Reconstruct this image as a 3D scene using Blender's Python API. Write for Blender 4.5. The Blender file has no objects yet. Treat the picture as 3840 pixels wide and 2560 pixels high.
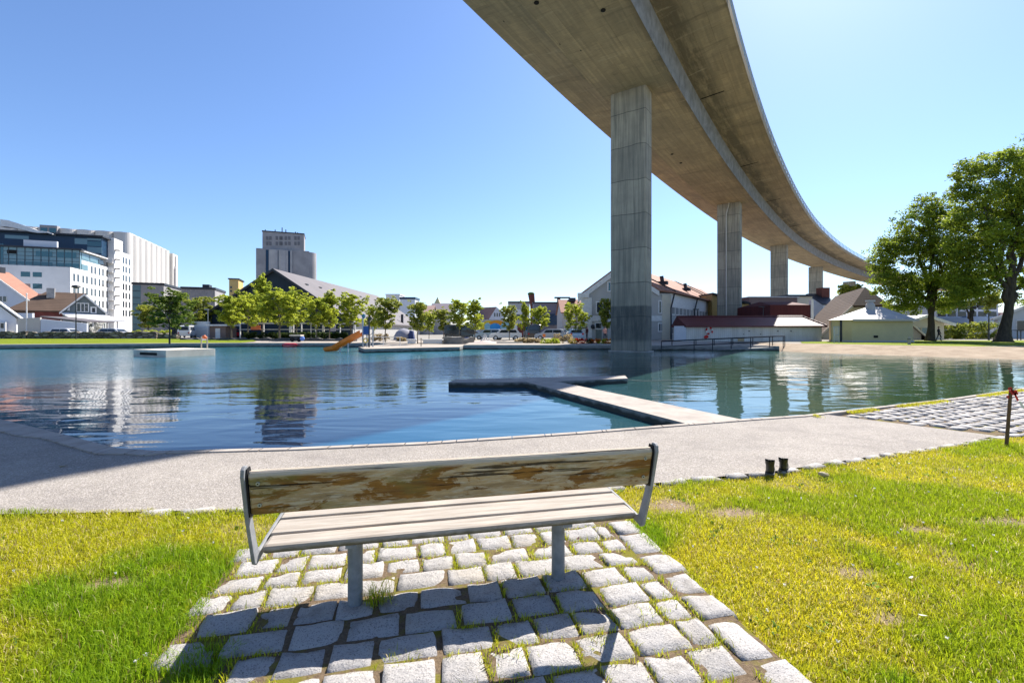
import bpy, bmesh, math, random
import numpy as np
from mathutils import Vector, Matrix
random.seed(7)
rng = np.random.default_rng(11)
S = bpy.context.scene
R = math.radians
# ------------------------------------------------------------------ camera
F_PX, CX, HY, CAMZ = 1707.0, 1920.0, 1240.0, 1.6      # 16 mm lens on a 3840 px wide frame
cam_d = bpy.data.cameras.new('camera'); cam = bpy.data.objects.new('camera', cam_d)
S.collection.objects.link(cam); S.camera = cam
cam_d.sensor_width = 36.0; cam_d.lens = 36.0 * F_PX / 3840.0
cam_d.shift_y = -(1280.0 - HY) / 3840.0
cam_d.clip_start = 0.05; cam_d.clip_end = 6000
cam.location = (0, 0, CAMZ); cam.rotation_euler = (R(90), 0, 0)
# ------------------------------------------------------------------ sky, sun, exposure
AZ, EL = R(35.5), R(46.0)
w = bpy.data.worlds.new('World'); S.world = w; w.use_nodes = True
wn = w.node_tree; wn.nodes.clear()
sky = wn.nodes.new('ShaderNodeTexSky'); sky.sky_type = 'NISHITA'; sky.sun_disc = False
sky.sun_elevation = EL; sky.sun_rotation = AZ
sky.altitude = 0; sky.air_density = 1.0; sky.dust_density = 0.4; sky.ozone_density = 6.0
bg = wn.nodes.new('ShaderNodeBackground'); bg.inputs['Strength'].default_value = 0.092
wo = wn.nodes.new('ShaderNodeOutputWorld')
tint = wn.nodes.new('ShaderNodeMix'); tint.data_type = 'RGBA'; tint.blend_type = 'MULTIPLY'; tint.inputs[0].default_value = 1.0; tint.inputs[7].default_value = (0.93, 0.955, 1.03, 1)   # white balance
wn.links.new(sky.outputs[0], tint.inputs[6]); wn.links.new(tint.outputs[2], bg.inputs[0]); wn.links.new(bg.outputs[0], wo.inputs[0])
sun_d = bpy.data.lights.new('sun', 'SUN'); sun_d.energy = 5.0; sun_d.angle = R(0.5); sun_d.color = (1.0, 0.935, 0.85)
sun = bpy.data.objects.new('sun', sun_d); S.collection.objects.link(sun)
sdir = Vector((math.sin(AZ) * math.cos(EL), math.cos(AZ) * math.cos(EL), math.sin(EL)))
sun.rotation_euler = (-sdir).to_track_quat('-Z', 'Y').to_euler()
sun.location = (20, 20, 60)
S.view_settings.view_transform = 'Standard'; S.view_settings.look = 'None'
S.view_settings.exposure = 1.1; S.view_settings.gamma = 1.0
S.render.engine = 'CYCLES'
S.cycles.max_bounces = 8; S.cycles.diffuse_bounces = 4; S.cycles.glossy_bounces = 3
S.cycles.transmission_bounces = 4; S.cycles.sample_clamp_indirect = 8

# ------------------------------------------------------------------ helpers
def P(px, py, Y):
    return Vector(((px - CX) / F_PX * Y, Y, CAMZ - (py - HY) / F_PX * Y))
def G(px, py, z=0.0):
    Y = (CAMZ - z) * F_PX / (py - HY)
    return Vector(((px - CX) / F_PX * Y, Y, z))
def X(px, Y): return (px - CX) / F_PX * Y
def Zp(py, Y): return CAMZ - (py - HY) / F_PX * Y

class Fr:
    """a local frame: origin on the ground and a turn about z"""
    def __init__(s, o, deg=0.0):
        s.o = Vector((o[0], o[1], o[2] if len(o) > 2 else 0.0)); a = R(deg)
        s.x = Vector((math.cos(a), math.sin(a), 0)); s.y = Vector((-math.sin(a), math.cos(a), 0)); s.deg = deg
    def w(s, x, y, z): return s.o + s.x * x + s.y * y + Vector((0, 0, z))
    def on_y(s, px, py, y0=0.0):
        d = Vector(((px - CX) / F_PX, 1, -(py - HY) / F_PX)); c = Vector((0, 0, CAMZ))
        t = ((s.o + s.y * y0 - c).dot(s.y)) / d.dot(s.y); p = c + d * t - s.o
        return p.dot(s.x), p.z
    def on_x(s, px, py, x0=0.0):
        d = Vector(((px - CX) / F_PX, 1, -(py - HY) / F_PX)); c = Vector((0, 0, CAMZ))
        t = ((s.o + s.x * x0 - c).dot(s.x)) / d.dot(s.x); p = c + d * t - s.o
        return p.dot(s.y), p.z
W0 = Fr((0, 0, 0), 0)

class MB:
    """collects faces in world (or local) coordinates and links them as ONE mesh object"""
    def __init__(s): s.v = []; s.f = []; s.m = []; s.uv = {}
    def add(s, pts, faces, m=0):
        b = len(s.v); s.v.extend([tuple(p) for p in pts])
        for f in faces: s.f.append([b + i for i in f]); s.m.append(m)
        return s
    def box(s, fr, x0, x1, y0, y1, z0, z1, m=0):
        p = [fr.w(x, y, z) for z in (z0, z1) for y in (y0, y1) for x in (x0, x1)]
        return s.add(p, [(0, 2, 3, 1), (4, 5, 7, 6), (0, 1, 5, 4), (2, 6, 7, 3), (0, 4, 6, 2), (1, 3, 7, 5)], m)
    def poly(s, pts, m=0): return s.add(pts, [tuple(range(len(pts)))], m)
    def prism(s, xy, z0, z1, m=0, mtop=None):
        n = len(xy); p = [(a[0], a[1], z0) for a in xy] + [(a[0], a[1], z1) for a in xy]
        s.add(p, [tuple((i, (i + 1) % n, n + (i + 1) % n, n + i)) for i in range(n)] + [tuple(range(n - 1, -1, -1))], m)
        s.add(p[n:], [tuple(range(n))], m if mtop is None else mtop); return s
    def prof(s, fr, yz, x0, x1, m=0):
        """a closed (y,z) outline extruded along the local x axis"""
        n = len(yz); p = [fr.w(x0, a, b) for a, b in yz] + [fr.w(x1, a, b) for a, b in yz]
        return s.add(p, [tuple((i, (i + 1) % n, n + (i + 1) % n, n + i)) for i in range(n)] + [tuple(range(n - 1, -1, -1)), tuple(range(n, 2 * n))], m)
    def profy(s, fr, xz, y0, y1, m=0):
        n = len(xz); p = [fr.w(a, y0, b) for a, b in xz] + [fr.w(a, y1, b) for a, b in xz]
        return s.add(p, [tuple((i, n + i, n + (i + 1) % n, (i + 1) % n)) for i in range(n)] + [tuple(range(n)), tuple(range(2 * n - 1, n - 1, -1))], m)
    def tube(s, pts, rad, n=8, m=0, cap=True):
        pts = [Vector(p) for p in pts]
        if not hasattr(rad, '__len__'): rad = [rad] * len(pts)
        b = len(s.v); up = None
        for i, p in enumerate(pts):
            t = (pts[min(i + 1, len(pts) - 1)] - pts[max(i - 1, 0)]).normalized()
            if up is None:
                up = Vector((1, 0, 0)) if abs(t.x) < 0.9 else Vector((0, 1, 0))
            a = (up - t * up.dot(t)).normalized(); c = t.cross(a); up = a
            for k in range(n):
                q = 2 * math.pi * k / n
                s.v.append(tuple(p + a * (math.cos(q) * rad[i]) + c * (math.sin(q) * rad[i])))
        for i in range(len(pts) - 1):
            for k in range(n):
                k2 = (k + 1) % n
                s.f.append([b + i * n + k, b + i * n + k2, b + (i + 1) * n + k2, b + (i + 1) * n + k]); s.m.append(m)
        if cap:
            s.f.append([b + k for k in range(n - 1, -1, -1)]); s.m.append(m)
            e = b + (len(pts) - 1) * n; s.f.append([e + k for k in range(n)]); s.m.append(m)
        return s
    def cyl(s, c, r, z0, z1, n=16, m=0, r1=None):
        return s.tube([(c[0], c[1], z0), (c[0], c[1], z1)], [r, r if r1 is None else r1], n, m)
    def ball(s, c, r, n=8, m=0, sq=(1, 1, 1)):
        c = Vector(c); pts = []; rows = n
        for i in range(1, rows):
            a = math.pi * i / rows
            for k in range(2 * n):
                q = math.pi * k / n
                pts.append(c + Vector((r * sq[0] * math.sin(a) * math.cos(q), r * sq[1] * math.sin(a) * math.sin(q), r * sq[2] * math.cos(a))))
        pts += [c + Vector((0, 0, r * sq[2])), c - Vector((0, 0, r * sq[2]))]
        N = 2 * n; f = []
        for i in range(rows - 2):
            for k in range(N):
                f.append((i * N + k, (i + 1) * N + k, (i + 1) * N + (k + 1) % N, i * N + (k + 1) % N))
        T = len(pts) - 2
        for k in range(N):
            f.append((k, (k + 1) % N, T)); f.append(((rows - 2) * N + (k + 1) % N, (rows - 2) * N + k, T + 1))
        return s.add(pts, f, m)
    def build(s, name, mats, root=None, parent=None, smooth=False, at=None, bevel=0):
        """root: the thing (its location is subtracted); parent: the part this hangs under"""
        o_ = Vector(root.location) if root is not None else Vector(at if at is not None else (0, 0, 0))
        me = bpy.data.meshes.new(name)
        me.from_pydata([tuple(Vector(p) - o_) for p in s.v], [], s.f)
        for mt in (mats if isinstance(mats, (list, tuple)) else [mats]): me.materials.append(mt)
        if any(s.m): me.polygons.foreach_set('material_index', s.m)
        if smooth: me.polygons.foreach_set('use_smooth', [True] * len(me.polygons))
        me.update()
        o = bpy.data.objects.new(name, me); S.collection.objects.link(o)
        if parent is not None: o.parent = parent
        elif root is not None: o.parent = root
        else: o.location = o_
        if bevel:
            md = o.modifiers.new('bevel', 'BEVEL'); md.width = bevel; md.segments = 2; md.limit_method = 'ANGLE'; md.angle_limit = R(40)
        return o

def tag(o, label=None, cat=None, group=None, kind=None):
    if label: o['label'] = label
    if cat: o['category'] = cat
    if group: o['group'] = group
    if kind: o['kind'] = kind
    return o
def thing(name, loc, label, cat, group=None):
    o = bpy.data.objects.new(name, None); S.collection.objects.link(o); o.location = loc
    o.empty_display_size = 0.3
    return tag(o, label, cat, group)
def np_mesh(name, V, Fq, mat, attr=None, at=None, parent=None, smooth=False):
    """numpy verts (n,3), faces (m,k) -> object; attr: dict name -> (n,) or (n,4) point values"""
    me = bpy.data.meshes.new(name); V = np.asarray(V, dtype=np.float32); Fq = np.asarray(Fq, dtype=np.int32)
    k = Fq.shape[1]; m = len(Fq)
    me.vertices.add(len(V)); me.vertices.foreach_set('co', V.ravel())
    me.loops.add(m * k); me.loops.foreach_set('vertex_index', Fq.ravel())
    me.polygons.add(m); me.polygons.foreach_set('loop_start', np.arange(0, m * k, k, dtype=np.int32))
    if smooth: me.polygons.foreach_set('use_smooth', np.ones(m, dtype=bool))
    me.update(calc_edges=True); me.validate()
    for nm, a in (attr or {}).items():
        a = np.asarray(a, dtype=np.float32)
        if a.ndim == 1:
            t = me.attributes.new(nm, 'FLOAT', 'POINT'); t.data.foreach_set('value', a)
        else:
            t = me.attributes.new(nm, 'FLOAT_COLOR', 'POINT'); t.data.foreach_set('color', a.ravel())
    me.materials.append(mat)
    if parent == 'mesh': return me
    o = bpy.data.objects.new(name, me); S.collection.objects.link(o)
    if at is not None: o.location = at
    if parent is not None: o.parent = parent
    return o
_perm = rng.random((64, 64))
def vnoise(x, y, sc=1.0):
    x = np.asarray(x) * sc; y = np.asarray(y) * sc
    xi = np.floor(x).astype(int); yi = np.floor(y).astype(int); fx = x - xi; fy = y - yi
    fx = fx * fx * (3 - 2 * fx); fy = fy * fy * (3 - 2 * fy)
    g = lambda a, b: _perm[a % 64, b % 64]
    return (g(xi, yi) * (1 - fx) + g(xi + 1, yi) * fx) * (1 - fy) + (g(xi, yi + 1) * (1 - fx) + g(xi + 1, yi + 1) * fx) * fy
def fbm(x, y, sc=1.0, oct=3):
    t = 0; a = 0.5; n = 0
    for i in range(oct): t = t + a * vnoise(np.asarray(x) + 17 * i, np.asarray(y) + 5 * i, sc); n += a; a *= 0.5; sc *= 2
    return t / n

# ------------------------------------------------------------------ materials
class N:
    def __init__(s, name):
        s.mat = bpy.data.materials.new(name); s.mat.use_nodes = True; s.t = s.mat.node_tree
        s.b = s.t.nodes['Principled BSDF']; s.out = s.t.nodes['Material Output']
    def n(s, ty, **k):
        q = s.t.nodes.new(ty)
        for a, b in k.items(): setattr(q, a, b)
        return q
    def l(s, a, b): s.t.links.new(a, b)
    def put(s, sock, v):
        if hasattr(v, 'is_linked') or isinstance(v, bpy.types.NodeSocket): s.l(v, sock)
        elif isinstance(v, (tuple, list)): sock.default_value = tuple(v) + ((1,) if len(v) == 3 and sock.type == 'RGBA' else ())
        else: sock.default_value = v
    def obj(s): return s.n('ShaderNodeTexCoord').outputs['Object']
    def pos(s): return s.n('ShaderNodeNewGeometry').outputs['Position']
    def uv(s): return s.n('ShaderNodeTexCoord').outputs['UV']
    def attr(s, nm, out='Fac'): return s.n('ShaderNodeAttribute', attribute_name=nm).outputs[out]
    def map(s, v, sc=(1, 1, 1), rot=(0, 0, 0), loc=(0, 0, 0)):
        q = s.n('ShaderNodeMapping'); s.l(v, q.inputs[0]); q.inputs['Scale'].default_value = sc
        q.inputs['Rotation'].default_value = rot; q.inputs['Location'].default_value = loc; return q.outputs[0]
    def noise(s, v, sc, det=4, rough=0.55, dist=0.0):
        q = s.n('ShaderNodeTexNoise'); s.l(v, q.inputs['Vector']); q.inputs['Scale'].default_value = sc
        q.inputs['Detail'].default_value = det; q.inputs['Roughness'].default_value = rough; q.inputs['Distortion'].default_value = dist
        return q.outputs['Fac']
    def vor(s, v, sc, feat='F1', out='Distance', rnd=1.0):
        q = s.n('ShaderNodeTexVoronoi', feature=feat); s.l(v, q.inputs['Vector']); q.inputs['Scale'].default_value = sc
        q.inputs['Randomness'].default_value = rnd; return q.outputs[out]
    def ramp(s, f, a, b, ca=0.0, cb=1.0):
        q = s.n('ShaderNodeMapRange'); s.put(q.inputs[0], f); q.inputs[1].default_value = a; q.inputs[2].default_value = b
        q.inputs[3].default_value = ca; q.inputs[4].default_value = cb; return q.outputs[0]
    def math(s, op, a, b=0.0):
        q = s.n('ShaderNodeMath', operation=op); s.put(q.inputs[0], a); s.put(q.inputs[1], b); return q.outputs[0]
    def mix(s, f, a, b, bt='MIX'):
        q = s.n('ShaderNodeMix', data_type='RGBA', blend_type=bt); s.put(q.inputs[0], f); s.put(q.inputs[6], a); s.put(q.inputs[7], b); return q.outputs[2]
    def xyz(s, v):
        q = s.n('ShaderNodeSeparateXYZ'); s.l(v, q.inputs[0]); return q.outputs
    def bump(s, h, st=0.5, d=0.02):
        q = s.n('ShaderNodeBump'); s.l(h, q.inputs['Height']); q.inputs['Strength'].default_value = st; q.inputs['Distance'].default_value = d
        s.l(q.outputs[0], s.b.inputs['Normal']); return q.outputs[0]
    def set(s, col=None, rough=None, spec=None, metal=None):
        if col is not None: s.put(s.b.inputs['Base Color'], col)
        if rough is not None: s.put(s.b.inputs['Roughness'], rough)
        if spec is not None: s.put(s.b.inputs['Specular IOR Level'], spec)
        if metal is not None: s.put(s.b.inputs['Metallic'], metal)
        return s
def M(name, c, c2=None, sc=3.0, rough=0.7, spec=0.3, metal=0.0, bump=0.0, bsc=20.0, bd=0.02, stretch=(1, 1, 1)):
    """painted or plain surface with a soft mottling"""
    q = N(name); v = q.map(q.obj(), stretch)
    if c2 is None: c2 = tuple(x * 0.82 for x in c)
    f = q.noise(v, sc, 6, 0.6); q.set(q.mix(q.ramp(f, 0.35, 0.65), c, c2), rough, spec, metal)
    if bump: q.bump(q.noise(v, bsc, 4), bump, bd)
    return q.mat
# ------------------------------------------------------------------ materials of the large structure
def concrete_deck():
    q = N('bridge_concrete'); uv = q.uv(); p = q.pos()
    br = q.n('ShaderNodeTexBrick'); q.l(uv, br.inputs['Vector']); br.offset = 0.5
    br.inputs['Scale'].default_value = 1.0; br.inputs['Brick Width'].default_value = 3.1; br.inputs['Row Height'].default_value = 1.25
    br.inputs['Mortar Size'].default_value = 0.02; br.inputs['Mortar Smooth'].default_value = 0.4
    br.inputs['Color1'].default_value = (1, 1, 1, 1); br.inputs['Color2'].default_value = (0.74, 0.75, 0.76, 1); br.inputs['Mortar'].default_value = (0.55, 0.53, 0.5, 1)
    big = q.noise(uv, 0.22, 6, 0.65, 0.6); small = q.noise(q.map(uv, (6, 0.9, 1)), 1.3, 5, 0.7)
    fine = q.noise(q.map(uv, (1.2, 14, 1)), 1.0, 3, 0.6)
    c = q.mix(q.ramp(big, 0.3, 0.7), (0.56, 0.42, 0.245), (0.37, 0.295, 0.19))
    c = q.mix(q.ramp(small, 0.45, 0.75, 0, 0.55), c, (0.23, 0.20, 0.145))
    c = q.mix(q.ramp(fine, 0.45, 0.8, 0, 0.35), c, (0.55, 0.46, 0.30))
    c = q.mix(q.ramp(q.noise(uv, .35, 3), .35, .6, .25, .9), c, q.mix(1.0, c, br.outputs['Color'], 'MULTIPLY'))
    # the damp stain that runs beside the web on the outer cantilever, broken at the joints
    x = q.xyz(uv); blot = q.noise(q.map(uv, (0.16, 0.9, 1)), 1.0, 5, 0.7)
    band = q.math('MULTIPLY', q.ramp(x[1], 10.1, 10.7), q.ramp(x[1], 12.9, 12.1))
    c = q.mix(q.math('MULTIPLY', band, q.ramp(blot, 0.40, 0.52, 0, 0.7)), c, (0.10, 0.08, 0.055))
    # drip marks with crisp edges
    d2 = q.vor(q.map(uv, (0.35, 0.7, 1)), 1.0); c = q.mix(q.ramp(d2, 0.045, 0.03), c, (0.03, 0.028, 0.022))
    bv = q.math('FLOOR', q.math('DIVIDE', q.math('ADD', x[1], 60.0), 0.16)); bu = q.math('FLOOR', q.math('DIVIDE', q.math('ADD', x[0], q.math('MULTIPLY', bv, 1.37)), 3.1))
    wb_ = q.n('ShaderNodeTexWhiteNoise', noise_dimensions='2D'); cv = q.n('ShaderNodeCombineXYZ'); q.l(bv, cv.inputs[0]); q.l(bu, cv.inputs[1]); q.l(cv.outputs[0], wb_.inputs['Vector'])
    c = q.mix(q.ramp(wb_.outputs['Value'], 0, 1, 0, .45), c, (0.22, 0.185, 0.125))
    drip = q.noise(q.map(uv, (0.9, 0.12, 1)), 1.0, 6, 0.75, 0.4); c = q.mix(q.ramp(drip, .54, .70, 0, .6), c, (0.15, 0.125, 0.085)); c = q.mix(q.ramp(drip, .40, .30, 0, .5), c, (0.60, 0.50, 0.34))
    q.set(c, 0.85, 0.2); q.bump(q.math('ADD', fine, q.math('MULTIPLY', br.outputs['Fac'], -1.5)), 0.35, 0.03)
    return q.mat
def concrete_pillar():
    q = N('pillar_concrete'); p = q.obj(); x = q.xyz(p)
    zz = q.math('ADD', x[2], q.ramp(q.noise(p, 0.7, 2), 0, 1, -0.12, 0.12))
    m = q.math('MODULO', q.math('ADD', zz, 40.0), 2.85)
    line = q.math('MULTIPLY', q.ramp(m, 0.02, 0.07, 1, 0), 0.85)
    # the pours differ a little in tone
    pour = q.math('FLOOR', q.math('DIVIDE', q.math('ADD', zz, 40.0), 2.85))
    wn_ = q.n('ShaderNodeTexWhiteNoise', noise_dimensions='1D'); q.l(pour, wn_.inputs['W'])
    streak = q.noise(q.map(p, (5, 5, 0.22)), 1.0, 6, 0.65); big = q.noise(p, 0.6, 5, 0.6)
    c = q.mix(q.ramp(big, 0.3, 0.7), (0.47, 0.435, 0.345), (0.32, 0.30, 0.25))
    c = q.mix(q.ramp(streak, 0.42, 0.68, 0, 0.8), c, (0.15, 0.15, 0.13))
    c = q.mix(q.ramp(wn_.outputs['Value'], 0, 1, 0, 0.35), c, (0.17, 0.17, 0.155))
    c = q.mix(line, c, (0.06, 0.06, 0.06))
    # dark algae on the foot of the pier that stands in the water
    low = q.math('MULTIPLY', q.ramp(x[2], 3.75, 3.6), q.ramp(x[2], .6, .9, .45, 1)); mott = q.noise(q.map(p, (3, 3, 0.5)), 1.0, 5, 0.7)
    c = q.mix(q.math('MULTIPLY', low, q.ramp(mott, 0.3, 0.6, 0.45, 0.85)), c, (0.065, 0.075, 0.078))
    q.set(c, 0.88, 0.2); q.bump(q.math('SUBTRACT', streak, q.math('MULTIPLY', line, 1.5)), 0.35, 0.03)
    return q.mat
M_deck = concrete_deck(); M_pill = concrete_pillar()
M_web = M('web_concrete', (0.27, 0.28, 0.29), (0.17, 0.175, 0.18), 1.2, 0.85, 0.2, bump=0.3, bsc=6)
M_steel = M('galvanised_steel', (0.42, 0.45, 0.48), (0.32, 0.34, 0.37), 8, 0.45, 0.5, 0.6)
M_railblue = M('railing_blue_grey', (0.24, 0.34, 0.48), None, 4, 0.5)
M_pipe = M('drainpipe_white', (0.62, 0.60, 0.55), None, 4, 0.5)
def m_water():
    q = N('pond_water'); p = q.pos(); x = q.xyz(p)
    b = q.b
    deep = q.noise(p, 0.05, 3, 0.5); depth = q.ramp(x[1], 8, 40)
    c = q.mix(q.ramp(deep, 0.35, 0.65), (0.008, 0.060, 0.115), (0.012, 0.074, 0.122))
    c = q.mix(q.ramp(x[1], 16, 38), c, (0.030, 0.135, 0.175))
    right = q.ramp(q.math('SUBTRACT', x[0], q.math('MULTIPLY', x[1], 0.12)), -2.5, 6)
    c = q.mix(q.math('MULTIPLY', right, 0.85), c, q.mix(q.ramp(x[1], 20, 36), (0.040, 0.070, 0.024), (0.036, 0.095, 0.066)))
    q.set(c, 0.03, 0.5); b.inputs['IOR'].default_value = 1.33
    # calm near the path, ruffled by the breeze further out
    a = q.noise(q.map(p, (0.55, 1.25, 1)), 1.0, 2, 0.45, 0.4)
    f = q.noise(q.map(p, (1.3, 3.0, 1)), 1.3, 4, 0.6, 0.4)
    patch = q.noise(q.map(p, (0.06, 0.11, 1), (0, 0, 0.3)), 1.0, 3)
    lee = q.math('SUBTRACT', x[1], q.ramp(x[0], 1.5, 11, 0, 15))
    far = q.math('MULTIPLY', q.ramp(q.math('ADD', lee, q.ramp(patch, 0.3, 0.7, -3, 3)), 12.5, 19), q.ramp(patch, 0.3, 0.62, 0.45, 1.0))
    h = q.math('ADD', q.math('MULTIPLY', a, 0.8), q.math('MULTIPLY', f, q.ramp(far, 0, 1, 0.08, 1.5)))
    nz = q.bump(h, 1.0, 0.03)
    q.put(b.inputs['Roughness'], q.ramp(far, 0, 1, 0.005, 0.12))
    return q.mat
M_water = m_water()
def m_asphalt():
    q = N('path_gravel_asphalt'); p = q.pos()
    v = q.vor(p, 85, out='Color'); sp = q.n('ShaderNodeSeparateColor'); q.l(v, sp.inputs[0])
    g = q.noise(p, 1.1, 5, 0.6); fine = q.noise(p, 130, 3, 0.7)
    c = q.mix(q.ramp(g, 0.3, 0.7), (0.33, 0.30, 0.262), (0.235, 0.213, 0.188))
    c = q.mix(q.ramp(sp.outputs[0], 0.45, 1.0, 0, 0.6), c, (0.52, 0.475, 0.445))
    c = q.mix(q.ramp(sp.outputs[1], 0.62, 1.0, 0, 0.65), c, (0.15, 0.135, 0.125))
    st = q.noise(q.map(p, (0.5, 0.9, 1)), 2.2, 5, 0.65, 0.7); c = q.mix(q.ramp(st, 0.50, 0.70, 0, 0.5), c, (0.19, 0.172, 0.16))
    q.set(c, 0.9, 0.2); q.bump(q.math('ADD', fine, q.math('MULTIPLY', q.vor(p, 85), 0.8)), 0.7, 0.006)
    return q.mat
M_path = m_asphalt()
M_kerb = M('kerb_concrete', (0.42, 0.375, 0.33), (0.30, 0.265, 0.235), 2.5, 0.9, 0.2, bump=0.6, bsc=60, bd=0.006)
M_kerbd = M('quay_concrete', (0.40, 0.385, 0.36), (0.27, 0.26, 0.25), 1.2, 0.9, 0.2, bump=0.4, bsc=12)
def m_quayside():
    q = N('quay_wall_concrete'); p = q.pos(); x = q.xyz(p)
    c = q.mix(q.ramp(q.noise(p, 1.5, 5), 0.3, 0.7), (0.27, 0.27, 0.26), (0.19, 0.19, 0.185))
    edge = q.ramp(q.math('ADD', x[2], q.ramp(q.noise(p, 2.5, 4), 0, 1, -0.12, 0.12)), -0.03, -0.10)
    c = q.mix(q.math('MULTIPLY', edge, 0.9), c, (0.03, 0.035, 0.028)); q.set(c, 0.85, 0.25); return q.mat
M_quay = m_quayside()
def m_stone():
    q = N('granite_sett'); p = q.pos(); t = q.attr('tint')
    f = q.noise(p, 90, 6, 0.75); g = q.noise(p, 14, 5, 0.65, 0.5); sp = q.vor(p, 190, out='Color'); sc = q.n('ShaderNodeSeparateColor'); q.l(sp, sc.inputs[0])
    c = q.mix(t, (0.35, 0.335, 0.325), (0.47, 0.45, 0.435))
    c = q.mix(q.ramp(g, 0.35, 0.65, 0, 0.6), c, (0.46, 0.44, 0.415))
    c = q.mix(q.ramp(sc.outputs[0], 0.7, 1.0, 0, 0.75), c, (0.13, 0.125, 0.125))
    c = q.mix(q.ramp(f, 0.56, 0.72, 0, 0.5), c, (0.54, 0.52, 0.50))
    lich = q.noise(p, 5.0, 4, .6); c = q.mix(q.ramp(lich, .56, .66, 0, .5), c, (0.20, 0.185, 0.165)); c = q.mix(q.ramp(q.noise(p, 2.3, 3), .55, .7, 0, .45), c, (0.36, 0.31, 0.24))
    # dirt gathers on the flanks, where the attribute says the stone dips
    d = q.attr('flank'); c = q.mix(q.ramp(d, 0.35, 0.9), c, (0.17, 0.14, 0.10))
    q.set(c, 0.85, 0.25); q.bump(q.math('ADD', q.math('MULTIPLY', g, 2.0), f), 0.75, 0.012); return q.mat
M_sett = m_stone()
def m_joint():
    q = N('joint_soil'); p = q.pos(); g = q.noise(p, 4, 5, 0.65); f = q.noise(p, 70, 4, 0.7)
    c = q.mix(q.ramp(f, 0.3, 0.7), (0.085, 0.06, 0.04), (0.21, 0.155, 0.10)); c = q.mix(q.ramp(g, 0.5, 0.62), c, (0.16, 0.15, 0.02))
    q.set(c, 0.95, 0.1); q.bump(f, 0.8, 0.01); return q.mat
M_joint = m_joint()
def m_lawn():
    q = N('lawn_soil_and_thatch'); p = q.pos(); d = q.attr('dirt'); f = q.noise(p, 55, 5, 0.7); g = q.noise(p, 3.5, 5, 0.6)
    c = q.mix(q.ramp(f, 0.35, 0.65), (0.20, 0.22, 0.012), (0.38, 0.36, 0.03)); c = q.mix(q.ramp(g, 0.4, 0.65, 0, 0.6), c, (0.07, 0.10, 0.012))
    soil = q.mix(q.ramp(q.noise(p, 30, 5, 0.7), 0.35, 0.7), (0.36, 0.27, 0.18), (0.20, 0.145, 0.095))
    q.set(q.mix(d, c, soil), 0.95, 0.1); q.bump(f, 1.0, 0.02); return q.mat
M_lawn = m_lawn()
def m_leaf(name, a='tint', tr=0.45, gain=1.0):
    """blades and leaves: the point colour is the leaf's own colour; light also comes through"""
    q = N(name); c = q.attr(a, 'Color')
    q.set(c, 0.55, 0.25)
    t = q.n('ShaderNodeBsdfTranslucent'); q.put(t.inputs['Color'], q.mix(0.6, c, (1.0, 1.0, 0.35), 'MULTIPLY') if False else c)
    mx = q.n('ShaderNodeMixShader'); mx.inputs[0].default_value = tr
    q.l(q.b.outputs[0], mx.inputs[1]); q.l(t.outputs[0], mx.inputs[2]); q.l(mx.outputs[0], q.out.inputs['Surface'])
    return q.mat
M_grass = m_leaf('grass_blade', tr=0.5)
M_foliage = m_leaf('tree_leaf', tr=0.55)
def m_farlawn():
    q = N('park_lawn'); p = q.pos(); f = q.noise(q.map(p, (1, 2.5, 1)), 6, 5, 0.7); g = q.noise(p, 0.35, 4)
    c = q.mix(q.ramp(g, 0.35, 0.65), (0.17, 0.22, 0.010), (0.11, 0.165, 0.010)); c = q.mix(q.ramp(f, 0.4, 0.7, 0, 0.5), c, (0.28, 0.29, 0.03))
    q.set(c, 0.95, 0.1); q.bump(f, 1.0, 0.06); return q.mat
M_farlawn = m_farlawn()
M_sand = M('beach_sand', (0.36, 0.29, 0.215), (0.25, 0.195, 0.14), 0.9, 0.95, 0.1, bump=0.8, bsc=5, bd=0.06)
M_land = M('town_ground', (0.30, 0.28, 0.25), (0.22, 0.21, 0.18), 0.15, 0.95, 0.1)
M_quaytop = M('quay_paving', (0.40, 0.355, 0.30), (0.30, 0.265, 0.225), 0.6, 0.9, 0.2, bump=0.3, bsc=8)

# ------------------------------------------------------------------ ground, pond, shores
WZ = -0.17
near = [(-60, 12.0), (-30, 11.0), (-16, 9.9), (-9.3, 8.25), (-6.8, 6.95), (-5.35, 6.17), (-4.7, 6.03), (-3.0, 6.2), (-1.2, 6.52), (1.0, 7.15), (3.1, 7.85), (4.3, 8.25), (5.5, 8.6), (7.9, 9.65), (10.4, 10.75), (13.9, 12.5), (20, 16.0), (28, 20.5)]
far_ = [(36, 23.0), (34, 25.5), (31.3, 27.8), (29, 30.6), (27.6, 32.0), (25.6, 34.2), (24.0, 36.6), (23.2, 39.5), (22.6, 41.3), (12.3, 41.3), (9.1, 43.1), (-4.6, 43.1), (-4.6, 50.0), (-16.8, 50.0), (-30, 50.0), (-35.5, 48.5), (-41.3, 46.5), (-49, 43.9), (-60, 40.0), (-75, 34)]
loop = near + far_
def fill_ring(name, inner, outer, z, mat):
    bm = bmesh.new()
    vs = [[bm.verts.new((a, b, z)) for a, b in lp] for lp in (inner, outer)]
    es = []
    for lp in vs:
        for i in range(len(lp)): es.append(bm.edges.new((lp[i], lp[(i + 1) % len(lp)])))
    bmesh.ops.triangle_fill(bm, use_beauty=True, use_dissolve=False, edges=es)
    for f in bm.faces:
        if f.normal.z < 0: f.normal_flip()
    me = bpy.data.meshes.new(name); bm.to_mesh(me); bm.free(); me.materials.append(mat)
    o = bpy.data.objects.new(name, me); S.collection.objects.link(o); return tag(o, kind='structure')
outer = [(2500 * math.cos(2 * math.pi * k / 48), 2500 * math.sin(2 * math.pi * k / 48)) for k in range(48)]
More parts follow.
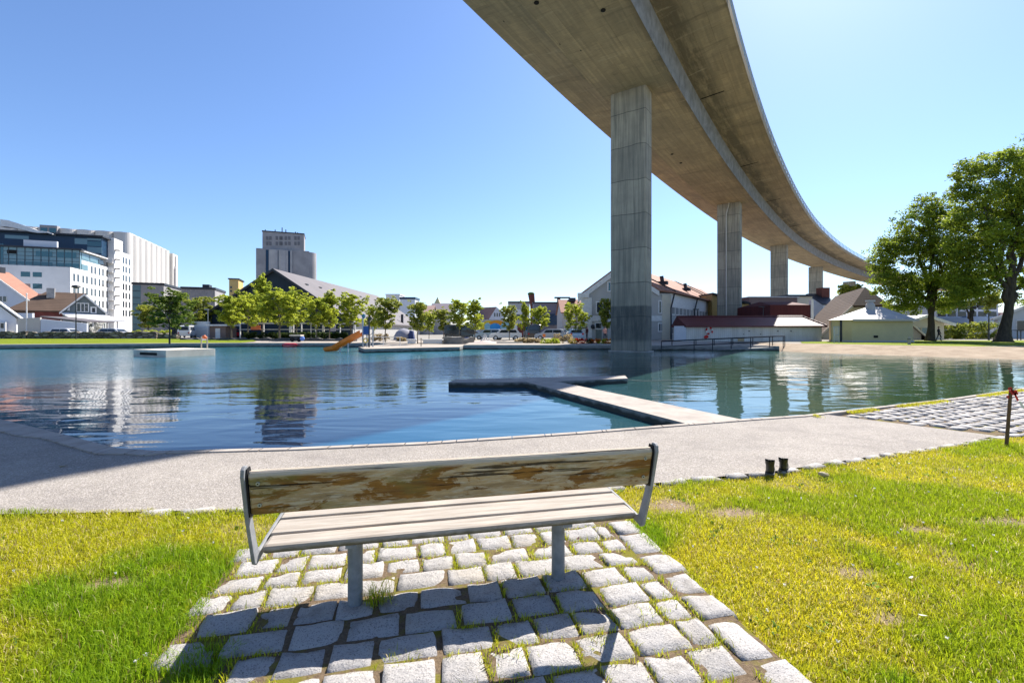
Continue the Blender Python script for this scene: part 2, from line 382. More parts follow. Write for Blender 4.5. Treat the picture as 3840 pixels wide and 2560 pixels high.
bmid = [(38.5, 26.5), (37.2, 29.0), (34.8, 31.0), (32.0, 33.8), (30.3, 35.0), (28.8, 36.8), (26.8, 39.6), (25.2, 41.5), (22.6, 43.5)]
fill_ring('ground', near + bmid + far_[9:], outer, -0.05, M_land)
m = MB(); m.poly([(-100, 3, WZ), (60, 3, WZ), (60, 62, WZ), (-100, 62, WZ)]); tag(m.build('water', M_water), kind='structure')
# far bank: a sheet behind the far shoreline, dropping to the water as a quay wall
def smooth_bank(x, y): return 0.27 + 0.13 * min(1, max(0, (y - 46) / 12))
fb = [(23.2, 39.5), (22.6, 41.3), (12.3, 41.3), (9.1, 43.1), (-4.6, 43.1), (-4.6, 50.0), (-16.8, 50.0), (-30, 50.0), (-35.5, 48.5), (-41.3, 46.5), (-49, 43.9), (-60, 40.0), (-75, 34)]
m = MB(); n_ = len(fb)
for i in range(n_ - 1):
    a, b = fb[i], fb[i + 1]
    m.poly([(a[0], a[1], -0.6), (b[0], b[1], -0.6), (b[0], b[1], 0.13), (a[0], a[1], 0.13)], 1)
    m.poly([(a[0], a[1], 0.13), (b[0], b[1], 0.13), (b[0], b[1], 0.27), (a[0], a[1], 0.27)], 2)
top = [Vector((a, b, 0.27)) for a, b in fb]
ext = [Vector((a * 1.0, 60.0 if b > 42 else b + 20, 0.42)) for a, b in fb]
for i in range(n_ - 1):
    m.poly([top[i], ext[i], ext[i + 1], top[i + 1]] if False else [top[i + 1], top[i], ext[i], ext[i + 1]], 0)
tag(m.build('far_quay', [M_quaytop, M_quay, M_kerbd]), kind='structure')
m = MB(); m.poly([(-420, 30, 0.36), (-75, 34, 0.36), (-60, 40.4, 0.36), (-49, 58, 0.36), (23.0, 58.0, 0.36), (24, 44, 0.34), (60, 44, 0.34), (200, 30, 0.34), (420, 400, 0.36), (-420, 400, 0.36)])
tag(m.build('town_street', M_land), kind='structure')
# beach on the right and the lawn behind it
bw = [(23.2, 39.5), (24.0, 36.6), (25.6, 34.2), (27.6, 32.0), (29, 30.6), (31.3, 27.8), (34, 25.5), (36, 23), (44, 18)]
bt = [(22.7, 45.5), (26.5, 44.5), (29.3, 42.5), (31.8, 38.6), (33.2, 37.2), (38.2, 34.0), (41, 32), (44, 29), (54, 23)]
V = []; Fq = []; nb = 8; ns = 10
for k in range(len(bw) - 1):
    for i in range(ns):
        t = i / ns
        for j in range(nb + 1):
            u = j / nb
            a = Vector((bw[k][0] + (bw[k + 1][0] - bw[k][0]) * t, bw[k][1] + (bw[k + 1][1] - bw[k][1]) * t)); b = Vector((bt[k][0] + (bt[k + 1][0] - bt[k][0]) * t, bt[k][1] + (bt[k + 1][1] - bt[k][1]) * t))
            a2 = a + (a - b) * 0.15; p = a2 + (b - a2) * u
            V.append((p.x, p.y, -0.33 + 0.72 * u ** 0.8 + (0.03 * math.sin(k * 3 + i * 1.3 + j * 2.1) if 0 < j < nb else 0)))
nc = len(V) // (nb + 1)
for i in range(nc - 1):
    for j in range(nb): Fq.append((i * (nb + 1) + j, (i + 1) * (nb + 1) + j, (i + 1) * (nb + 1) + j + 1, i * (nb + 1) + j + 1))
tag(np_mesh('beach', V, Fq, M_sand, smooth=True), kind='structure')
m = MB(); z = 0.375
m.poly([(28.2, 44.2, z), (29.3, 42.6, z), (31.8, 38.7, z), (33.2, 37.3, z), (38.2, 34.1, z), (41, 32.1, z), (44, 29.1, z), (70, 20, z), (100, 50, z), (70, 58.5, z), (45, 57.5, z), (32, 50.5, z)])
tag(m.build('park_lawn', M_farlawn), kind='structure')
# sloping lawn on the left bank
lw = [(-14.2, 51.6), (-22, 51.2), (-30, 50.5), (-35.4, 49.4), (-41.2, 47.5), (-48.9, 45.0), (-59.9, 41.2), (-80, 33)]
m = MB()
for i in range(len(lw) - 1):
    a, b = lw[i], lw[i + 1]; 
    ea = 0.55 if a[0] < -31 else 0.40; eb = 0.55 if b[0] < -31 else 0.40
    ya = 60.5 if a[0] < -31 else 53.5; yb = 60.5 if b[0] < -31 else 53.5
    if a[0] > -25: continue
    m.poly([(b[0], b[1], 0.285), (a[0], a[1], 0.285), (a[0] * (1.12 if a[0] < -36 else 1), ya, ea), (b[0] * (1.12 if b[0] < -36 else 1), yb, eb)])
tag(m.build('bank_lawn', M_farlawn), kind='structure')

# ------------------------------------------------------------------ path, kerb, lawn at the near shore
edge_lo = [(-60, 4.6), (-20, 4.25), (-8, 4.0), (-4.5, 3.98), (-3.36, 4.03), (-2.2, 4.1), (-0.8, 4.32), (0.6, 4.58), (1.43, 4.77), (3.0, 5.2), (5.0, 5.96), (6.3, 6.42), (7.4, 6.9)]
def interp(poly, x):
    for i in range(len(poly) - 1):
        if poly[i][0] <= x <= poly[i + 1][0]:
            t = (x - poly[i][0]) / (poly[i + 1][0] - poly[i][0]); return poly[i][1] + t * (poly[i + 1][1] - poly[i][1])
    return poly[0][1] if x < poly[0][0] else poly[-1][1]
kw = lambda x: 0.42 if x < -7 else (0.30 if x < -5.2 else (0.22 if x < -4.5 else 0.13))
xs = sorted(set([p[0] for p in near if p[0] < 6.3] + [p[0] for p in edge_lo if p[0] < 6.0] + [6.0] + [x * 0.5 for x in range(-20, 12)]))
m = MB()
for a, b in zip(xs[:-1], xs[1:]):
    m.poly([(a, interp(edge_lo, a), 0), (b, interp(edge_lo, b), 0), (b, interp(near, b) - 0.08, 0), (a, interp(near, a) - 0.08, 0)])
m.poly([(6.0, interp(edge_lo, 6.0), 0), (7.4, 6.95, 0), (6.0, interp(near, 6.0) - 0.08, 0)])
tag(m.build('path', M_path), kind='structure')
m = MB(); xk = [x for x in xs if x <= 6] + [6.6, 7.2, 7.9, 8.6, 9.5, 10.4, 11.5, 12.7, 13.9, 16, 18, 20, 24, 28]
for i, (a, b) in enumerate(zip(xk[:-1], xk[1:])):
    ya, yb = interp(near, a), interp(near, b); z0, z1 = 0.018, 0.03; g = 0.006
    wa, wb = kw(a), kw(b)
    pts = [(a + g, ya - wa, z0), (b - g, yb - wb, z0), (b - g, yb - 0.015, z0), (a + g, ya - 0.015, z0), (a + g, ya, z0 - 0.015), (b - g, yb, z0 - 0.015), (b - g, yb, -0.7), (a + g, ya, -0.7), (a + g, ya - wa, -0.1), (b - g, yb - wb, -0.1)]
    m.add(pts, [(0, 1, 2, 3), (3, 2, 5, 4), (4, 5, 6, 7), (0, 8, 9, 1)])
tag(m.build('shore_kerb', M_kerb), kind='structure')
# lawn sheet (grid with a dirt attribute)
BARE = [(1.46, 4.2, .38, .2), (2.0, 4.05, .3, .14), (4.13, 3.83, .42, .13), (2.29, 3.04, .16, .09), (-1.69, 2.29, .14, .10), (-4.0, 3.35, .3, .14), (-2.55, 2.9, .22, .1), (3.3, 3.7, .22, .08), (-1.62, 2.0, .14, .12), (2.1, 2.55, .12, .06)]
def bare(x, y):
    d = np.zeros_like(x)
    wv = (fbm(x, y, 6.0, 3) - .5) * 0.9
    for cx, cy, rx, ry in BARE: d = np.maximum(d, np.clip(1.5 - (np.hypot((x - cx) / rx, (y - cy) / ry) + wv) * 1.1, 0, 1))
    return np.maximum(d, np.clip((fbm(x + 40, y, 1.9, 3) - 0.66) * 8, 0, 1) * 0.6)
def lawn_z(x, y):
    return -0.02 + 0.03 * (fbm(x, y, 0.8, 2) - .5)
gx = np.arange(-12, 16, 0.07); gy = np.arange(-3, 9.5, 0.07); XX, YY = np.meshgrid(gx, gy); nx, ny = len(gx), len(gy)
ZZ = lawn_z(XX, YY)
lo_x = np.array([p[0] for p in edge_lo] + [12, 20]); lo_y = np.array([p[1] for p in edge_lo] + [8.4, 11.0]); lim = np.interp(gx, lo_x, lo_y)
ZZ = np.where(YY > lim[None, :] - 0.15, -0.035, ZZ)
idx = np.arange(nx * ny).reshape(ny, nx)
Fq = np.stack([idx[:-1, :-1], idx[:-1, 1:], idx[1:, 1:], idx[1:, :-1]], -1).reshape(-1, 4)
keep = (YY[:-1, :-1] < lim[None, :-1] + 0.4).reshape(-1)
tag(np_mesh('lawn', np.stack([XX, YY, ZZ], -1).reshape(-1, 3), Fq[keep], M_lawn, {'dirt': bare(XX, YY).ravel()}, smooth=True), kind='structure')

# ------------------------------------------------------------------ stone setts
BM = Vector((-0.309, 2.786, 0)); BU = Vector((0.977, 0.213, 0)).normalized(); BN = Vector((BU.y, -BU.x, 0))   # bench axes: along, towards the camera
def gs(i, n):
    if i == 0: return -1.0
    if i == n - 1: return 1.0
    return -0.955 + 1.91 * (0.5 - 0.5 * math.cos(math.pi * (0.12 + 0.76 * (i - 1) / (n - 3)))) / 0.93 - .0 if n > 5 else -0.95 + 1.9 * (i - 1) / (n - 3)
class Stones:
    def __init__(s): s.V = []; s.F = []; s.T = []; s.K = []; s.n = 0
    def stone(s, o, ua, na, u0, u1, n0, n1, h=0.019, nu=9, nn=7, z0=-0.05, skew=0.012, base=0.0):
        t = random.random(); k = random.uniform(-1, 1); tilt = (random.uniform(-.012, .012), random.uniform(-.02, .02))
        c = [(random.uniform(-skew, skew), random.uniform(-skew, skew)) for _ in range(4)]
        chip = random.choice([0, 0, .01, .03]); ph = [random.uniform(0, 6.28) for _ in range(4)]; dh = random.uniform(-0.006, 0.006)
        for j in range(nn):
            for i in range(nu):
                a = gs(i, nu); b = gs(j, nn)
                # squash the square towards a rounded rectangle
                e = 0.035; aa = a * math.sqrt(1 - e * b * b * abs(b)); bb = b * math.sqrt(1 - e * a * a * abs(a))
                u = u0 + (u1 - u0) * (aa + 1) / 2; n = n0 + (n1 - n0) * (bb + 1) / 2
                w4 = [(1 - a) * (1 - b) / 4, (1 + a) * (1 - b) / 4, (1 + a) * (1 + b) / 4, (1 - a) * (1 + b) / 4]
                u += sum(w4[q] * c[q][0] for q in range(4)); n += sum(w4[q] * c[q][1] for q in range(4))
                r = max(abs(a), abs(b)); edge = 0.006 * math.sin(5 * a + ph[0]) + 0.005 * math.sin(6 * b + ph[1]) + random.uniform(-.005, .005)
                if r > 0.9: u += edge; n += edge * 0.7
                fl = 0.0 if r < 0.99 else 1.0
                z = base + h + dh + tilt[0] * a * .8 + tilt[1] * b * 0.35 + random.uniform(-.0022, .0022) + 0.004 * math.sin(3 * a + 2 * b + ph[2]) + 0.003 * math.sin(7 * b - 4 * a + ph[3])
                z -= 0.004 * max(0, r - 0.5) / 0.5 + 0.004 * max(0, r - .9) / .1 + chip * max(0, r - .7)
                if fl: z = base + z0
                p = o + ua * u + na * n
                s.V.append((p.x, p.y, z)); s.T.append(t); s.K.append(1.0 if fl else (0.42 if r > 0.93 else 0))
        for j in range(nn - 1):
            for i in range(nu - 1):
                q = s.n + j * nu + i; s.F.append((q, q + nu, q + nu + 1, q + 1))
        s.n += nu * nn
    def build(s, name):
        return np_mesh(name, s.V, s.F, M_sett, {'tint': s.T, 'flank': s.K}, smooth=True)
st = Stones(); JOINTS = []
def lin(a, b, t): return a + (b - a) * t
nrow = -0.86
while nrow < 1.7:
    pitch = random.uniform(0.185, 0.22); u = (-1.5 if nrow < .2 else -1.18) + random.uniform(-0.05, 0.1)
    while u < 1.2:
        wd = random.choice([random.uniform(.18, .24), random.uniform(0.23, 0.33), random.uniform(.24, .33)]); u1 = min(u + wd, 1.24)
        if u1 - u > 0.09:
            st.stone(BM, BU, BN, u + random.uniform(-.009, -.001), u1 - random.uniform(-.009, -.001), nrow + random.uniform(-.010, -.002), nrow + pitch - random.uniform(-.010, -.002), skew=0.010)
            JOINTS.append((u, nrow + pitch / 2, 0)); JOINTS.append(((u + u1) / 2, nrow, 1))
        u = u1
    nrow += pitch
n_ = -0.75
while n_ < 1.7:
    ln = random.uniform(0.24, 0.33); st.stone(BM, BU, BN, 1.26 + random.uniform(-.01, .015), 1.49 + random.uniform(-.02, .04), n_ + 0.006, n_ + ln - 0.006, nu=7, nn=9)
    JOINTS.append((1.26, n_ + ln / 2, 0)); n_ += ln
tag(st.build('sett_paving'), kind='structure')
m = MB(); c = [BM + BU * a + BN * b for a, b in ((-1.5, -0.86), (-1.5, .3), (-1.2, .3), (-1.2, 1.75), (1.46, 1.75), (1.46, -0.86))]
m.poly([(p.x, p.y, 0.007) for p in c]); tag(m.build('paving_bed', M_joint), kind='structure')
# sett field on the right
st = Stones(); fo = Vector((6.0, 8.45, 0)); fu = Vector((0.90, 0.435, 0)).normalized(); fn = Vector((fu.y, -fu.x, 0))
row = 0.0
while row < 5.4:
    pitch = random.uniform(0.20, 0.24); u = -2.5 + random.uniform(0, .2)
    while u < 13:
        wd = random.uniform(0.24, 0.34); p = fo + fu * (u + wd / 2) + fn * (row + pitch / 2)
        okk = p.y < interp(near, p.x) - 0.24 and p.y > np.interp(p.x, lo_x, lo_y) + 0.16
        okk = okk and (p - Vector((6.0, 8.55, 0))).dot(Vector((0.70, 0.71, 0))) > 0.12
        if okk and p.x < 16: st.stone(fo, fu, fn, u + 0.01, u + wd - 0.01, row + 0.012, row + pitch - 0.012, h=0.022, nu=6, nn=5)
        u += wd
    row += pitch
tag(st.build('sett_apron'), kind='structure')
m = MB(); m.poly([(6.02, 8.50, -0.004), (7.42, 6.96, -0.004), (12, 8.45, -0.004), (18, 10.5, -0.004), (18, 14.6, -0.004), (13.9, 12.35, -0.004), (7.9, 9.5, -0.004)])
tag(m.build('apron_bed', M_joint), kind='structure')
# edging stones between path and lawn
st = Stones(); x = -3.3
while x < 8.5:
    ln = random.uniform(0.26, 0.42); y0 = np.interp(x, lo_x, lo_y); y1 = np.interp(x + ln, lo_x, lo_y); o = Vector((x, y0, 0)); ua = Vector((ln, y1 - y0, 0)).normalized(); na = Vector((ua.y, -ua.x, 0))
    st.stone(o, ua, na, 0.008, Vector((ln, y1 - y0)).length - 0.008, -0.03, 0.085, h=0.012, nu=6, nn=5, skew=0.006); x += ln
tag(st.build('path_edging'), kind='structure')

# ------------------------------------------------------------------ grass blades
def blades(name, px, py, hh, wd, col, lean, z0=None, mat=None):
    n = len(px); az = rng.uniform(0, 2 * np.pi, n); la = rng.uniform(0, 2 * np.pi, n)
    z0 = lawn_z(px, py) if z0 is None else np.full(n, z0)
    dx, dy = np.cos(az) * wd / 2, np.sin(az) * wd / 2; lx, ly = np.cos(la) * lean * hh, np.sin(la) * lean * hh
    V = np.zeros((n, 5, 3), np.float32)
    V[:, 0] = np.stack([px - dx, py - dy, z0 - 0.004], -1); V[:, 1] = np.stack([px + dx, py + dy, z0 - 0.004], -1)
    V[:, 2] = np.stack([px + dx * .8 + lx * .35, py + dy * .8 + ly * .35, z0 + hh * .6], -1); V[:, 3] = np.stack([px - dx * .8 + lx * .35, py - dy * .8 + ly * .35, z0 + hh * .6], -1)
    V[:, 4] = np.stack([px + lx, py + ly, z0 + hh * (1 - 0.35 * lean)], -1)
    b = np.arange(n)[:, None] * 5; F = np.concatenate([b + np.array([[0, 1, 2]]), b + np.array([[0, 2, 3]]), b + np.array([[3, 2, 4]])], 1).reshape(-1, 3)
    C = np.repeat(np.concatenate([col, np.ones((n, 1))], 1)[:, None, :], 5, 1).reshape(-1, 4)
    return np_mesh(name, V.reshape(-1, 3), F, mat or M_grass, {'tint': C})
def grass_cols(n, lush):
    r = rng.random(n)[:, None]; k = lush[:, None]
    dry = np.array([[0.58, 0.53, 0.022]]); grn = np.array([[0.25, 0.38, 0.013]]); straw = np.array([[0.72, 0.60, 0.30]]); brown = np.array([[0.30, 0.19, 0.08]])
    c = dry * (1 - k) + grn * k; c = c * (0.75 + 0.5 * rng.random((n, 1)))
    c = np.where(r < 0.10 * (1 - k) + 0.012, straw, c); return np.where(r > 0.94 + .05 * k, brown, c)
def scatter(x0, x1, y0, y1, dens):
    n = int((x1 - x0) * (y1 - y0) * dens); return rng.uniform(x0, x1, n), rng.uniform(y0, y1, n)
PXs, PYs = [], []
for (y0, y1, dn) in ((0.2, 1.3, 7000), (1.3, 2.6, 13000), (2.6, 3.6, 11000), (3.6, 4.8, 8500), (4.8, 7.6, 6000)):
    a, b = scatter(-1.28 * y1 - 1.2, 1.28 * y1 + 1.2, y0, y1, dn); PXs.append(a); PYs.append(b)
px = np.concatenate(PXs); py = np.concatenate(PYs)
k = (np.abs(px) < 1.28 * py + 1.4 - .6 * rng.random(len(px))) & (py < np.interp(px, lo_x, lo_y) - np.where(px < -3.2, -.03, .05) + 0.05 * (vnoise(px, py, 5) - .4))
du = (px - BM.x) * BU.x + (py - BM.y) * BU.y; dn = (px - BM.x) * BN.x + (py - BM.y) * BN.y
wob = 0.10 * (fbm(px, py, 4.0, 2) - .5)
k &= ~((du > np.where(dn > .22, -1.13, -1.46) + wob) & (du < 1.45 + wob) & (dn > -0.84 + wob))
k &= rng.random(len(px)) > bare(px, py) * .93
px, py = px[k], py[k]
lush = np.clip((fbm(px, py, 1.15, 3) - 0.44) * 4.5 + .5 * (fbm(px + 7, py, 6, 2) - .5), 0, 1); lush = np.clip(lush + np.where(px < -.8, .22, 0), 0, 1); lush = np.maximum(lush, np.exp(-((px + 1.9) ** 2 / .5 + (py - 2.2) ** 2 / .25)))
lush = np.maximum(lush, np.clip(1 - np.hypot((px - 6.0) / 1.6, (py - 5.2) / .7), 0, 1)); lush = np.maximum(lush * np.where(px > 1.2, .75, 1.), np.exp(-((px - 1.75) ** 2 + (py - 2.05) ** 2) / .03))
hh = (0.020 + 0.026 * rng.random(len(px))) * (1 + 1.1 * lush)
tag(blades('grass', px, py, hh, rng.uniform(0.003, 0.0055, len(px)), grass_cols(len(px), lush), rng.uniform(0.15, 1.1, len(px)) * (1.1 - .4 * lush)), 'short sunlit lawn grass with yellow dry patches on both sides of the bench', 'grass', kind='stuff')
# weeds in the joints
jx, jy, jl = [], [], []
for (u, n, kd) in JOINTS:
    w_ = float(fbm(np.array([u * 1.0 + 9]), np.array([n]), 1.6, 2)[0])
    side = 0.35 if abs(u) > 1.0 else (0.12 if n > 0.2 else 0.05)
    if w_ + side < 0.47: continue
    for q in range(random.randint(16, 70)):
        a = u + (random.gauss(0, .008) if kd == 0 else random.uniform(-.1, .1)); b = n + (random.uniform(-.08, .08) if kd == 0 else random.gauss(0, .008))
        p = BM + BU * a + BN * b; jx.append(p.x); jy.append(p.y); jl.append(random.uniform(0.2, 1))
for (u, n, c_, r_) in ((-0.50, 0.03, 60, .035), (-0.47, 0.0, 60, .05), (1.05, 0.45, 50, .05), (0.65, 0.62, 40, .04), (0.2, 0.62, 40, .06), (-0.35, 0.52, 40, .05), (1.22, 0.75, 60, .05), (0.35, .95, 60, .06), (-0.2, .9, 50, .05)):
    for q in range(c_):
        p = BM + BU * (u + random.gauss(0, r_)) + BN * (n + random.gauss(0, r_ * .6)); jx.append(p.x); jy.append(p.y); jl.append(random.uniform(.6, 1))
jx, jy, jl = np.array(jx), np.array(jy), np.array(jl)
hj = rng.uniform(0.022, 0.055, len(jx)) * np.where(rng.random(len(jx)) < .12, 1.6, 1); tuft = (np.hypot(jx - (BM - BU * .485 + BN * .015).x, jy - (BM - BU * .485 + BN * .015).y) < .09); hj = np.where(tuft, rng.uniform(.08, .17, len(jx)), hj)
tag(blades('joint_weeds', jx, jy, hj, rng.uniform(.003, .0055, len(jx)), grass_cols(len(jx), jl * .7), rng.uniform(.2, .9, len(jx)), z0=0.0), 'tufts of grass growing in the joints of the stone setts', 'weeds', kind='stuff')
# moss and grass along the kerb of the sett apron
ax = rng.uniform(5.6, 14, 9000); ay = np.array([interp(near, v) for v in ax]) - 0.16 - np.abs(rng.normal(0, .09, len(ax))); kk = vnoise(ax, ay * 0, 1.3) > 0.42
ax, ay = ax[kk], ay[kk]; tag(blades('kerb_grass', ax, ay, rng.uniform(.02, .06, len(ax)), rng.uniform(.004, .008, len(ax)), grass_cols(len(ax), rng.random(len(ax)) * .4), rng.uniform(.2, 1, len(ax)), z0=0.015), 'low yellow moss and grass along the kerb beside the pond', 'grass', kind='stuff')

# ------------------------------------------------------------------ T-shaped concrete jetty
t = thing('jetty', (2.0, 11.0, 0), 'low T-shaped concrete jetty reaching from the path into the pond', 'jetty')
m = MB(); m.prism([(3.05, 7.80), (4.2, 8.16), (1.43, 14.45), (0.50, 14.17)], -0.6, -0.004, 0, 1); m.build('walkway', [M_quay, M_kerb], t, bevel=0.02)
m = MB(); m.prism([(-1.98, 14.15), (0.46, 14.25), (0.50, 14.17), (1.43, 14.45), (3.9, 15.35), (4.05, 16.3), (-1.85, 15.05)], -0.6, 0.0, 0, 1); m.build('jetty_head', [M_quay, M_kerb], t, bevel=0.02)

# ------------------------------------------------------------------ the road bridge
ZS, ZWT, ZB = 24.1, 23.75, 21.75       # slab edge, web top and box bottom heights
HS = ZS - CAMZ
RE = [(-38, -54), (-25, -33), (-11.9, -11.6), (1.0, 9.6), (8.6, 21.7)]
for x_, y_ in ((2713, 0), (2761, 158), (2800, 265), (2837, 401), (2897, 556), (2969, 711), (3032, 814), (3095, 886), (3176, 949), (3273, 998)):
    RE.append(((x_ - CX) / (HY - y_) * HS, F_PX / (HY - y_) * HS))
RE += [(RE[-1][0] + 30, RE[-1][1] + 25), (RE[-1][0] + 65, RE[-1][1] + 48), (RE[-1][0] + 110, RE[-1][1] + 70)]
def catmull(pts, step):
    out = []; pts = [Vector(p) for p in pts]; ex = [pts[0] * 2 - pts[1]] + pts + [pts[-1] * 2 - pts[-2]]
    for i in range(1, len(ex) - 2):
        a, b, c, d = ex[i - 1:i + 3]; n = max(1, int((c - b).length / step))
        for k in range(n):
            t_ = k / n; out.append(0.5 * ((2 * b) + (-a + c) * t_ + (2 * a - 5 * b + 4 * c - d) * t_ ** 2 + (-a + 3 * b - 3 * c + d) * t_ ** 3))
    return out + [pts[-1]]
rc = catmull(RE, 2.0)
for _ in range(30):                                       # ease out the jitter of the measured points
    rc = [rc[0]] + [(rc[i - 1] + rc[i] * 2 + rc[i + 1]) / 4 for i in range(1, len(rc) - 1)] + [rc[-1]]
tang = [(rc[min(i + 1, len(rc) - 1)] - rc[max(i - 1, 0)]).normalized() for i in range(len(rc))]
norm_ = [Vector((-t_.y, t_.x)) for t_ in tang]             # towards the left edge
arc = [0.0]
for i in range(1, len(rc)): arc.append(arc[-1] + (rc[i] - rc[i - 1]).length)
BW = 15.1
# cross-section as (distance from right edge, z, material): right fascia, cantilever, web, bottom, left web, cantilever, top
SEC = [(0.0, ZS + 0.75, 0), (0.0, ZS, 0), (0.35, ZS - 0.02, 0), (4.25, ZWT, 0), (4.4, ZB, 1), (10.25, ZB, 0), (10.6, ZWT, 1), (14.75, ZS - 0.02, 0), (BW, ZS, 0), (BW, ZS + 0.75, 0), (BW - 0.4, ZS + 0.75, 0), (BW - 0.4, ZS + 0.3, 0), (0.4, ZS + 0.3, 0), (0.4, ZS + 0.75, 0)]
bridge = thing('road_bridge', (20, 38, 0), 'tall curving concrete road bridge crossing over the pond on rectangular piers', 'bridge')
me = bpy.data.meshes.new('deck'); bm = bmesh.new(); uvl = bm.loops.layers.uv.new('UVMap'); L0 = Vector(bridge.location)
rings = []; ns_ = len(SEC); acc = [0.0]
for i in range(1, ns_): acc.append(acc[-1] + math.hypot(SEC[i][0] - SEC[i - 1][0], SEC[i][1] - SEC[i - 1][1]))
def shadow_inset(i):                                             # unseen near stretch of the outer edge, pulled in to place the bridge's shadow
    u = min(1, max(0, (31.0 - rc[i].y) / 7.5)); return 1.2 * u * u * (3 - 2 * u)
for i, (c_, nn_) in enumerate(zip(rc, norm_)):
    dd = lambda d: d + shadow_inset(i) * (1 if d < 1 else 0); rings.append([bm.verts.new(Vector((c_.x + nn_.x * dd(s_[0]), c_.y + nn_.y * dd(s_[0]), s_[1])) - L0) for s_ in SEC])
for i in range(len(rc) - 1):
    for j in range(ns_):
        j2 = (j + 1) % ns_
        f = bm.faces.new((rings[i][j], rings[i][j2], rings[i + 1][j2], rings[i + 1][j])); f.material_index = 1 if j in (3, 5) else 0
        vv = (BW - SEC[j][0], BW - SEC[j2][0])
        if j in (3, 5): vv = (SEC[j][1] + 30, SEC[j2][1] + 30)
        for lp, (aa, bb) in zip(f.loops, ((arc[i], vv[0]), (arc[i], vv[1]), (arc[i + 1], vv[1]), (arc[i + 1], vv[0]))): lp[uvl].uv = (aa, bb)
bm.normal_update(); bmesh.ops.recalc_face_normals(bm, faces=bm.faces); bm.to_mesh(me); bm.free()
me.materials.append(M_deck); me.materials.append(M_web)
o = bpy.data.objects.new('deck', me); S.collection.objects.link(o); o.parent = bridge
def station(y):                                           # index where the box centre line reaches depth y
    return min(range(len(rc)), key=lambda i: abs((rc[i] + norm_[i] * 7.5).y - y) + (1000 if i < 20 else 0))
def on_bridge(i, d, z): return Vector((rc[i].x + norm_[i].x * d, rc[i].y + norm_[i].y * d, z))
PIERS = []
def pier(cx, cy, deg, wa, wb, zt, foot=False, pipe=False):
    fr = Fr((cx, cy, 0), deg); m = MB(); c = 0.12
    xy = [(-wa + c, -wb), (wa - c, -wb), (wa, -wb + c), (wa, wb - c), (wa - c, wb), (-wa + c, wb), (-wa, wb - c), (-wa, -wb + c)]
    m.prism([fr.w(a, b, 0)[:2] for a, b in xy], -1.0, zt)
    p = m.build('pier', M_pill, bridge)
    if foot:
        m = MB(); m.box(fr, -wa - 0.12, wa + 0.12, -wb - 0.12, wb + 0.12, -1.0, WZ + 0.10); m.build('plinth', M_kerbd, bridge, parent=p)
    if pipe:
        m = MB(); x = pipe; m.tube([fr.w(x + .35, -wb - 0.1, zt), fr.w(x + .32, -wb - .12, zt - 0.5), fr.w(x, -wb - .12, zt - 1.7), fr.w(x, -wb - .12, 0)], 0.10, 8)
        m.build('drainpipe', M_pipe, bridge, parent=p)
    PIERS.append(p)
# (left px, right px of the whole pier, top py, depth of the near face)
for (pl, pr, Y, foot, pipe) in ((2287, 2446, 37.9, True, None), (2688, 2783, 71.8, False, -.25), (2888, 2956, 107, False, None), (3031, 3087, 143, False, None), (3160, 3210, 186, False, -.2)):
    i = station(Y + 1.2); ang = math.degrees(math.atan2(tang[i].y, tang[i].x)) - 90
    cx = X((pl + pr) / 2, Y + 0.9); va = math.atan2(cx, Y); ra = R(-ang)
    tot = (pr - pl) / F_PX * (Y + .3) * math.cos(va); wb = 0.85
    wa = (tot - 2 * wb * abs(math.sin(ra - va))) / (2 * abs(math.cos(ra - va)))
    pier(cx, Y + 0.9, ang, wa, wb, ZB + 0.02, foot, pipe)
i = station(5); c_ = on_bridge(i, 7.5, 0); 
for yb in (-36,):
    i = station(yb) if yb > 0 else min(range(len(rc)), key=lambda k: abs((rc[k] + norm_[k] * 7.5).y - yb)); c_ = on_bridge(i, 7.5, 0); pier(c_.x, c_.y, math.degrees(math.atan2(tang[i].y, tang[i].x)) - 90, 1.7, .85, ZB + .02)
# railing on the outer (right) edge
m = MB(); zt = ZS + 0.75
for k in range(3): m.tube([on_bridge(i, 0.12 + shadow_inset(i), zt + 0.35 + 0.35 * k) for i in range(0, len(rc), 2)], 0.05 if k < 2 else 0.075, 4)
for i in range(0, len(rc)): m.tube([on_bridge(i, .12 + shadow_inset(i), zt), on_bridge(i, .12 + shadow_inset(i), zt + 1.05)], 0.07, 4)
m.build('railing', M_railblue, bridge)
m = MB()
for k in range(2): m.tube([on_bridge(i, BW - 0.12, zt + 0.4 + 0.4 * k) for i in range(0, len(rc), 2)], 0.05, 4)
m.build('railing', M_railblue, bridge)
# ragged joint gaps with drip noses under the cantilever, and small drain outlets in the soffit
M_dark = M('dark_void', (0.012, 0.012, 0.012), None, 3, 0.9)
for (px_, py_) in ((2666, 362), (2806, 618), (2894, 754), (2962, 846), (3020, 908)):
    tgt = Vector(((px_ - CX) / (HY - py_), F_PX / (HY - py_))) * (ZWT + .1 - CAMZ)
    i = min(range(len(rc)), key=lambda k: (on_bridge(k, 3.6, 0).xy - tgt).length)
    m = MB()
    for q in range(7):
        d0 = 4.35 - q * 0.32; d1 = d0 - 0.32; zz = lambda d: ZWT + (ZS - .02 - ZWT) * (4.45 - d) / 4.1 - 0.012
        jw = 0.05 + 0.07 * random.random() * (1 - q / 7)
        a, b = on_bridge(i, d0, zz(d0)), on_bridge(i, d1, zz(d1)); tt = Vector((tang[i].x, tang[i].y, 0)) * jw
        m.add([a - tt, a + tt, b + tt, b - tt, a - tt + Vector((0, 0, -.03)), a + tt + Vector((0, 0, -.03)), b + tt + Vector((0, 0, -.03)), b - tt + Vector((0, 0, -.03))], [(4, 5, 6, 7), (0, 1, 5, 4), (1, 2, 6, 5), (2, 3, 7, 6), (3, 0, 4, 7)])
    m.build('joint_gap', M_dark, bridge)
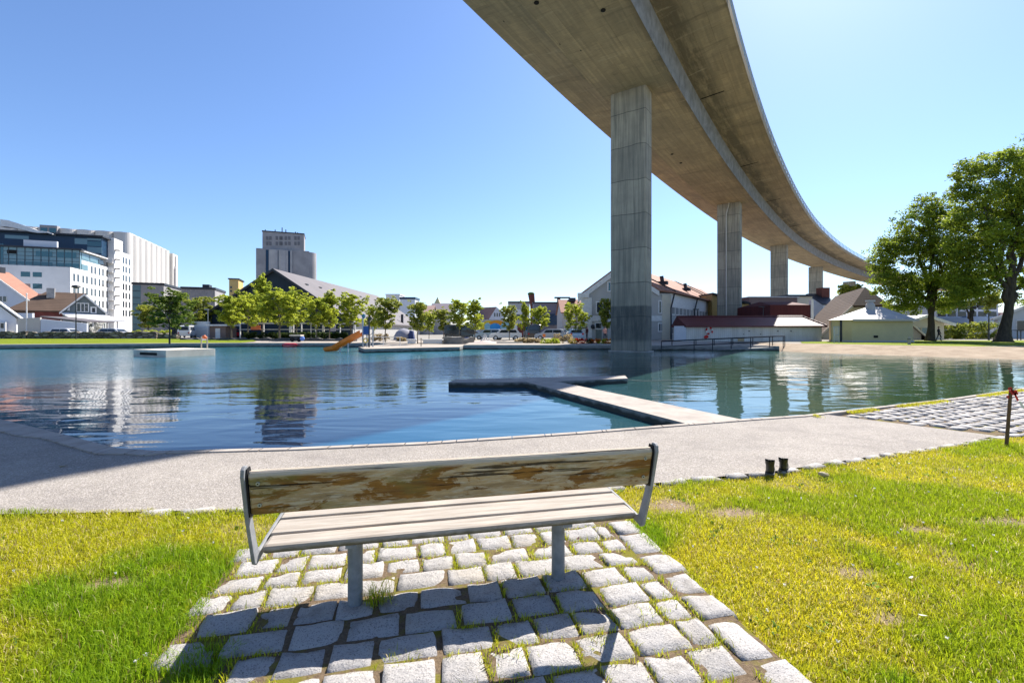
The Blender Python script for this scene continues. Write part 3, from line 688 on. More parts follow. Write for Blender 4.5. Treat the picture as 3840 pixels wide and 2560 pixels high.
for (px_, py_) in ((2520, 578), (2553, 611), (2012, 10), (2262, 38)):
    hb_ = ZB - CAMZ; c = Vector(((px_ - CX) / (HY - py_) * hb_, F_PX / (HY - py_) * hb_, ZB))
    m = MB(); m.cyl(c, 0.16, ZB - 0.05, ZB + 0.1, 10); m.build('drain_outlet', M_dark, bridge)

gx_ = rng.uniform(-7, 8, 5200); gy_ = rng.uniform(3.9, 9.2, 5200); lo_ = np.interp(gx_, lo_x, lo_y); up_ = np.array([interp(near, v) for v in gx_]) - .2
pe = np.minimum(gy_ - lo_, up_ - gy_); ok_ = (gy_ > lo_ - .02) & (gy_ < up_) & (rng.random(len(gx_)) < np.clip(1.1 - pe / .35, .06, 1)) & ((gx_ < 5.4) | (gy_ < 7.2))
gx_, gy_ = gx_[ok_], gy_[ok_]; n = len(gx_); s_ = rng.uniform(.003, .009, n); oct_ = np.array([[1, 0, 0], [0, 1, 0], [-1, 0, 0], [0, -1, 0], [0, 0, .8]])
V = np.stack([gx_, gy_, np.full(n, .001)], -1)[:, None] + oct_[None] * s_[:, None, None] * rng.uniform(.6, 1.4, (n, 5, 3)); b_ = np.arange(n)[:, None, None] * 5
Fq = (b_ + np.array([[0, 1, 4], [1, 2, 4], [2, 3, 4], [3, 0, 4]])[None]).reshape(-1, 3)
tag(np_mesh('loose_gravel', V.reshape(-1, 3), Fq, M('loose_gravel', (.34, .30, .27), (.16, .14, .12), 40, .9)), 'loose gravel grains along the edges of the path', 'gravel', kind='stuff')
# clover and plantain among the grass: little rosettes of broad leaves
cx_ = rng.uniform(-5, 6.5, 900); cy_ = rng.uniform(1.7, 6.0, 900); ok_ = (cy_ < np.interp(cx_, lo_x, lo_y) - .1) & (vnoise(cx_ + 3, cy_, 1.7) > .5); du = (cx_ - BM.x) * BU.x + (cy_ - BM.y) * BU.y; dn = (cx_ - BM.x) * BN.x + (cy_ - BM.y) * BN.y
ok_ &= ~((du > -1.5) & (du < 1.55) & (dn > -.9)); cx_, cy_ = cx_[ok_], cy_[ok_]; rx_ = np.repeat(cx_, 6) + rng.normal(0, .02, len(cx_) * 6); ry_ = np.repeat(cy_, 6) + rng.normal(0, .02, len(cx_) * 6); k_ = len(rx_)
cc = np.array([[.13, .25, .03]]) * rng.uniform(.7, 1.4, (k_, 1)); tag(blades('clover', rx_, ry_, rng.uniform(.02, .045, k_), rng.uniform(.012, .022, k_), cc, rng.uniform(.7, 1.5, k_)), 'broad-leaved clover and plantain scattered through the lawn', 'weeds', kind='stuff')
dx_ = rng.uniform(-4, 6.5, 260); dy_ = rng.uniform(1.9, 6.0, 260); ok_ = (dy_ < np.interp(dx_, lo_x, lo_y) - .1); du = (dx_ - BM.x) * BU.x + (dy_ - BM.y) * BU.y; dn = (dx_ - BM.x) * BN.x + (dy_ - BM.y) * BN.y
ok_ &= ~((du > -1.5) & (du < 1.55) & (dn > -.9)); dx_, dy_ = dx_[ok_], dy_[ok_]; k_ = len(dx_)
tag(blades('daisy_petals', np.repeat(dx_, 5) + rng.normal(0, .003, k_ * 5), np.repeat(dy_, 5) + rng.normal(0, .003, k_ * 5), np.full(k_ * 5, .012), np.full(k_ * 5, .007), np.full((k_ * 5, 3), .7), np.full(k_ * 5, .9), z0=.03), 'tiny white daisies dotted over the lawn', 'flowers', kind='stuff')

for (pts, lb) in (([(3.95, 15.85, -.10), (4.6, 15.95, WZ + .012), (5.4, 16.05, WZ + .014), (6.4, 16.3, WZ + .012)], 'thin pale rope floating off the right end of the jetty head'),):
    m = MB(); m.tube(pts, .013, 6); tag(m.build('rope', M('pale_rope', (.45, .42, .32), None, 9, .9), at=pts[0]), lb, 'rope')
# ------------------------------------------------------------------ the bench
def m_backwood():
    q = N('weathered_varnished_wood'); p = q.obj(); p = q.map(p, (1, 1, 1), (0, 0, -math.atan2(BU.y, BU.x))); x = q.xyz(p)
    g = q.noise(q.map(p, (2.2, 14, 14)), 2.0, 6, 0.65, 0.5); g2 = q.noise(q.map(p, (6, 60, 60)), 1.5, 4, 0.7)
    blot = q.noise(q.map(p, (1.6, 6, 5.5)), 1.5, 6, 0.68, 0.6); alg = q.noise(q.map(p, (1.3, 4, 4), (0, 0, 0), (5, 2, 1)), 1.6, 5, 0.6)
    c = q.mix(q.ramp(g, 0.35, 0.65), (0.46, 0.34, 0.19), (0.26, 0.185, 0.10))
    c = q.mix(q.ramp(g2, 0.55, 0.75, 0, 0.7), c, (0.46, 0.36, 0.24))
    c = q.mix(q.ramp(q.noise(q.map(p, (3.5, 26, 22)), 2.2, 6, .72), .50, .58, 0, .8), c, (0.46, 0.40, 0.31))
    c = q.mix(q.ramp(blot, 0.515, 0.545, 0, 0.9), c, q.mix(q.ramp(g, 0.3, 0.6), (0.30, 0.135, 0.016), (0.15, 0.065, 0.010)))
    c = q.mix(q.ramp(alg, 0.52, 0.64, 0, 0.7), c, (0.15, 0.145, 0.045))
    edge = q.ramp(q.math('ADD', x[2], q.ramp(q.noise(q.map(p, (4, 10, 10)), 2, 4), 0, 1, -0.014, 0.014)), 0.888, 0.905)
    c = q.mix(edge, c, (0.50, 0.43, 0.34))
    crack = q.noise(q.map(p, (1.0, 30, 34)), 1.2, 5, 0.6, 0.2); c = q.mix(q.ramp(crack, 0.61, 0.65, 0, 0.85), c, (0.035, 0.024, 0.014))
    q.set(c, 0.85, 0.2); q.bump(q.math('SUBTRACT', q.math('ADD', g2, blot), q.math('MULTIPLY', q.ramp(crack, 0.62, 0.68), 1.5)), 0.9, 0.008); return q.mat
def m_seatwood():
    q = N('bleached_seat_wood'); p = q.obj(); p = q.map(p, (1, 1, 1), (0, 0, -math.atan2(BU.y, BU.x)))
    g = q.noise(q.map(p, (1.8, 26, 14)), 1.6, 6, 0.65, 0.4); g2 = q.noise(q.map(p, (5, 90, 60)), 1.2, 4, 0.7); b = q.noise(q.map(p, (1.3, 3, 3)), 2.2, 5, 0.6)
    c = q.mix(q.ramp(g, 0.35, 0.68), (0.42, 0.38, 0.33), (0.27, 0.235, 0.195)); c = q.mix(q.ramp(g2, 0.55, 0.75, 0, 0.55), c, (0.20, 0.145, 0.095))
    c = q.mix(q.ramp(b, 0.55, 0.7, 0, 0.5), c, (0.52, 0.44, 0.35))
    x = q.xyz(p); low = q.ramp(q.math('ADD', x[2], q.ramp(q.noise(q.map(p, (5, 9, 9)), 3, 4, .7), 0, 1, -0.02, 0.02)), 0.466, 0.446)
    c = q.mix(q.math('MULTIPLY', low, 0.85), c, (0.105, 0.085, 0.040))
    q.set(c, 0.8, 0.25); q.bump(g2, 0.5, 0.004); return q.mat
M_bw = m_backwood(); M_sw = m_seatwood()
M_bsteel = M('bench_galvanised_steel', (0.27, 0.28, 0.29), (0.19, 0.197, 0.205), 14, 0.65, 0.4, 0.1, bump=0.15, bsc=60, bd=0.003)
M_rubgap = M('black_rubber_gap', (0.012, 0.012, 0.013), None, 5, 0.7)
bench = thing('park_bench', (BM.x, BM.y, 0), 'weathered wooden park bench seen from behind on the stone setts, stained brown backrest', 'bench')
fb_ = Fr((BM.x, BM.y, 0), math.degrees(math.atan2(BU.y, BU.x)))     # local x along the bench, local y away from the camera
U = 1.065
m = MB(); m.prof(fb_, [(-.300, .688), (-.345, .700), (-.392, .900), (-.384, .926), (-.352, .926), (-.340, .900)], -U, U)
bk = m.build('backrest', M_bw, bench, bevel=0.012)
for sx in (-1, 1):
    m = MB(); m.prof(fb_, [(-.290, .68), (-.346, .69), (-.396, .90), (-.388, .936), (-.345, .940), (-.330, .91)], sx * (U + .001), sx * (U + .007)); m.build('end_gap_strip', M_rubgap, bench)  # black strip: rubber at the rounded top, below it the gap's shade as colour
for i, (a, b, z0, z1) in enumerate([(-.195, -.050, .432, .478), (-.0475, .134, .440, .484), (.150, .325, .446, .490)]):
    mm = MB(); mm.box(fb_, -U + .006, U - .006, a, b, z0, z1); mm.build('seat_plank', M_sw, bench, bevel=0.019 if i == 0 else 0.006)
out = [(-.190, .404), (-.222, .398), (-.252, .418), (-.345, .665), (-.412, .905), (-.408, .938), (-.388, .952), (-.360, .948), (-.352, .93), (-.300, .70), (-.200, .468), (-.170, .452), (-.05, .462), (.15, .472), (.345, .478), (.36, .46), (.345, .440), (.15, .424), (-.05, .416)]
for sx in (-1, 1):
    mm = MB(); mm.prof(fb_, out if sx > 0 else out, min(sx * (U + .008), sx * (U + .026)), max(sx * (U + .008), sx * (U + .026))); fr_ = mm.build('end_frame', M_bsteel, bench, bevel=0.004)
for sx in (-1, 1):
    mm = MB(); c = fb_.w(sx * .619, 0, 0); mm.cyl(c, 0.042, -0.05, .425, 20); lg = mm.build('leg', M_bsteel, bench, smooth=False)
    mm = MB(); mm.box(fb_, sx * .619 - .03, sx * .619 + .03, -.185, .34, .418, .435); mm.build('bracket', M_bsteel, bench, parent=lg)
    for zz in (.752, .865):
        mm = MB(); yy = -.345 - (zz - .70) * .235; c = fb_.w(sx * (U - .045), yy - .001, zz); d = -fb_.y + Vector((0, 0, -.2)); mm.tube([c, c + d.normalized() * .006], .0095, 10); sc_ = mm.build('screw', M_steel, bench)
        mm = MB(); mm.tube([c + d.normalized() * .005, c + d.normalized() * .0066], .004, 8); mm.build('socket', M_dark, bench, parent=sc_)

# ------------------------------------------------------------------ small things on the near bank
M_boot = M('black_leather', (0.010, 0.010, 0.012), (0.025, 0.024, 0.022), 9, 0.45, 0.5)
M_sole = M('pale_rubber', (0.10, 0.095, 0.09), None, 9, 0.7)
def boot(px_, py_, rz, h, label):
    o = G(px_, py_, 0); t = thing('boot', o, label, 'boot', 'pair of black boots on the path edge'); fr = Fr(o, rz)
    m = MB(); ring = []
    for (z, y0, y1, hw) in ((.012, -.035, .20, .042), (.04, -.045, .205, .046), (.07, -.042, .17, .044), (.095, -.04, .09, .042), (h * .8, -.045, .055, .046), (h, -.05, .06, .05)):
        n = 16; ring.append([fr.w(hw * math.cos(2 * math.pi * k / n), (y0 + y1) / 2 + (y1 - y0) / 2 * math.sin(2 * math.pi * k / n), z + (.012 * abs(math.cos(2 * math.pi * k / n)) ** 3 if z == h else 0)) for k in range(n)])
    pts = sum(ring, []); f = []
    for i in range(5):
        for k in range(16): f.append((i * 16 + k, i * 16 + (k + 1) % 16, (i + 1) * 16 + (k + 1) % 16, (i + 1) * 16 + k))
    f.append(tuple(range(15, -1, -1))); m.add(pts, f); m.build('upper', M_boot, t, smooth=True)
    m = MB(); m.profy(fr, [(-.045, 0), (.045, 0), (.047, .016), (-.047, .016)], -.045, .205); m.build('sole', M_sole, t)
    m = MB(); m.tube([fr.w(-.012, -.052, h - .02), fr.w(-.012, -.056, h + .022), fr.w(.012, -.056, h + .022), fr.w(.012, -.052, h - .02)], .005, 6); m.build('pull_loop', M_boot, t)
boot(2887, 1777, -32, .15, 'black boot nearer the camera, left one of the pair at the path edge')
boot(2937, 1765, -36, .135, 'black boot standing farther off, right one of the pair at the path edge')
c = G(3088, 1788, 0); m = MB(); m.ball(c + Vector((0, 0, .03)), .06, 7, sq=(1.0, .55, .45))
for i, v in enumerate(m.v): m.v[i] = tuple(Vector(v) + Vector((random.uniform(-.004, .004), random.uniform(-.004, .004), -.18 * (v[0] - c.x))))
tag(m.build('loose_stone', M('pale_stone', (0.50, 0.42, 0.28), (0.36, 0.29, 0.18), 14, 0.9, bump=.5, bsc=40, bd=.005), at=c), 'small pale stone lying in the grass right of the boots', 'stone')
M_wst = M('brown_wood_stake', (0.15, 0.085, 0.04), (0.085, 0.05, 0.025), 10, 0.8, stretch=(8, 8, 1)); M_red = M('red_tape', (0.62, 0.025, 0.02), None, 5, 0.5); M_white = M('white_tape', (0.78, 0.77, 0.74), None, 5, 0.5)
c = G(3774, 1672, 0); t = thing('marker_stake', c, 'thin brown stake at the lawn edge with red and white tape tied on', 'stake')
m = MB(); tp = P(3790, 1464, c.y); m.tube([c + Vector((0, 0, -.1)), c, tp], [.021, .021, .019], 6); m.build('stake', M_wst, t)
def ribbon(pts, wd, mat, nm, root):
    m = MB(); pts = [Vector(p) for p in pts]; th = Vector((0, .0012, 0))
    for a, b in zip(pts[:-1], pts[1:]):
        d = (b - a).normalized(); s_ = d.cross(Vector((0, 1, 0))).normalized() * wd / 2; q = [a - s_, a + s_, b + s_, b - s_]
        m.add([x - th for x in q] + [x + th for x in q], [(0, 1, 2, 3), (7, 6, 5, 4), (0, 4, 5, 1), (1, 5, 6, 2), (2, 6, 7, 3), (3, 7, 4, 0)])
    return m.build(nm, mat, root)
k = tp; Y_ = c.y - .022
q = lambda a, b: P(a, b, Y_)
ribbon([q(3782, 1462), q(3786, 1454), q(3794, 1457), q(3793, 1466), q(3784, 1466)], .03, M_red, 'tape_knot', t)
ribbon([q(3795, 1468), q(3804, 1466), q(3814, 1470), q(3811, 1478), q(3800, 1476), q(3795, 1470)], .04, M_red, 'tape_bow', t)
ribbon([q(3796, 1464), q(3806, 1456), q(3814, 1453)], .028, M_white, 'tape_end', t)
ribbon([q(3805, 1474), q(3811, 1488), q(3818, 1502)], .028, M_red, 'tape_tail', t)
ribbon([q(3782, 1484), q(3774, 1488), q(3783, 1491)], .022, M_red, 'tape_end', t)
ribbon([q(3822, 1504), q(3834, 1522), q(3850, 1538), q(3890, 1570), q(3960, 1600)], .03, M_white, 'tape_tail', t)
M_lf = M('dry_leaf', (0.05, 0.022, 0.018), (0.09, 0.04, 0.025), 30, 0.8); M_lfw = M('pale_leaf', (0.62, 0.62, 0.55), (0.45, 0.5, 0.35), 30, 0.7)
def leaf(px_, py_, s, mat, rz, label, z=0.03, n=5):
    c = G(px_, py_, z); fr = Fr(c, rz); m = MB(); top = [fr.w(s * a, s * b, s * k) for a, b, k in ((-1, 0, .1), (-.4, .38, .0), (.4, .34, .15), (1, 0, .35), (.4, -.34, .2), (-.4, -.38, .02))]
    m.add(top + [p - Vector((0, 0, .0015)) for p in top], [(0, 1, 2, 3, 4, 5), (11, 10, 9, 8, 7, 6)] + [(i, (i + 1) % 6, 6 + (i + 1) % 6, 6 + i) for i in range(6)])
    tag(m.build('fallen_leaf', mat, at=c), label, 'leaf')
leaf(2168, 2018, .022, M_lf, 60, 'dark curled leaf on a sett beyond the right bench leg', .045)
leaf(3416, 2164, .020, M_lfw, 20, 'white petal lying highest in the grass right of the setts', .05)
leaf(3460, 2306, .020, M_lfw, -40, 'white petal lying nearest the bottom right corner', .05)
leaf(238, 1748, .05, M('yellow_leaf', (0.32, 0.24, 0.08), None, 20, .8), 5, 'yellowed leaf on the path at the left edge of the photo', .004)
# ------------------------------------------------------------------ building kit
M_white_w = M('white_render', (0.72, 0.71, 0.69), (0.66, 0.65, 0.63), 0.6, 0.8)
M_silo_w = M('white_silo_concrete', (0.60, 0.575, 0.54), (0.52, 0.50, 0.465), 0.25, 0.8, stretch=(1, 1, .15))
M_glass = N('dark_window_glass'); M_glass.set((0.025, 0.035, 0.045), 0.08, 0.6); M_glass = M_glass.mat
M_teal = N('teal_facade_glass'); M_teal.set((0.010, 0.085, 0.115), 0.10, 0.7); M_teal = M_teal.mat
M_tealp = N('pale_facade_glass'); M_tealp.set((0.12, 0.21, 0.235), 0.12, 0.7); M_tealp = M_tealp.mat
M_navy = M('dark_blue_cladding', (0.012, 0.045, 0.095), (0.010, 0.036, 0.075), 0.5, 0.4)
M_trim = M('white_trim', (0.75, 0.74, 0.72), None, 3, 0.6)
M_darkm = M('dark_metal', (0.035, 0.04, 0.05), None, 3, 0.5)
M_greyc = M('grey_old_concrete', (0.33, 0.32, 0.32), (0.25, 0.245, 0.25), 0.35, 0.9)
M_greyl = M('lighter_old_concrete', (0.40, 0.39, 0.385), (0.33, 0.325, 0.325), 0.5, 0.9)
def m_tiles(name, c, c2, rows=0.32, rough=.75, spec=.3):
    """roof tiles: courses and pans cut into the surface along its own slope"""
    q = N(name); p = q.obj(); x = q.xyz(p)
    z = q.math('MODULO', q.math('ADD', x[2], 90.0), rows); course = q.ramp(z, 0, rows * .28, 0, 1)
    g = q.noise(p, 0.6, 5); c_ = q.mix(q.ramp(g, .35, .65), c, c2); c_ = q.mix(course, tuple(v * .55 for v in c), c_)
    q.set(c_, rough, spec); q.bump(course, 0.6, 0.05); return q.mat
M_tile_o = m_tiles('orange_roof_tiles', (0.36, 0.175, 0.12), (0.30, 0.145, 0.10))
M_tile_b = m_tiles('brown_roof_tiles', (0.115, 0.075, 0.052), (0.09, 0.058, 0.04), .30)
M_tile_m = m_tiles('maroon_roof_tiles', (0.115, 0.022, 0.024), (0.085, 0.018, 0.02), .24, .5, .45)
def m_boards(name, c, c2, pitch=.22, axis=0, rough=.8):
    q = N(name); p = q.obj(); x = q.xyz(p); s_ = q.math('ADD', q.math('MULTIPLY', x[0], .94 if axis == 0 else 0.), q.math('MULTIPLY', x[1], .34 if axis == 0 else 0.)) if axis == 0 else x[2]
    z = q.math('MODULO', q.math('ADD', s_, 900.0), pitch); gap = q.ramp(z, 0, pitch * .16, 1, 0); g = q.noise(q.map(p, (1.5, 1.5, .4)), 1.0, 5, .6)
    q.set(q.mix(q.math('MULTIPLY', gap, .55), q.mix(q.ramp(g, .35, .7), c, c2), tuple(v * .4 for v in c)), rough, .3); q.bump(gap, -.5, .03); return q.mat
M_board_w = m_boards('white_vertical_boards', (0.62, 0.61, 0.58), (0.50, 0.48, 0.43))
M_board_dk = m_boards('dark_blue_grey_boards', (0.022, 0.034, 0.048), (0.03, 0.044, 0.06), .35, 1)
M_board_g = m_boards('grey_green_boards', (0.16, 0.19, 0.20), (0.13, 0.155, 0.165), .18, 1)
M_corr = m_boards('dark_red_corrugated_sheet', (0.10, 0.022, 0.020), (0.075, 0.016, 0.016), .42)
M_brick = M('red_brick', (0.16, 0.055, 0.04), (0.12, 0.042, 0.034), 1.5, .9)
M_bwhite = M('pale_blue_white_wall', (0.58, 0.61, 0.66), (0.54, 0.57, 0.62), .8, .8)
M_roofg = M('pale_grey_roof_sheet', (0.135, 0.122, 0.126), (0.112, 0.102, 0.106), .3, .7, .3, stretch=(1, 1, 1))
M_yellow = M('ochre_yellow_wall', (0.56, 0.40, 0.16), (0.50, 0.35, 0.14), .8, .85)
M_kiosk = M('pale_yellow_render', (0.60, 0.50, 0.27), (0.54, 0.45, 0.25), .8, .85)
M_cream = M('cream_render', (0.62, 0.57, 0.46), (0.56, 0.51, 0.41), .7, .85)
M_beige = M('beige_render', (0.50, 0.47, 0.42), (0.46, 0.43, 0.38), .7, .85)
M_greyw = M('pale_grey_render', (0.45, 0.44, 0.42), (0.41, 0.40, 0.38), .7, .85)
M_mush = M('mushroom_brown_cladding', (0.34, 0.24, 0.21), (0.30, 0.21, 0.185), .7, .85)

def pane(root, fr, ax, a0, a1, z0, z1, d, glass=None, frame=None, mull=0, fw=.08, parent=None):
    """a window standing in the plane x=d ('x') or y=d ('y'); out is +x for 'x', -y for 'y'"""
    m = MB(); e = .04
    B = (lambda mm, p0, p1, q0, q1, o0, o1, k=0: mm.box(fr, d + o0, d + o1, p0, p1, q0, q1, k)) if ax == 'x' else (lambda mm, p0, p1, q0, q1, o0, o1, k=0: mm.box(fr, p0, p1, d - o1, d - o0, q0, q1, k))
    if frame is not None:
        B(m, a0 - fw, a1 + fw, z1, z1 + fw, .0, e + .04); B(m, a0 - fw, a1 + fw, z0 - fw, z0, .0, e + .06); B(m, a0 - fw, a0, z0, z1, 0, e + .04); B(m, a1, a1 + fw, z0, z1, 0, e + .04)
        for k in range(mull):
            c = a0 + (a1 - a0) * (k + 1) / (mull + 1); B(m, c - fw * .35, c + fw * .35, z0, z1, 0, e + .03)
        w_ = m.build('window', frame, root, parent=parent); m = MB(); B(m, a0, a1, z0, z1, .0, e - .01); m.build('pane', glass or M_glass, root, parent=w_) if parent is None else m.build('pane', glass or M_glass, root, parent=parent)
        return w_
    B(m, a0, a1, z0, z1, -.05, .03); return m.build('window', glass or M_glass, root, parent=parent)
def gable(root, fr, x0, x1, y0, y1, z0, ze, zr, wallm, roofm, over=.35, th=.22, along='y', xr=None, wall_name='wall', fascia=None):
    """gabled box: ridge along local y ('y', gables face -y and +y) or along x"""
    m = MB()
    if along == 'y':
        c = (x0 + x1) / 2 if xr is None else xr
        m.profy(fr, [(x0, z0), (x1, z0), (x1, ze), (c, zr), (x0, ze)], y0, y1); wl = m.build(wall_name, wallm, root)
        m = MB(); s0 = (zr - ze) / (c - x0); s1 = (zr - ze) / (x1 - c)
        m.profy(fr, [(c, zr + .03), (c, zr + .03 + th), (x0 - over, ze - over * s0 + .03 + th), (x0 - over, ze - over * s0 + .03)], y0 - over, y1 + over)
        m.profy(fr, [(c + .004, zr + .03), (x1 + over, ze - over * s1 + .03), (x1 + over, ze - over * s1 + .03 + th), (c + .004, zr + .03 + th)], y0 - over, y1 + over)
        rf = m.build('roof', roofm, root)
        if fascia is not None:
            m = MB(); g = over + .05
            m.profy(fr, [(c, zr - .12), (c, zr + .03 + th + .03), (x0 - g, ze - g * s0 + .06 + th), (x0 - g, ze - g * s0 - .12)], y0 - over - .09, y0 - over)
            m.profy(fr, [(c + .004, zr - .12), (x1 + g, ze - g * s1 - .12), (x1 + g, ze - g * s1 + .06 + th), (c + .004, zr + .03 + th + .03)], y0 - over - .09, y0 - over); m.build('bargeboard', fascia, root, parent=rf)
    else:
        c = (y0 + y1) / 2; s0 = (zr - ze) / (c - y0)
        m.prof(fr, [(y0, z0), (y1, z0), (y1, ze), (c, zr), (y0, ze)], x0, x1); wl = m.build(wall_name, wallm, root); m = MB()
        m.prof(fr, [(c, zr + .03), (c, zr + .03 + th), (y0 - over, ze - over * s0 + .03 + th), (y0 - over, ze - over * s0 + .03)], x0 - over, x1 + over)
        m.prof(fr, [(c + .004, zr + .03), (y1 + over, ze - over * s0 + .03), (y1 + over, ze - over * s0 + .03 + th), (c + .004, zr + .03 + th)], x0 - over, x1 + over); rf = m.build('roof', roofm, root)
    return wl, rf
GZ = 0.36

# ------------------------------------------------------------------ white office block on the left
o_ = P(264, 1002, 105); fo_ = Fr((o_.x, o_.y, 0), 21.0)
zA = fo_.on_x(264.5, 1002)[1]; yG, zG0 = fo_.on_x(300, 1006); zG = fo_.on_x(300, 939)[1]; yU, zU = fo_.on_x(386, 891); yT = fo_.on_x(410, 940)[0]; dT = fo_.on_y(428, 900, yT)[0]
yT2 = fo_.on_x(460, 900, dT)[0]; yE = fo_.on_x(492, 960, dT)[0]; zT = fo_.on_x(460, 906, dT)[1]; zE = fo_.on_x(492, 958, dT)[1]; zE = min(zE, zT - 2)
office = thing('office_building', (o_.x, o_.y, 0), 'large white office block with teal glass upper storeys, at the far left', 'building')
m = MB(); m.box(fo_, -46, 0, 0, yT, GZ, zA); m.box(fo_, -20, 0, 5.0, yT, zA, zG - 2.2); m.build('wall', M_white_w, office)
m = MB(); m.box(fo_, -46, -.02, yG, yG + 10, zA, zG); gl = m.build('glass_storey', M_tealp, office)
m = MB(); m.box(fo_, -46, .5, yG - .5, yG + 11, zG, zG + .35); m.build('roof_slab', M_darkm, office)
m = MB(); m.box(fo_, -46, -.3, yU, yT + 8, zG + .35, zU); m.build('upper_storey', M_navy, office)
m = MB(); m.box(fo_, -47, .3, yU - .9, yT + 8, zU, zU + .4); m.build('roof_slab', M_darkm, office)
m = MB(); m.box(fo_, -5.5, dT, yT, yT2, GZ, zT); m.box(fo_, -5.5, dT, yT2 + .002, yE, GZ, zE); m.build('stair_tower', M_white_w, office)
# curtain wall grid and darker panes, facing the camera
m = MB()
for k in range(0, 26): xx = -.05 - k * 1.42; m.box(fo_, xx - .05, xx + .05, yG - .07, yG, zA + .05, zG)
for k in range(1, 5): zz = zA + (zG - zA) * k / 5; m.box(fo_, -38, 0, yG - .05, yG, zz - .04, zz + .04)
m.build('mullions', M_darkm, office, parent=gl)
def opx(px_, py_, px1, py1, y0): 
    a, z1 = fo_.on_y(px_, py_, y0); b, z0 = fo_.on_y(px1, py1, y0); return a, b, z0, z1
for (a, b, c, d, gm) in ((135, 941, 196, 963, M_teal), (213, 944, 286, 969, M_teal), (27, 936, 64, 952, M_dark), (26, 978, 120, 992, M_teal), (121, 981, 196, 998, M_teal), (213, 986, 296, 1003, M_teal), (0, 914, 12, 990, M_teal)):
    x0, x1, z0, z1 = opx(a, b, c, d, yG); pane(office, fo_, 'y', x0, x1, z0, z1, yG - .03, gm)
for (a, b, c, d, gm) in ((280, 893, 327, 917, M_tealp), (327, 904, 379, 925, M_teal), (327, 925, 382, 950, M_tealp), (327, 893, 379, 903, M_tealp), (18, 880, 108, 898, M_tealp)):
    x0, x1, z0, z1 = opx(a, b, c, d, yU); z0 = max(z0, zG + .4); pane(office, fo_, 'y', x0, x1, z0, z1, yU, gm)
for (a, b, c, d, gm) in ((78, 1018, 113, 1038, M_teal), (123, 1020, 157, 1039, M_teal), (78, 1063, 114, 1083, M_mush), (123, 1063, 158, 1083, M_teal)):
    x0, x1, z0, z1 = opx(a, b, c, d, 0); pane(office, fo_, 'y', x0, x1, z0, z1, 0, gm)
# pale lit glass round the corner, then the rows of windows on the sunny side
for (a, b, c, d) in ((306, 948, 329, 977), (337, 960, 360, 985), (306, 993, 329, 1016)):
    y0, z1 = fo_.on_x(a, b); y1, z0 = fo_.on_x(c, d); pane(office, fo_, 'x', y0, y1, z0, z1 + .2, .02, M_tealp)
y0, z1 = fo_.on_x(369, 973); y1, z0 = fo_.on_x(388, 993); pane(office, fo_, 'x', y0, y1, z0, z1, 0.02)
y0, z1 = fo_.on_x(398, 983); y1, z0 = fo_.on_x(404, 1000); pane(office, fo_, 'x', y0, y1, z0, z1, 0.02)
m = MB(); y0 = fo_.on_x(302, 940)[0]; y1 = fo_.on_x(392, 970)[0]; m.box(fo_, -.5, .75, y0, y1, zG - .25, zG - .02); m.build('sun_canopy', M_trim, office)
zr_ = fo_.on_x(278, 1038)[1]; zr2 = fo_.on_x(279, 1083)[1]; fh = zr_ - zr2
cols = [278, 293, 312, 326, 344, 357, 373, 386, 401]
for r_ in range(-1, 6):
    for c_ in cols:
        if r_ == -1 and c_ < 340: continue
        yc = fo_.on_x(c_, 1040)[0]; zc = zr_ - fh * r_
        if zc < 3 or (c_ < 330 and r_ > 3): continue
        pane(office, fo_, 'x', yc - .42, yc + .42, zc - 1.0, zc + .75, 0)
zr_ = fo_.on_x(462, 975, dT)[1]; zr2 = fo_.on_x(462, 1008, dT)[1]; fh2 = zr_ - zr2
for r_ in range(7):
    for c_ in (463, 473, 486):
        yc = fo_.on_x(c_, 980, dT)[0]; zc = zr_ - fh2 * r_
        pane(office, fo_, 'x', yc - .5, yc + .5, zc - .9, zc + .8, dT)
for r_ in range(7):                                        # landings and lamps of the open stair
    zc = zr_ + 1.2 - fh2 * r_
    m = MB(); m.box(fo_, 0.01, dT - .01, yT - .9, yT - .01, zc - 3.0, zc - 2.75); m.box(fo_, 0.01, dT - .01, yT - .95, yT - .9, zc - 2.75, zc - 1.75); m.build('landing', M_trim, office)
    m = MB(); m.box(fo_, dT + .01, dT + 1.0, yT + .2, yT + .9, zc + .6, zc + .85); m.build('bracket_lamp', M_darkm, office)
for (a, b, c_, d_) in ((438, 914, 452, 921), (438, 1008, 454, 1012), (438, 1073, 452, 1076), (437, 1107, 455, 1112), (436, 1141, 455, 1146)):
    y0, z1 = fo_.on_x(a, b, dT); y1, z0 = fo_.on_x(c_, d_, dT); m = MB(); m.box(fo_, dT, dT + .03, min(y0, y1), max(y0, y1), min(z0, z1) , max(z0, z1)); m.build('sign_plate', M_greyw, office)
# swooping white roof piece
m = MB(); pts = [(0, 822), (30, 826), (70, 838), (110, 852), (140, 864), (176, 868), (197, 876)]; top = []; 
for a, b in pts: top.append(fo_.on_y(a, b, yU - 1.5))
low = [fo_.on_y(a, b, yU - 1.5) for a, b in ((197, 879), (176, 873), (140, 873), (110, 868), (70, 858), (30, 850), (0, 848))]
m.profy(fo_, [(a, b) for a, b in top + low], yU - 1.5, yU + .5); m.build('curved_canopy', M_trim, office)
m = MB(); x0 = fo_.on_y(92, 905, yG + 1)[0]; x1 = fo_.on_y(217, 905, yG + 1)[0]; zz = fo_.on_y(150, 920, yG + 1)[1]; z2 = fo_.on_y(150, 903, yG + 1)[1]
m.box(fo_, x0, x1, yG + .6, yG + 1.2, zG + .35, z2); m.build('terrace_screen', M_bwhite, office)

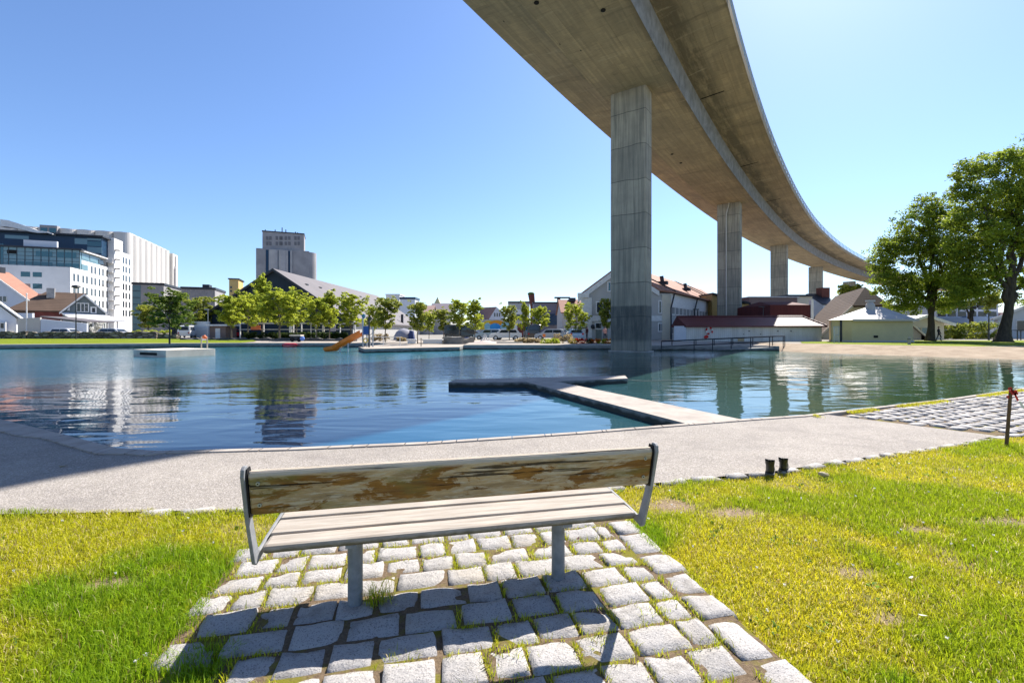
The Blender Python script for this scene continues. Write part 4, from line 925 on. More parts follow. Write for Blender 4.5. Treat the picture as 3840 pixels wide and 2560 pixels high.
# ------------------------------------------------------------------ white silo block behind it
o_ = P(484, 869, 170); fs = Fr((o_.x, o_.y, 0), 20.5); zS = o_.z
silo = thing('grain_silo', (o_.x, o_.y, 0), 'huge white fluted silo block rising behind the white office block', 'silo')
D = 5.4; yF = fs.on_x(640, 950)[0]
for k in range(13):
    m = MB(); c = fs.w(-D / 2 - D * k, D / 2, 0); m.cyl(c, D * .525, GZ, zS - .2, 28); m.build('silo_cell', M_silo_w, silo, smooth=False)
nk = max(6, int(round(yF / D)) - 1)
for k in range(1, nk + 1):
    m = MB(); c = fs.w(-D / 2, D / 2 + (yF - D) / nk * k, 0); m.cyl(c, D * .525, GZ, zS - .2, 28); m.build('silo_cell', M_silo_w, silo)
m = MB(); m.box(fs, -70, -1.0, D * .6, yF - D * .3, GZ, zS + .3); m.build('core', M_silo_w, silo)
yW = fs.on_x(666, 954, .8)[0]; m = MB(); m.box(fs, -8, .8, yF, yW, GZ, zS - 1.0); m.build('end_bay', M_silo_w, silo)
m = MB(); x_ = fs.on_y(187, 860, 0)[0]; m.box(fs, x_ - 2.4, x_ + 2.4, -.9, 1, zS - 7.5, zS + .4); m.build('bay', M_greyc, silo)
for dx in (-1.2, 1.2):
    m = MB(); m.box(fs, x_ + dx - .9, x_ + dx + .9, -1.0, -.9, zS - 5.5, zS - .6); m.build('window', M_teal, silo)
m = MB(); m.tube([fs.w(.9, yF + 1.5, 12), fs.w(.9, yF + 1.6, zS - 8), fs.w(.9, yF + 2.4, zS - 7)], .35, 6); m.tube([fs.w(.9, yF + 3.0, 10), fs.w(.9, yF + 3.0, zS - 2)], .3, 6); m.build('downpipes', M_greyc, silo)

# ------------------------------------------------------------------ grey blocks with dark bands
def block(name, px0, px1, pyt, Y, deg, depth, mat, label, cat='building', cap=None, base=GZ):
    a = P(px0, pyt, Y); fr = Fr((a.x, a.y, 0), deg); x1 = fr.on_y(px1, pyt, 0)[0]; t = thing(name, (a.x, a.y, 0), label, cat)
    m = MB(); m.box(fr, 0, x1, 0, depth, base, a.z); m.build('wall', mat, t)
    if cap: m = MB(); m.box(fr, -.25, x1 + .25, -.25, depth + .25, a.z, a.z + cap[0]); m.build('roof', cap[1], t)
    return t, fr, x1, a.z
t, fr, x1, z = block('concrete_building', 497, 614, 1066, 150, 21, 24, M_greyc, 'squat grey concrete block right of the white office, pale blue glass corner', cap=(.7, M_darkm))
m = MB(); m.box(fr, -.05, x1 * .26, -.12, 3, GZ, z - .3); m.build('glass_corner', M_tealp, t)
m = MB(); [m.box(fr, 0, x1 * .25, -.2, -.12, z - 2.2 * k, z - 2.2 * k + .15) for k in range(1, 8)]; m.build('transoms', M_darkm, t)
t, fr, x1, z = block('concrete_building', 680, 806, 1083, 160, 21, 16, M_greyc, 'wide grey flat-roofed block left of the ochre tower', cap=(.8, M_darkm))
m = MB(); a = fr.on_y(753, 1080, 0)[0]; b = fr.on_y(779, 1080, 0)[0]; m.box(fr, a, b, 2, 6, z + .8, z + 2.0); m.build('roof_hut', M_darkm, t)
m = MB(); [m.box(fr, x1 * k / 14, x1 * k / 14 + .3, -.1, 0, GZ, z - .1) for k in range(1, 14)]; m.build('ribs', M_greyc, t)
t, fr, x1, z = block('tower_building', 859, 894, 1047, 125, 21, 7, M_yellow, 'narrow ochre yellow tower left of the dark gabled hall', cap=(.3, M_darkm))
for py_ in (1073, 1087): a, z1 = fr.on_y(863, py_, 0); b, z0 = fr.on_y(870, py_ + 8, 0); pane(t, fr, 'y', a, b, z0, z1, 0)
# grey silo with a block on top
a = P(960, 930, 150); fr = Fr((a.x, a.y, 0), 22); t = thing('grey_silo', (a.x, a.y, 0), 'grey concrete silo with a windowed block on top, behind the dark gabled hall', 'silo')
xR = fr.on_y(1160, 940, 0)[0]; z = a.z; m = MB(); m.box(fr, 0, xR, 0, 12, GZ, z); m.build('silo_body', M_greyc, t)
m = MB(); m.cyl(fr.w(xR - .6, 2.8, 0), 2.8, GZ, z - .3, 32); m.build('silo_cell', M_greyc, t)
for px_ in (1004, 1044, 1073, 1083): xx = fr.on_y(px_, 1000, 0)[0]; m = MB(); m.box(fr, xx - .55, xx + .55, -.25, 0, GZ, z - .4); m.build('recess', M_navy, t)
for px_ in (1012, 1052, 1077, 1092): xx = fr.on_y(px_, 1000, 0)[0]; m = MB(); m.box(fr, xx - .28, xx + .28, -.5, .1, GZ, z - .2); m.build('rib', M_greyl, t)
for px_ in (1027, 1060): xx = fr.on_y(px_, 1000, 0)[0]; m = MB(); m.cyl(fr.w(xx, .9, 0), 1.7, GZ, z - .2, 20); m.build('silo_cell', M_greyl, t)
m = MB()
for k in range(1, 8): m.box(fr, -.9, xR + 2, -1.35, 0, z - k * 4.2, z - k * 4.2 + .12)
x0, zt_ = fr.on_y(984, 868, .5); x1 = fr.on_y(1140, 880, .5)[0]; m = MB(); m.box(fr, x0, x1, .5, 9, z - .4, zt_); tw = m.build('head_house', M_greyc, t)
m = MB(); m.box(fr, x0 - .15, x1 + .15, .35, 9.1, zt_, zt_ + .35); m.build('parapet', M_darkm, t, parent=tw)
for ry in (893, 913):
    for px_ in (1002, 1014, 1038, 1052, 1056, 1072, 1085, 1108, 1120): xx, zz = fr.on_y(px_, ry, .5); m = MB(); m.box(fr, xx - .35, xx + .35, .4, .5, zz - .6, zz + .6); m.build('window', M('grey_pane', (.16, .16, .17), None, 3, .6) if 'grey_pane' not in bpy.data.materials else bpy.data.materials['grey_pane'], t, parent=tw)  # small panes in one even mid grey
m = MB()
for px_, h in ((995, .9), (1032, 1.1), (1058, 2.0), (1072, 1.4), (1108, .9), (1116, .7)): xx = fr.on_y(px_, 870, 3)[0]; m.tube([fr.w(xx, 3, zt_ + .3), fr.w(xx, 3, zt_ + .3 + h)], .15, 5)
m.build('aerials', M_darkm, t, parent=tw)
# dark gabled hall
Yh = 82; xa = X(1023, Yh); za = Zp(1006, Yh); fh_ = Fr((xa, Yh, 0), 0); hall = thing('gabled_hall', (xa, Yh, 0), 'dark gabled hall with a long pale grey roof behind the row of trees', 'building')
zl = Zp(1117, Yh); sl = (za - zl) / (X(1185, Yh) - xa); hw = (za - 3.2) / sl
gable(hall, fh_, -hw, hw, 0.6, 63, GZ, 3.2, za - .35, M_board_dk, M_roofg, over=.6, th=.3, fascia=M_darkm)
m = MB(); m.box(fh_, hw + .01, hw + .06, 1, 62, GZ, 2.9); m.build('side_wall', M_greyw, hall)
for r_ in range(3):
    for k in range(9):
        m = MB(); f_ = .25 + .25 * r_; xx = hw * f_; zz = za - .35 - sl * xx + .38; m.box(fh_, xx - .35, xx + .35, 5 + k * 6.2, 5.8 + k * 6.2, zz - .3, zz + .12); m.build('roof_vent', M_darkm, hall)
m = MB(); m.cyl(fh_.w(hw * .97, 40, 0), .35, 3, 6.0, 8); m.build('flue', M_darkm, hall)
# ------------------------------------------------------------------ houses on the left bank
Y1 = 92; o_ = (X(0, Y1), Y1, 0); f1 = Fr(o_, 0)
hs = thing('gabled_house', o_, 'white gabled house with an orange tiled roof, behind the brown-roofed house at far left', 'house')
zr_ = Zp(1030, Y1); ze = Zp(1139, Y1); x1 = X(48, Y1) - o_[0]; xc = X(-40, Y1) - o_[0]; s_ = (Zp(1046, Y1) - Zp(1125, Y1)) / (X(50, Y1) - X(0, Y1)); s_ = .72
zr_ = Zp(1046, Y1) + s_ * (-xc); xe = 6.5; ze = zr_ - s_ * (xe - xc)
gable(hs, f1, 2 * xc - xe, xe, 0, 3.2, GZ, ze, zr_, M_bwhite, M_tile_o, over=.4, th=.2, fascia=M_trim)
for a in (-3, 13): pane(hs, f1, 'y', X(a, Y1) - o_[0], X(a + 12, Y1) - o_[0], Zp(1131, Y1), Zp(1111, Y1), 0, M_glass, M_trim)
m = MB(); m.box(f1, xc - .4, xc + .5, 1.5, 2.5, zr_ - .5, zr_ + 1.1); m.build('chimney', M_darkm, hs)
# brown-roofed house: long eaves side and a gable to the right
Y2 = 80; a = P(225, 1165, Y2); f2 = Fr((a.x, a.y, 0), 41); h2 = thing('brown_roofed_house', (a.x, a.y, 0), 'low house with a brown tiled roof, red wall and grey gable behind the stone wall', 'house')
ze = a.z; gx1, zg = f2.on_y(401, 1178, 0); xr_, zr_ = f2.on_y(316, 1103, 0); ze = (ze + zg) / 2; dep = 15
# gable facing the camera, long roof running off to the left behind it
gable(h2, f2, .3, gx1 - .3, .4, 10, GZ, ze + .15, zr_ - .15, M_board_g, M_tile_b, over=.35, th=.18, xr=xr_, fascia=M_trim)
L_ = f2.on_y(16, 1141, 2.0)[0]; zr2 = f2.on_y(200, 1098, 6.0)[1]; ze2 = f2.on_y(100, 1160, 2.0)[1]
m = MB(); m.prof(f2, [(2.5, GZ), (12, GZ), (12, ze2), (7, zr2 - .2), (2.5, ze2)], L_ + 3.5, .9); m.build('side_wall', M('oxblood_boards', (0.20, 0.06, 0.055), (0.16, 0.05, 0.045), 2, .85), h2)
m = MB()
R0 = [f2.w(L_, 1.9, ze2 - .35), f2.w(1.6, 1.9, ze2 - .35), f2.w(xr_, 6.8, zr2), f2.w(L_ + 4.6, 6.8, zr2)]; R1 = [f2.w(L_, 12.5, ze2 - .35), f2.w(xr_, 12.5, ze2 - .35)]
up = Vector((0, 0, .2)); lowp = R0 + R1; hip = [p + up for p in lowp]
m.add(hip + lowp, [(0, 1, 2, 3), (3, 2, 5, 4), (0, 3, 4), (6, 9, 8, 7), (9, 10, 11, 8), (6, 10, 9), (0, 6, 7, 1), (0, 4, 10, 6)]); rf = m.build('hip_roof', M_tile_b, h2)
xx = f2.on_y(190, 1098, 5.5)[0]; m = MB(); m.box(f2, xx - .5, xx + .55, 5.0, 6.0, zr2 - 1.0, f2.on_y(195, 1081, 5.5)[1]); ch = m.build('chimney', M('whitewashed_brick', (0.45, 0.43, 0.40), (0.3, 0.29, 0.28), 2, .9), h2, parent=rf)
def p2(a, b, c, d): x0, z1 = f2.on_y(a, b, .4); x1, z0 = f2.on_y(c, d, .4); return x0, x1, z0, z1
x0, x1, z0, z1 = p2(289, 1138, 330, 1168); w_ = pane(h2, f2, 'y', x0, x1, z0, z1, .4, M_glass, M_trim, mull=2, fw=.14)
m = MB(); m.box(f2, x0 + .25, x0 + .7, .37, .39, z0, z1); m.box(f2, x0 + 1.0, x0 + 1.3, .37, .39, z0, z1 - .4); m.build('curtain', M_trim, h2, parent=w_)
x0, x1, z0, z1 = p2(345, 1154, 357, 1171); pane(h2, f2, 'y', x0, x1, z0, z1, .4, M_darkm, M_trim, fw=.2)
x0, x1, z0, z1 = p2(250, 1150, 262, 1164); m = MB(); m.profy(f2, [(x0, z0), (x1, z0), (x1, z1)], .25, .4); m.build('window', M_trim, h2)
# white apron roof below the gable, carried on posts, and the white walls of the forecourt
m = MB(); q = [f2.on_y(227, 1170, .2), f2.on_y(278, 1200, -3.4), f2.on_y(470, 1203, -3.4), f2.on_y(395, 1180, .2)]
pts = [f2.w(q[0][0], .3, q[0][1]), f2.w(q[1][0], -3.4, q[1][1]), f2.w(q[2][0], -3.4, q[2][1]), f2.w(q[3][0], .3, q[3][1])]
m.add(pts + [p - Vector((0, 0, .18)) for p in pts], [(0, 1, 2, 3), (7, 6, 5, 4), (0, 4, 5, 1), (1, 5, 6, 2), (2, 6, 7, 3), (3, 7, 4, 0)]); m.build('porch_roof', M_trim, h2)
for px_ in (330, 350, 378, 440): xx = f2.on_y(px_, 1200, -3.0)[0]; m = MB(); m.box(f2, xx - .12, xx + .12, -3.1, -2.9, GZ, q[1][1] + .02); m.build('post', M_trim, h2)
# lower white house in front at the frame edge
Y3 = 70; o_ = (X(0, Y3), Y3, 0); f3 = Fr(o_, 44); h3 = thing('low_white_house', o_, 'small pale blue-white house with a shed roof cut by the left frame edge', 'house')
xe, ze = f3.on_y(72, 1194, 0); s_ = (f3.on_y(0, 1140, 0)[1] - ze) / xe
m = MB(); za3 = ze + s_ * (xe + .8); xf = -1.6 - xe; m.profy(f3, [(xf + .3, GZ), (xe - .3, GZ), (xe - .3, ze), (-.8, za3 - .3), (xf + .3, ze)], 0, 7); m.build('wall', M_bwhite, h3)
m = MB(); m.profy(f3, [(xe + .3, ze - .3), (xe + .3, ze - .05), (-.8, za3 + .15), (xf - .3, ze - .05), (xf - .3, ze - .3), (-.8, za3 - .15)], -.3, 7.4); m.build('roof', M_trim, h3)
m = MB(); b1, zb = f3.on_y(21, 1207, -1.6); m.box(f3, -4, b1, -1.6, -.02, GZ, zb); bay = m.build('bay', M_trim, h3)
a0, z1 = f3.on_y(2, 1212, -1.6); a1, z0 = f3.on_y(14, 1230, -1.6); pane(h3, f3, 'y', a0, a1, z0, z1, -1.6, M_glass, parent=bay)
# forecourt walls
def wallthing(name, px0, py0, px1, py1, Y, th, mat, label, cat='wall', base=GZ, Yb=None, cap=None):
    a = P(px0, py0, Y); b = P(px1, py1, Yb or Y); d = Vector((b.x - a.x, b.y - a.y)); deg = math.degrees(math.atan2(d.y, d.x)); fr = Fr((a.x, a.y, 0), deg); m = MB()
    m.profy(fr, [(0, base), (d.length, base), (d.length, b.z), (0, a.z)], 0, th); o = tag(m.build(name, mat, at=(a.x, a.y, 0)), label, cat); return o
wallthing('garden_wall', 66, 1194, 150, 1190, 70, .25, M_beige, 'beige garden wall left of the white carport')
wallthing('carport_wall', 152, 1196, 325, 1213, 70, .25, M_bwhite, 'long white low wall in front of the brown-roofed house')
o_ = (X(150, 71), 71, 0); t = thing('carport', o_, 'flat grey carport roof above the long white low wall', 'carport'); f_ = Fr(o_, 0)
m = MB(); m.profy(f_, [(0, Zp(1189, 71)), (7.3, Zp(1208, 71)), (7.3, Zp(1208, 71) + .15), (0, Zp(1189, 71) + .18)], 0, 5); m.build('roof', M_roofg, t)
for xx in (.2, 3.6, 7): m = MB(); m.box(f_, xx, xx + .12, 3, 3.12, GZ, 3.4 - xx * .11); m.build('post', M_trim, t)
o_ = P(60, 1232, 72); m = MB()
# rough stone wall along the bank lawn
def m_rubble():
    q = N('rubble_stone'); p = q.obj(); v = q.n('ShaderNodeTexVoronoi'); q.l(q.map(p, (1.1, 1.1, 2.4)), v.inputs['Vector']); v.inputs['Scale'].default_value = 1.3
    e = q.vor(q.map(p, (1.1, 1.1, 2.4)), 1.3, 'DISTANCE_TO_EDGE'); s_ = q.n('ShaderNodeSeparateColor'); q.l(v.outputs['Color'], s_.inputs[0])
    c = q.mix(s_.outputs[0], (0.10, 0.085, 0.07), (0.30, 0.27, 0.22)); c = q.mix(q.ramp(e, .0, .09, 1, 0), c, (0.03, 0.028, 0.02)); q.set(c, .9, .2); q.bump(q.ramp(e, 0, .2), 1.0, .12); return q.mat
M_rub_st = m_rubble()
def rubble(name, pts, h, label, th=.7, mat=None):
    """a dry-stone wall with an uneven top along a list of ground points"""
    m = MB(); P_ = []
    for a, b in zip(pts[:-1], pts[1:]):
        a, b = Vector(a), Vector(b); n = max(2, int((b - a).length / .5)); P_ += [a + (b - a) * k / n for k in range(n)]
    P_.append(Vector(pts[-1])); b0 = len(m.v)
    for i, p in enumerate(P_):
        t_ = (P_[min(i + 1, len(P_) - 1)] - P_[max(i - 1, 0)]).normalized(); nn = Vector((-t_.y, t_.x, 0)) * th / 2; hh = h + random.uniform(-.12, .12); j = lambda: Vector((random.uniform(-.05, .05), random.uniform(-.05, .05), 0))
        for s_, z in ((-1.15, -.4), (-1.0, h * .5), (-.8, hh), (.8, hh + random.uniform(-.08, .08)), (1.0, h * .5), (1.15, -.4)): m.v.append(tuple(p + nn * s_ + j() + Vector((0, 0, z))))
    for i in range(len(P_) - 1):
        for k in range(5): m.f.append([b0 + i * 6 + k, b0 + (i + 1) * 6 + k, b0 + (i + 1) * 6 + k + 1, b0 + i * 6 + k + 1]); m.m.append(0)
    m.f.append([b0 + k for k in range(5, -1, -1)]); m.m.append(0); e = b0 + (len(P_) - 1) * 6; m.f.append([e + k for k in range(6)]); m.m.append(0)
    return tag(m.build(name, mat or M_rub_st, at=pts[0]), label, 'stone wall')
rubble('stone_wall', [(X(-300, 61), 61, .5), (X(100, 61), 61, .5), (X(108, 61), 61, .5)], .95, 'rough dry-stone wall at the far left edge of the bank lawn')
rubble('stone_wall', [(X(112, 61), 61, .5), (X(420, 61.5), 61.5, .5), (X(592, 62), 62, .5)], .9, 'long rough dry-stone wall along the bank lawn behind the black lamp post')
rubble('stone_wall', [(X(598, 61), 61, .42), (X(668, 61), 61, .42)], .75, 'short rough dry-stone wall left of the white van')
# ------------------------------------------------------------------ buildings behind the trees, centre
t, fr, x1, z = block('white_tower_block', 1447, 1498, 1106, 260, 0, 12, M_white_w, 'far white tower block right of the hall roof', cap=(.6, M_trim))
for r_ in range(5):
    for c_ in range(3): pane(t, fr, 'y', x1 * (.12 + .3 * c_), x1 * (.12 + .3 * c_) + .9, z - 4 - 3.4 * r_, z - 2.4 - 3.4 * r_, 0)
t, fr, x1, z = block('white_tower_block', 1500, 1556, 1122, 255, 0, 12, M_bwhite, 'lower far white block with a blue-grey roof', cap=(1.2, M_navy))
def roofhouse(name, px0, px1, pyr, pye, Y, dep, wall, roof, label, cat='house', deg=0):
    a = P(px0, pye, Y); b = P(px1, pye, Y); t = thing(name, ((a.x + b.x) / 2, Y, 0), label, cat); fr = Fr(((a.x + b.x) / 2, Y, 0), deg); w = (b.x - a.x) / 2
    gable(t, fr, -w, w, 0, dep, GZ, a.z, Zp(pyr, Y + dep / 2), wall, roof, along='x'); return t, fr, w, a.z
roofhouse('grey_roofed_house', 1612, 1690, 1140, 1176, 150, 12, M_greyw, M('mauve_grey_roof', (0.24, 0.20, 0.22), (0.2, 0.17, 0.19), .5, .7), 'house with a mauve grey roof below the pale yellow spire')
roofhouse('pink_roofed_house', 1578, 1618, 1148, 1180, 145, 10, M_greyw, M('pinkish_roof', (0.42, 0.28, 0.24), (0.36, 0.24, 0.2), .5, .7), 'small pinkish-roofed house left of the mauve grey roof')
a = P(1641, 1140, 200); m = MB(); m.box(Fr((a.x, a.y, 0)), -1.4, 1.4, -1.4, 1.4, GZ, a.z); m.add([a + Vector((x, y, 0)) for x, y in ((-1.4, -1.4), (1.4, -1.4), (1.4, 1.4), (-1.4, 1.4))] + [Vector((a.x, a.y, Zp(1113, 200)))], [(0, 1, 4), (1, 2, 4), (2, 3, 4), (3, 0, 4)])
tag(m.build('church_spire', M('pale_yellow_paint', (0.62, 0.55, 0.28), None, .4, .7), at=(a.x, a.y, 0)), 'pale yellow spire above the mauve grey roof', 'spire')
Yk = 120; a = P(1848, 1202, Yk); t = thing('gabled_house', (a.x, a.y, 0), 'white gabled house with a brown roof behind the painted mural wall', 'house'); fr = Fr((a.x, a.y, 0), 0)
w = X(1880, Yk) - X(1833, Yk); zr_ = Zp(1151, Yk); ze = Zp(1200, Yk)
m = MB(); m.profy(fr, [(-1.2, GZ), (w, GZ), (w, Zp(1178, Yk)), (X(1862, Yk) - a.x, zr_), (-1.2, ze)], 0, 12); m.build('wall', M_bwhite, t)
xr_ = X(1862, Yk) - a.x; xl = X(1800, Yk) - a.x
m = MB(); q = [fr.w(xr_, -.1, zr_ + .05), fr.w(-1.4, -.1, ze - .1), fr.w(xl - 1, -.1, ze - .1), fr.w(xl, 4, zr_ + .05), fr.w(xr_, 4, zr_ + .05)]
m.add(q + [p + Vector((0, .3, -.25)) for p in q], [(0, 1, 2, 3, 4)[::-1], (5, 6, 7, 8, 9), (0, 1, 6, 5), (1, 2, 7, 6), (2, 3, 8, 7)]); m.build('roof', M('brown_pink_roof', (0.34, 0.20, 0.165), (0.29, 0.17, 0.14), .5, .7), t)
for k in (1853, 1862, 1871): pane(t, fr, 'y', X(k, Yk) - a.x, X(k + 5, Yk) - a.x, Zp(1187, Yk), Zp(1173, Yk), 0)
m = MB(); m.box(fr, -6, -1.5, .3, 10, GZ, ze - .3); m.build('side_wall', M_bwhite, t)
t, fr, x1, z = block('flat_grey_building', 1908, 1986, 1136, 140, 0, 14, M_greyw, 'flat-roofed grey building left of the brick chimney', cap=(.5, M_darkm))
pane(t, fr, 'y', x1 * .3, x1 * .62, z - 3.4, z - 2.0, 0, M_trim); pane(t, fr, 'y', x1 * .3, x1 * .62, z - 5.6, z - 3.6, 0, M_navy); pane(t, fr, 'y', x1 * .7, x1 * .95, z - 3.5, z - 1.2, 0, M_glass)
a = P(1998, 1150, 135); t = thing('brick_chimney', (a.x, a.y, 0), 'tall brick chimney with a leafy top between the far grey buildings', 'chimney')
m = MB(); m.tube([(a.x, a.y, GZ), (a.x, a.y, Zp(1150, 135)), (a.x - .45, a.y, Zp(1105, 135))], [.75, .75, .95], 10); m.build('shaft', M_brick, t)
m = MB(); m.ball((a.x - .5, a.y, Zp(1102, 135)), 1.05, 6, sq=(1, 1, .55)); m.build('growth', M('chimney_growth', (0.06, 0.10, 0.02), None, 4, .9), t)
t, fr, x1, z = block('steel_shed', 2002, 2090, 1137, 125, 0, 12, M('mauve_sheet', (0.20, 0.19, 0.23), (0.16, 0.155, 0.19), .6, .6), 'mauve grey sheet-clad shed behind the trees, right of the brick chimney', cap=(.35, M_darkm))
m = MB(); m.box(fr, x1 * .55, x1 * 1.3, -3, -1, z - 6, z - 3); [m.tube([fr.w(x1 * .55 + k, -3, z - 6), fr.w(x1 * .55 + k + 1.4, -3, z - 3)], .15, 5) for k in (0, 2, 4)]; m.build('footbridge', M_navy, t)
m = MB(); [m.box(fr, xx, xx + .5, -2, -1.6, z - 4, z + 1.2) for xx in (x1 * .96, x1 * 1.02)]; m.box(fr, x1 * .85, x1 * 1.5, -2.2, -1.4, z + 1.2, z + 1.6); m.build('gantry', M_darkm, t)
t, fr, w, z = roofhouse('orange_roofed_house', 2108, 2186, 1127, 1172, 105, 12, M_greyw, M_tile_o, 'house with a steep orange roof left of the big white gabled building')
m = MB(); m.box(fr, w - 2.6, w - 1.1, 4, 6, Zp(1128, 108), Zp(1115, 108)); m.build('chimney', M_darkm, t)
# mural wall: free-form painted arches, standing proud as panels
Ym = 84; o_ = (X(1797, Ym), Ym, 0); t = thing('mural_wall', o_, 'low wall painted with orange arches and blue ovals between the young trees', 'wall'); fr = Fr(o_, 0); L_ = X(1975, Ym) - o_[0]
m = MB(); m.box(fr, 0, L_, 0, .3, GZ, Zp(1198, Ym)); m.build('wall', M_greyw, t)
M_or = M('orange_paint', (0.72, 0.27, 0.02), (0.62, 0.32, 0.03), 2, .7); M_bl = M('bright_blue_paint', (0.03, 0.24, 0.62), (0.05, 0.32, 0.66), 2, .7); M_tq = M('turquoise_paint', (0.30, 0.52, 0.58), (0.2, 0.42, 0.5), 2, .7); M_ye = M('yellow_paint', (0.72, 0.55, 0.05), None, 2, .7)
def disc(cx, cz, rx, rz, d, mat, nm, half=False, n=18):
    m = MB(); pts = [(cx + rx * math.cos(math.pi * (1 if half else 2) * k / n), cz + rz * math.sin(math.pi * (1 if half else 2) * k / n)) for k in range(n + (1 if half else 0))]; m.profy(fr, pts, -d, 0); m.build(nm, mat, t)
xp = lambda p: X(p, Ym) - o_[0]; zp = lambda p: Zp(p, Ym)
disc(xp(1833), zp(1236), 1.6, 1.7, .02, M_ye, 'painted_arch', True); disc(xp(1862), zp(1236), 2.15, 1.75, .025, M_or, 'painted_arch', True)
disc(xp(1829), zp(1225), .62, .75, .04, M_tq, 'painted_oval'); disc(xp(1857), zp(1226), 1.0, .72, .045, M_bl, 'painted_oval'); disc(xp(1900), zp(1226), 1.2, .9, .03, M_tq, 'painted_oval'); disc(xp(1924), zp(1228), .8, .8, .03, M_bwhite, 'painted_oval')
disc(xp(1905), zp(1242), 1.6, .5, .035, M_bl, 'painted_oval', True)
m = MB(); m.box(fr, xp(1940), xp(1970), -.03, 0, GZ, zp(1215)); m.build('painted_panel', M_brick, t)

# ------------------------------------------------------------------ big white gabled building right of the first pier
Yb = 62; xL, xR = X(2182, Yb), X(2514, Yb); o_ = (xL, Yb, 0); t = thing('white_warehouse', o_, 'big pale gabled building with a long orange roof behind the nearest bridge pier', 'building'); fr = Fr(o_, 0)
W_ = xR - xL; dv = Vector((math.sin(R(35.4)), math.cos(R(35.4)), 0)); LEN = 46
ze = Zp(1099, Yb); xa = X(2322, Yb) - xL; za = Zp(998, Yb)
xk = X(2467, Yb) - xL
sec = [(0, GZ), (W_, GZ), (W_, ze), (xk, ze), (xa, za - .2), (0, ze - .1)]
m = MB(); A = [fr.w(a, 0, b) for a, b in sec]; B = [p + dv * LEN for p in A]; n = len(A)
m.add(A + B, [tuple(range(n)), tuple(range(2 * n - 1, n - 1, -1))] + [(i, n + i, n + (i + 1) % n, (i + 1) % n) for i in range(n)]); m.build('wall', M_greyw, t)
rs = [(-.55, ze - .5), (xa, za), (xk + .2, ze + .2), (W_ + .6, ze - .02)]
m = MB()
for a, b in zip(rs[:-1], rs[1:]):
    q = [fr.w(a[0], -.35, a[1]), fr.w(b[0], -.35, b[1])]; q2 = [p + dv * (LEN + .5) for p in q]; u = Vector((0, 0, .22)); m.add(q + q2 + [p + u for p in q + q2], [(0, 1, 3, 2), (4, 6, 7, 5), (0, 4, 5, 1), (2, 3, 7, 6), (0, 2, 6, 4), (1, 5, 7, 3)])
rf = m.build('roof', M_tile_o, t)
m = MB()
for a, b in zip(rs[:-2], rs[1:-1]): m.profy(fr, [(a[0], a[1] - .75), (b[0], b[1] - .75), (b[0], b[1] + .16), (a[0], a[1] + .16)] if b[0] < xk else [(a[0], a[1] - .75), (b[0] - .1, b[1] - .6), (b[0] - .1, b[1] + .16), (a[0], a[1] + .16)], -.34, .0)
m.build('gable_band', M_trim, t)
m = MB(); m.box(fr, -.12, 1.35, -.12, 0, GZ, ze - .6); m.box(fr, -.1, W_, -.1, 0, Zp(1204, Yb), Zp(1184, Yb)); m.box(fr, -.6, .9, -.5, -.02, Zp(1116, Yb), Zp(1099, Yb)); m.build('corner_pilaster', M_trim, t)
m = MB(); m.box(fr, X(2482, Yb) - xL, W_ + .03, -.14, 0, GZ, ze - .2); m.build('corner_pilaster', M_cream, t)
def bp(a, b, c, d, fm=M_trim, mull=1, gl=None, fw=.16): return pane(t, fr, 'y', X(a, Yb) - xL, X(c, Yb) - xL, Zp(d, Yb), Zp(b, Yb), -.02, gl, fm, mull, fw)
bp(2238, 1134, 2284, 1172); bp(2472, 1130, 2488, 1172); bp(2234, 1212, 2255, 1231, mull=0); bp(2188, 1212, 2195, 1227, mull=0); bp(2471, 1214, 2485, 1240); bp(2281, 1060, 2300, 1090, gl=M_teal)
m = MB(); m.box(fr, X(2234, Yb) - xL, X(2256, Yb) - xL, -.06, 0, GZ, Zp(1232, Yb)); m.build('door', M('grey_green_door', (0.20, 0.22, 0.19), None, 2, .7), t)
m = MB(); m.ball(fr.w(X(2222, Yb) - xL, -.25, Zp(1225, Yb)), .3, 6); m.build('wall_lamp', M_darkm, t)
fw_ = Fr((xR, Yb, 0), 90 - 35.4)              # local x runs along the long side, -y faces right... out is -y
S0 = lambda p: fw_.on_y(p, 1150, 0)[0]
m = MB(); m.profy(fw_, [(0, ze - .05), (LEN, ze - .05), (LEN, ze - 1.9), (0, ze - 1.9)], -.12, 0); m.build('eaves_band', M_trim, t)
cw = fw_.on_y(2516, 1150, 0)[0]; z1, z0 = fw_.on_y(2520, 1133, 0)[1], fw_.on_y(2520, 1177, 0)[1]
for k in range(18):
    a = .5 + k * 1.95; w_ = pane(t, fw_, 'y', a, a + 1.15, z0, z1, -.02, M_glass, M_trim, 1, .17)
for k in range(10):
    a = .6 + k * 3.3; pane(t, fw_, 'y', a, a + 1.3, Zp(1250, Yb), Zp(1212, Yb), -.02, M_glass, M_trim, 1, .14)
for (d, h) in ((7.5, 0), (20.5, 0)):                          # hoists on the roof slope
    q = fr.w(xa + (W_ - xa) * .52, 0, za - (za - ze) * .52) + dv * d; m = MB(); m.box(Fr((q.x, q.y, 0), -35), -.7, .7, -.4, .4, q.z, q.z + .5); m.tube([q, q + Vector((-.2, 0, 1.3))], .3, 6); m.build('roof_hatch', M_darkm, t)
m = MB(); zt_ = .28
for d in (0.3, 26, 33):
    m = MB(); a = fr.w(xa, -.2, za) + dv * d; b = fr.w(W_ + .6, -.2, ze) + dv * d; m.tube([a + Vector((0, 0, zt_)), b + Vector((0, 0, zt_))], .09, 5); m.build('ridge_seam', M_darkm, t, parent=rf)

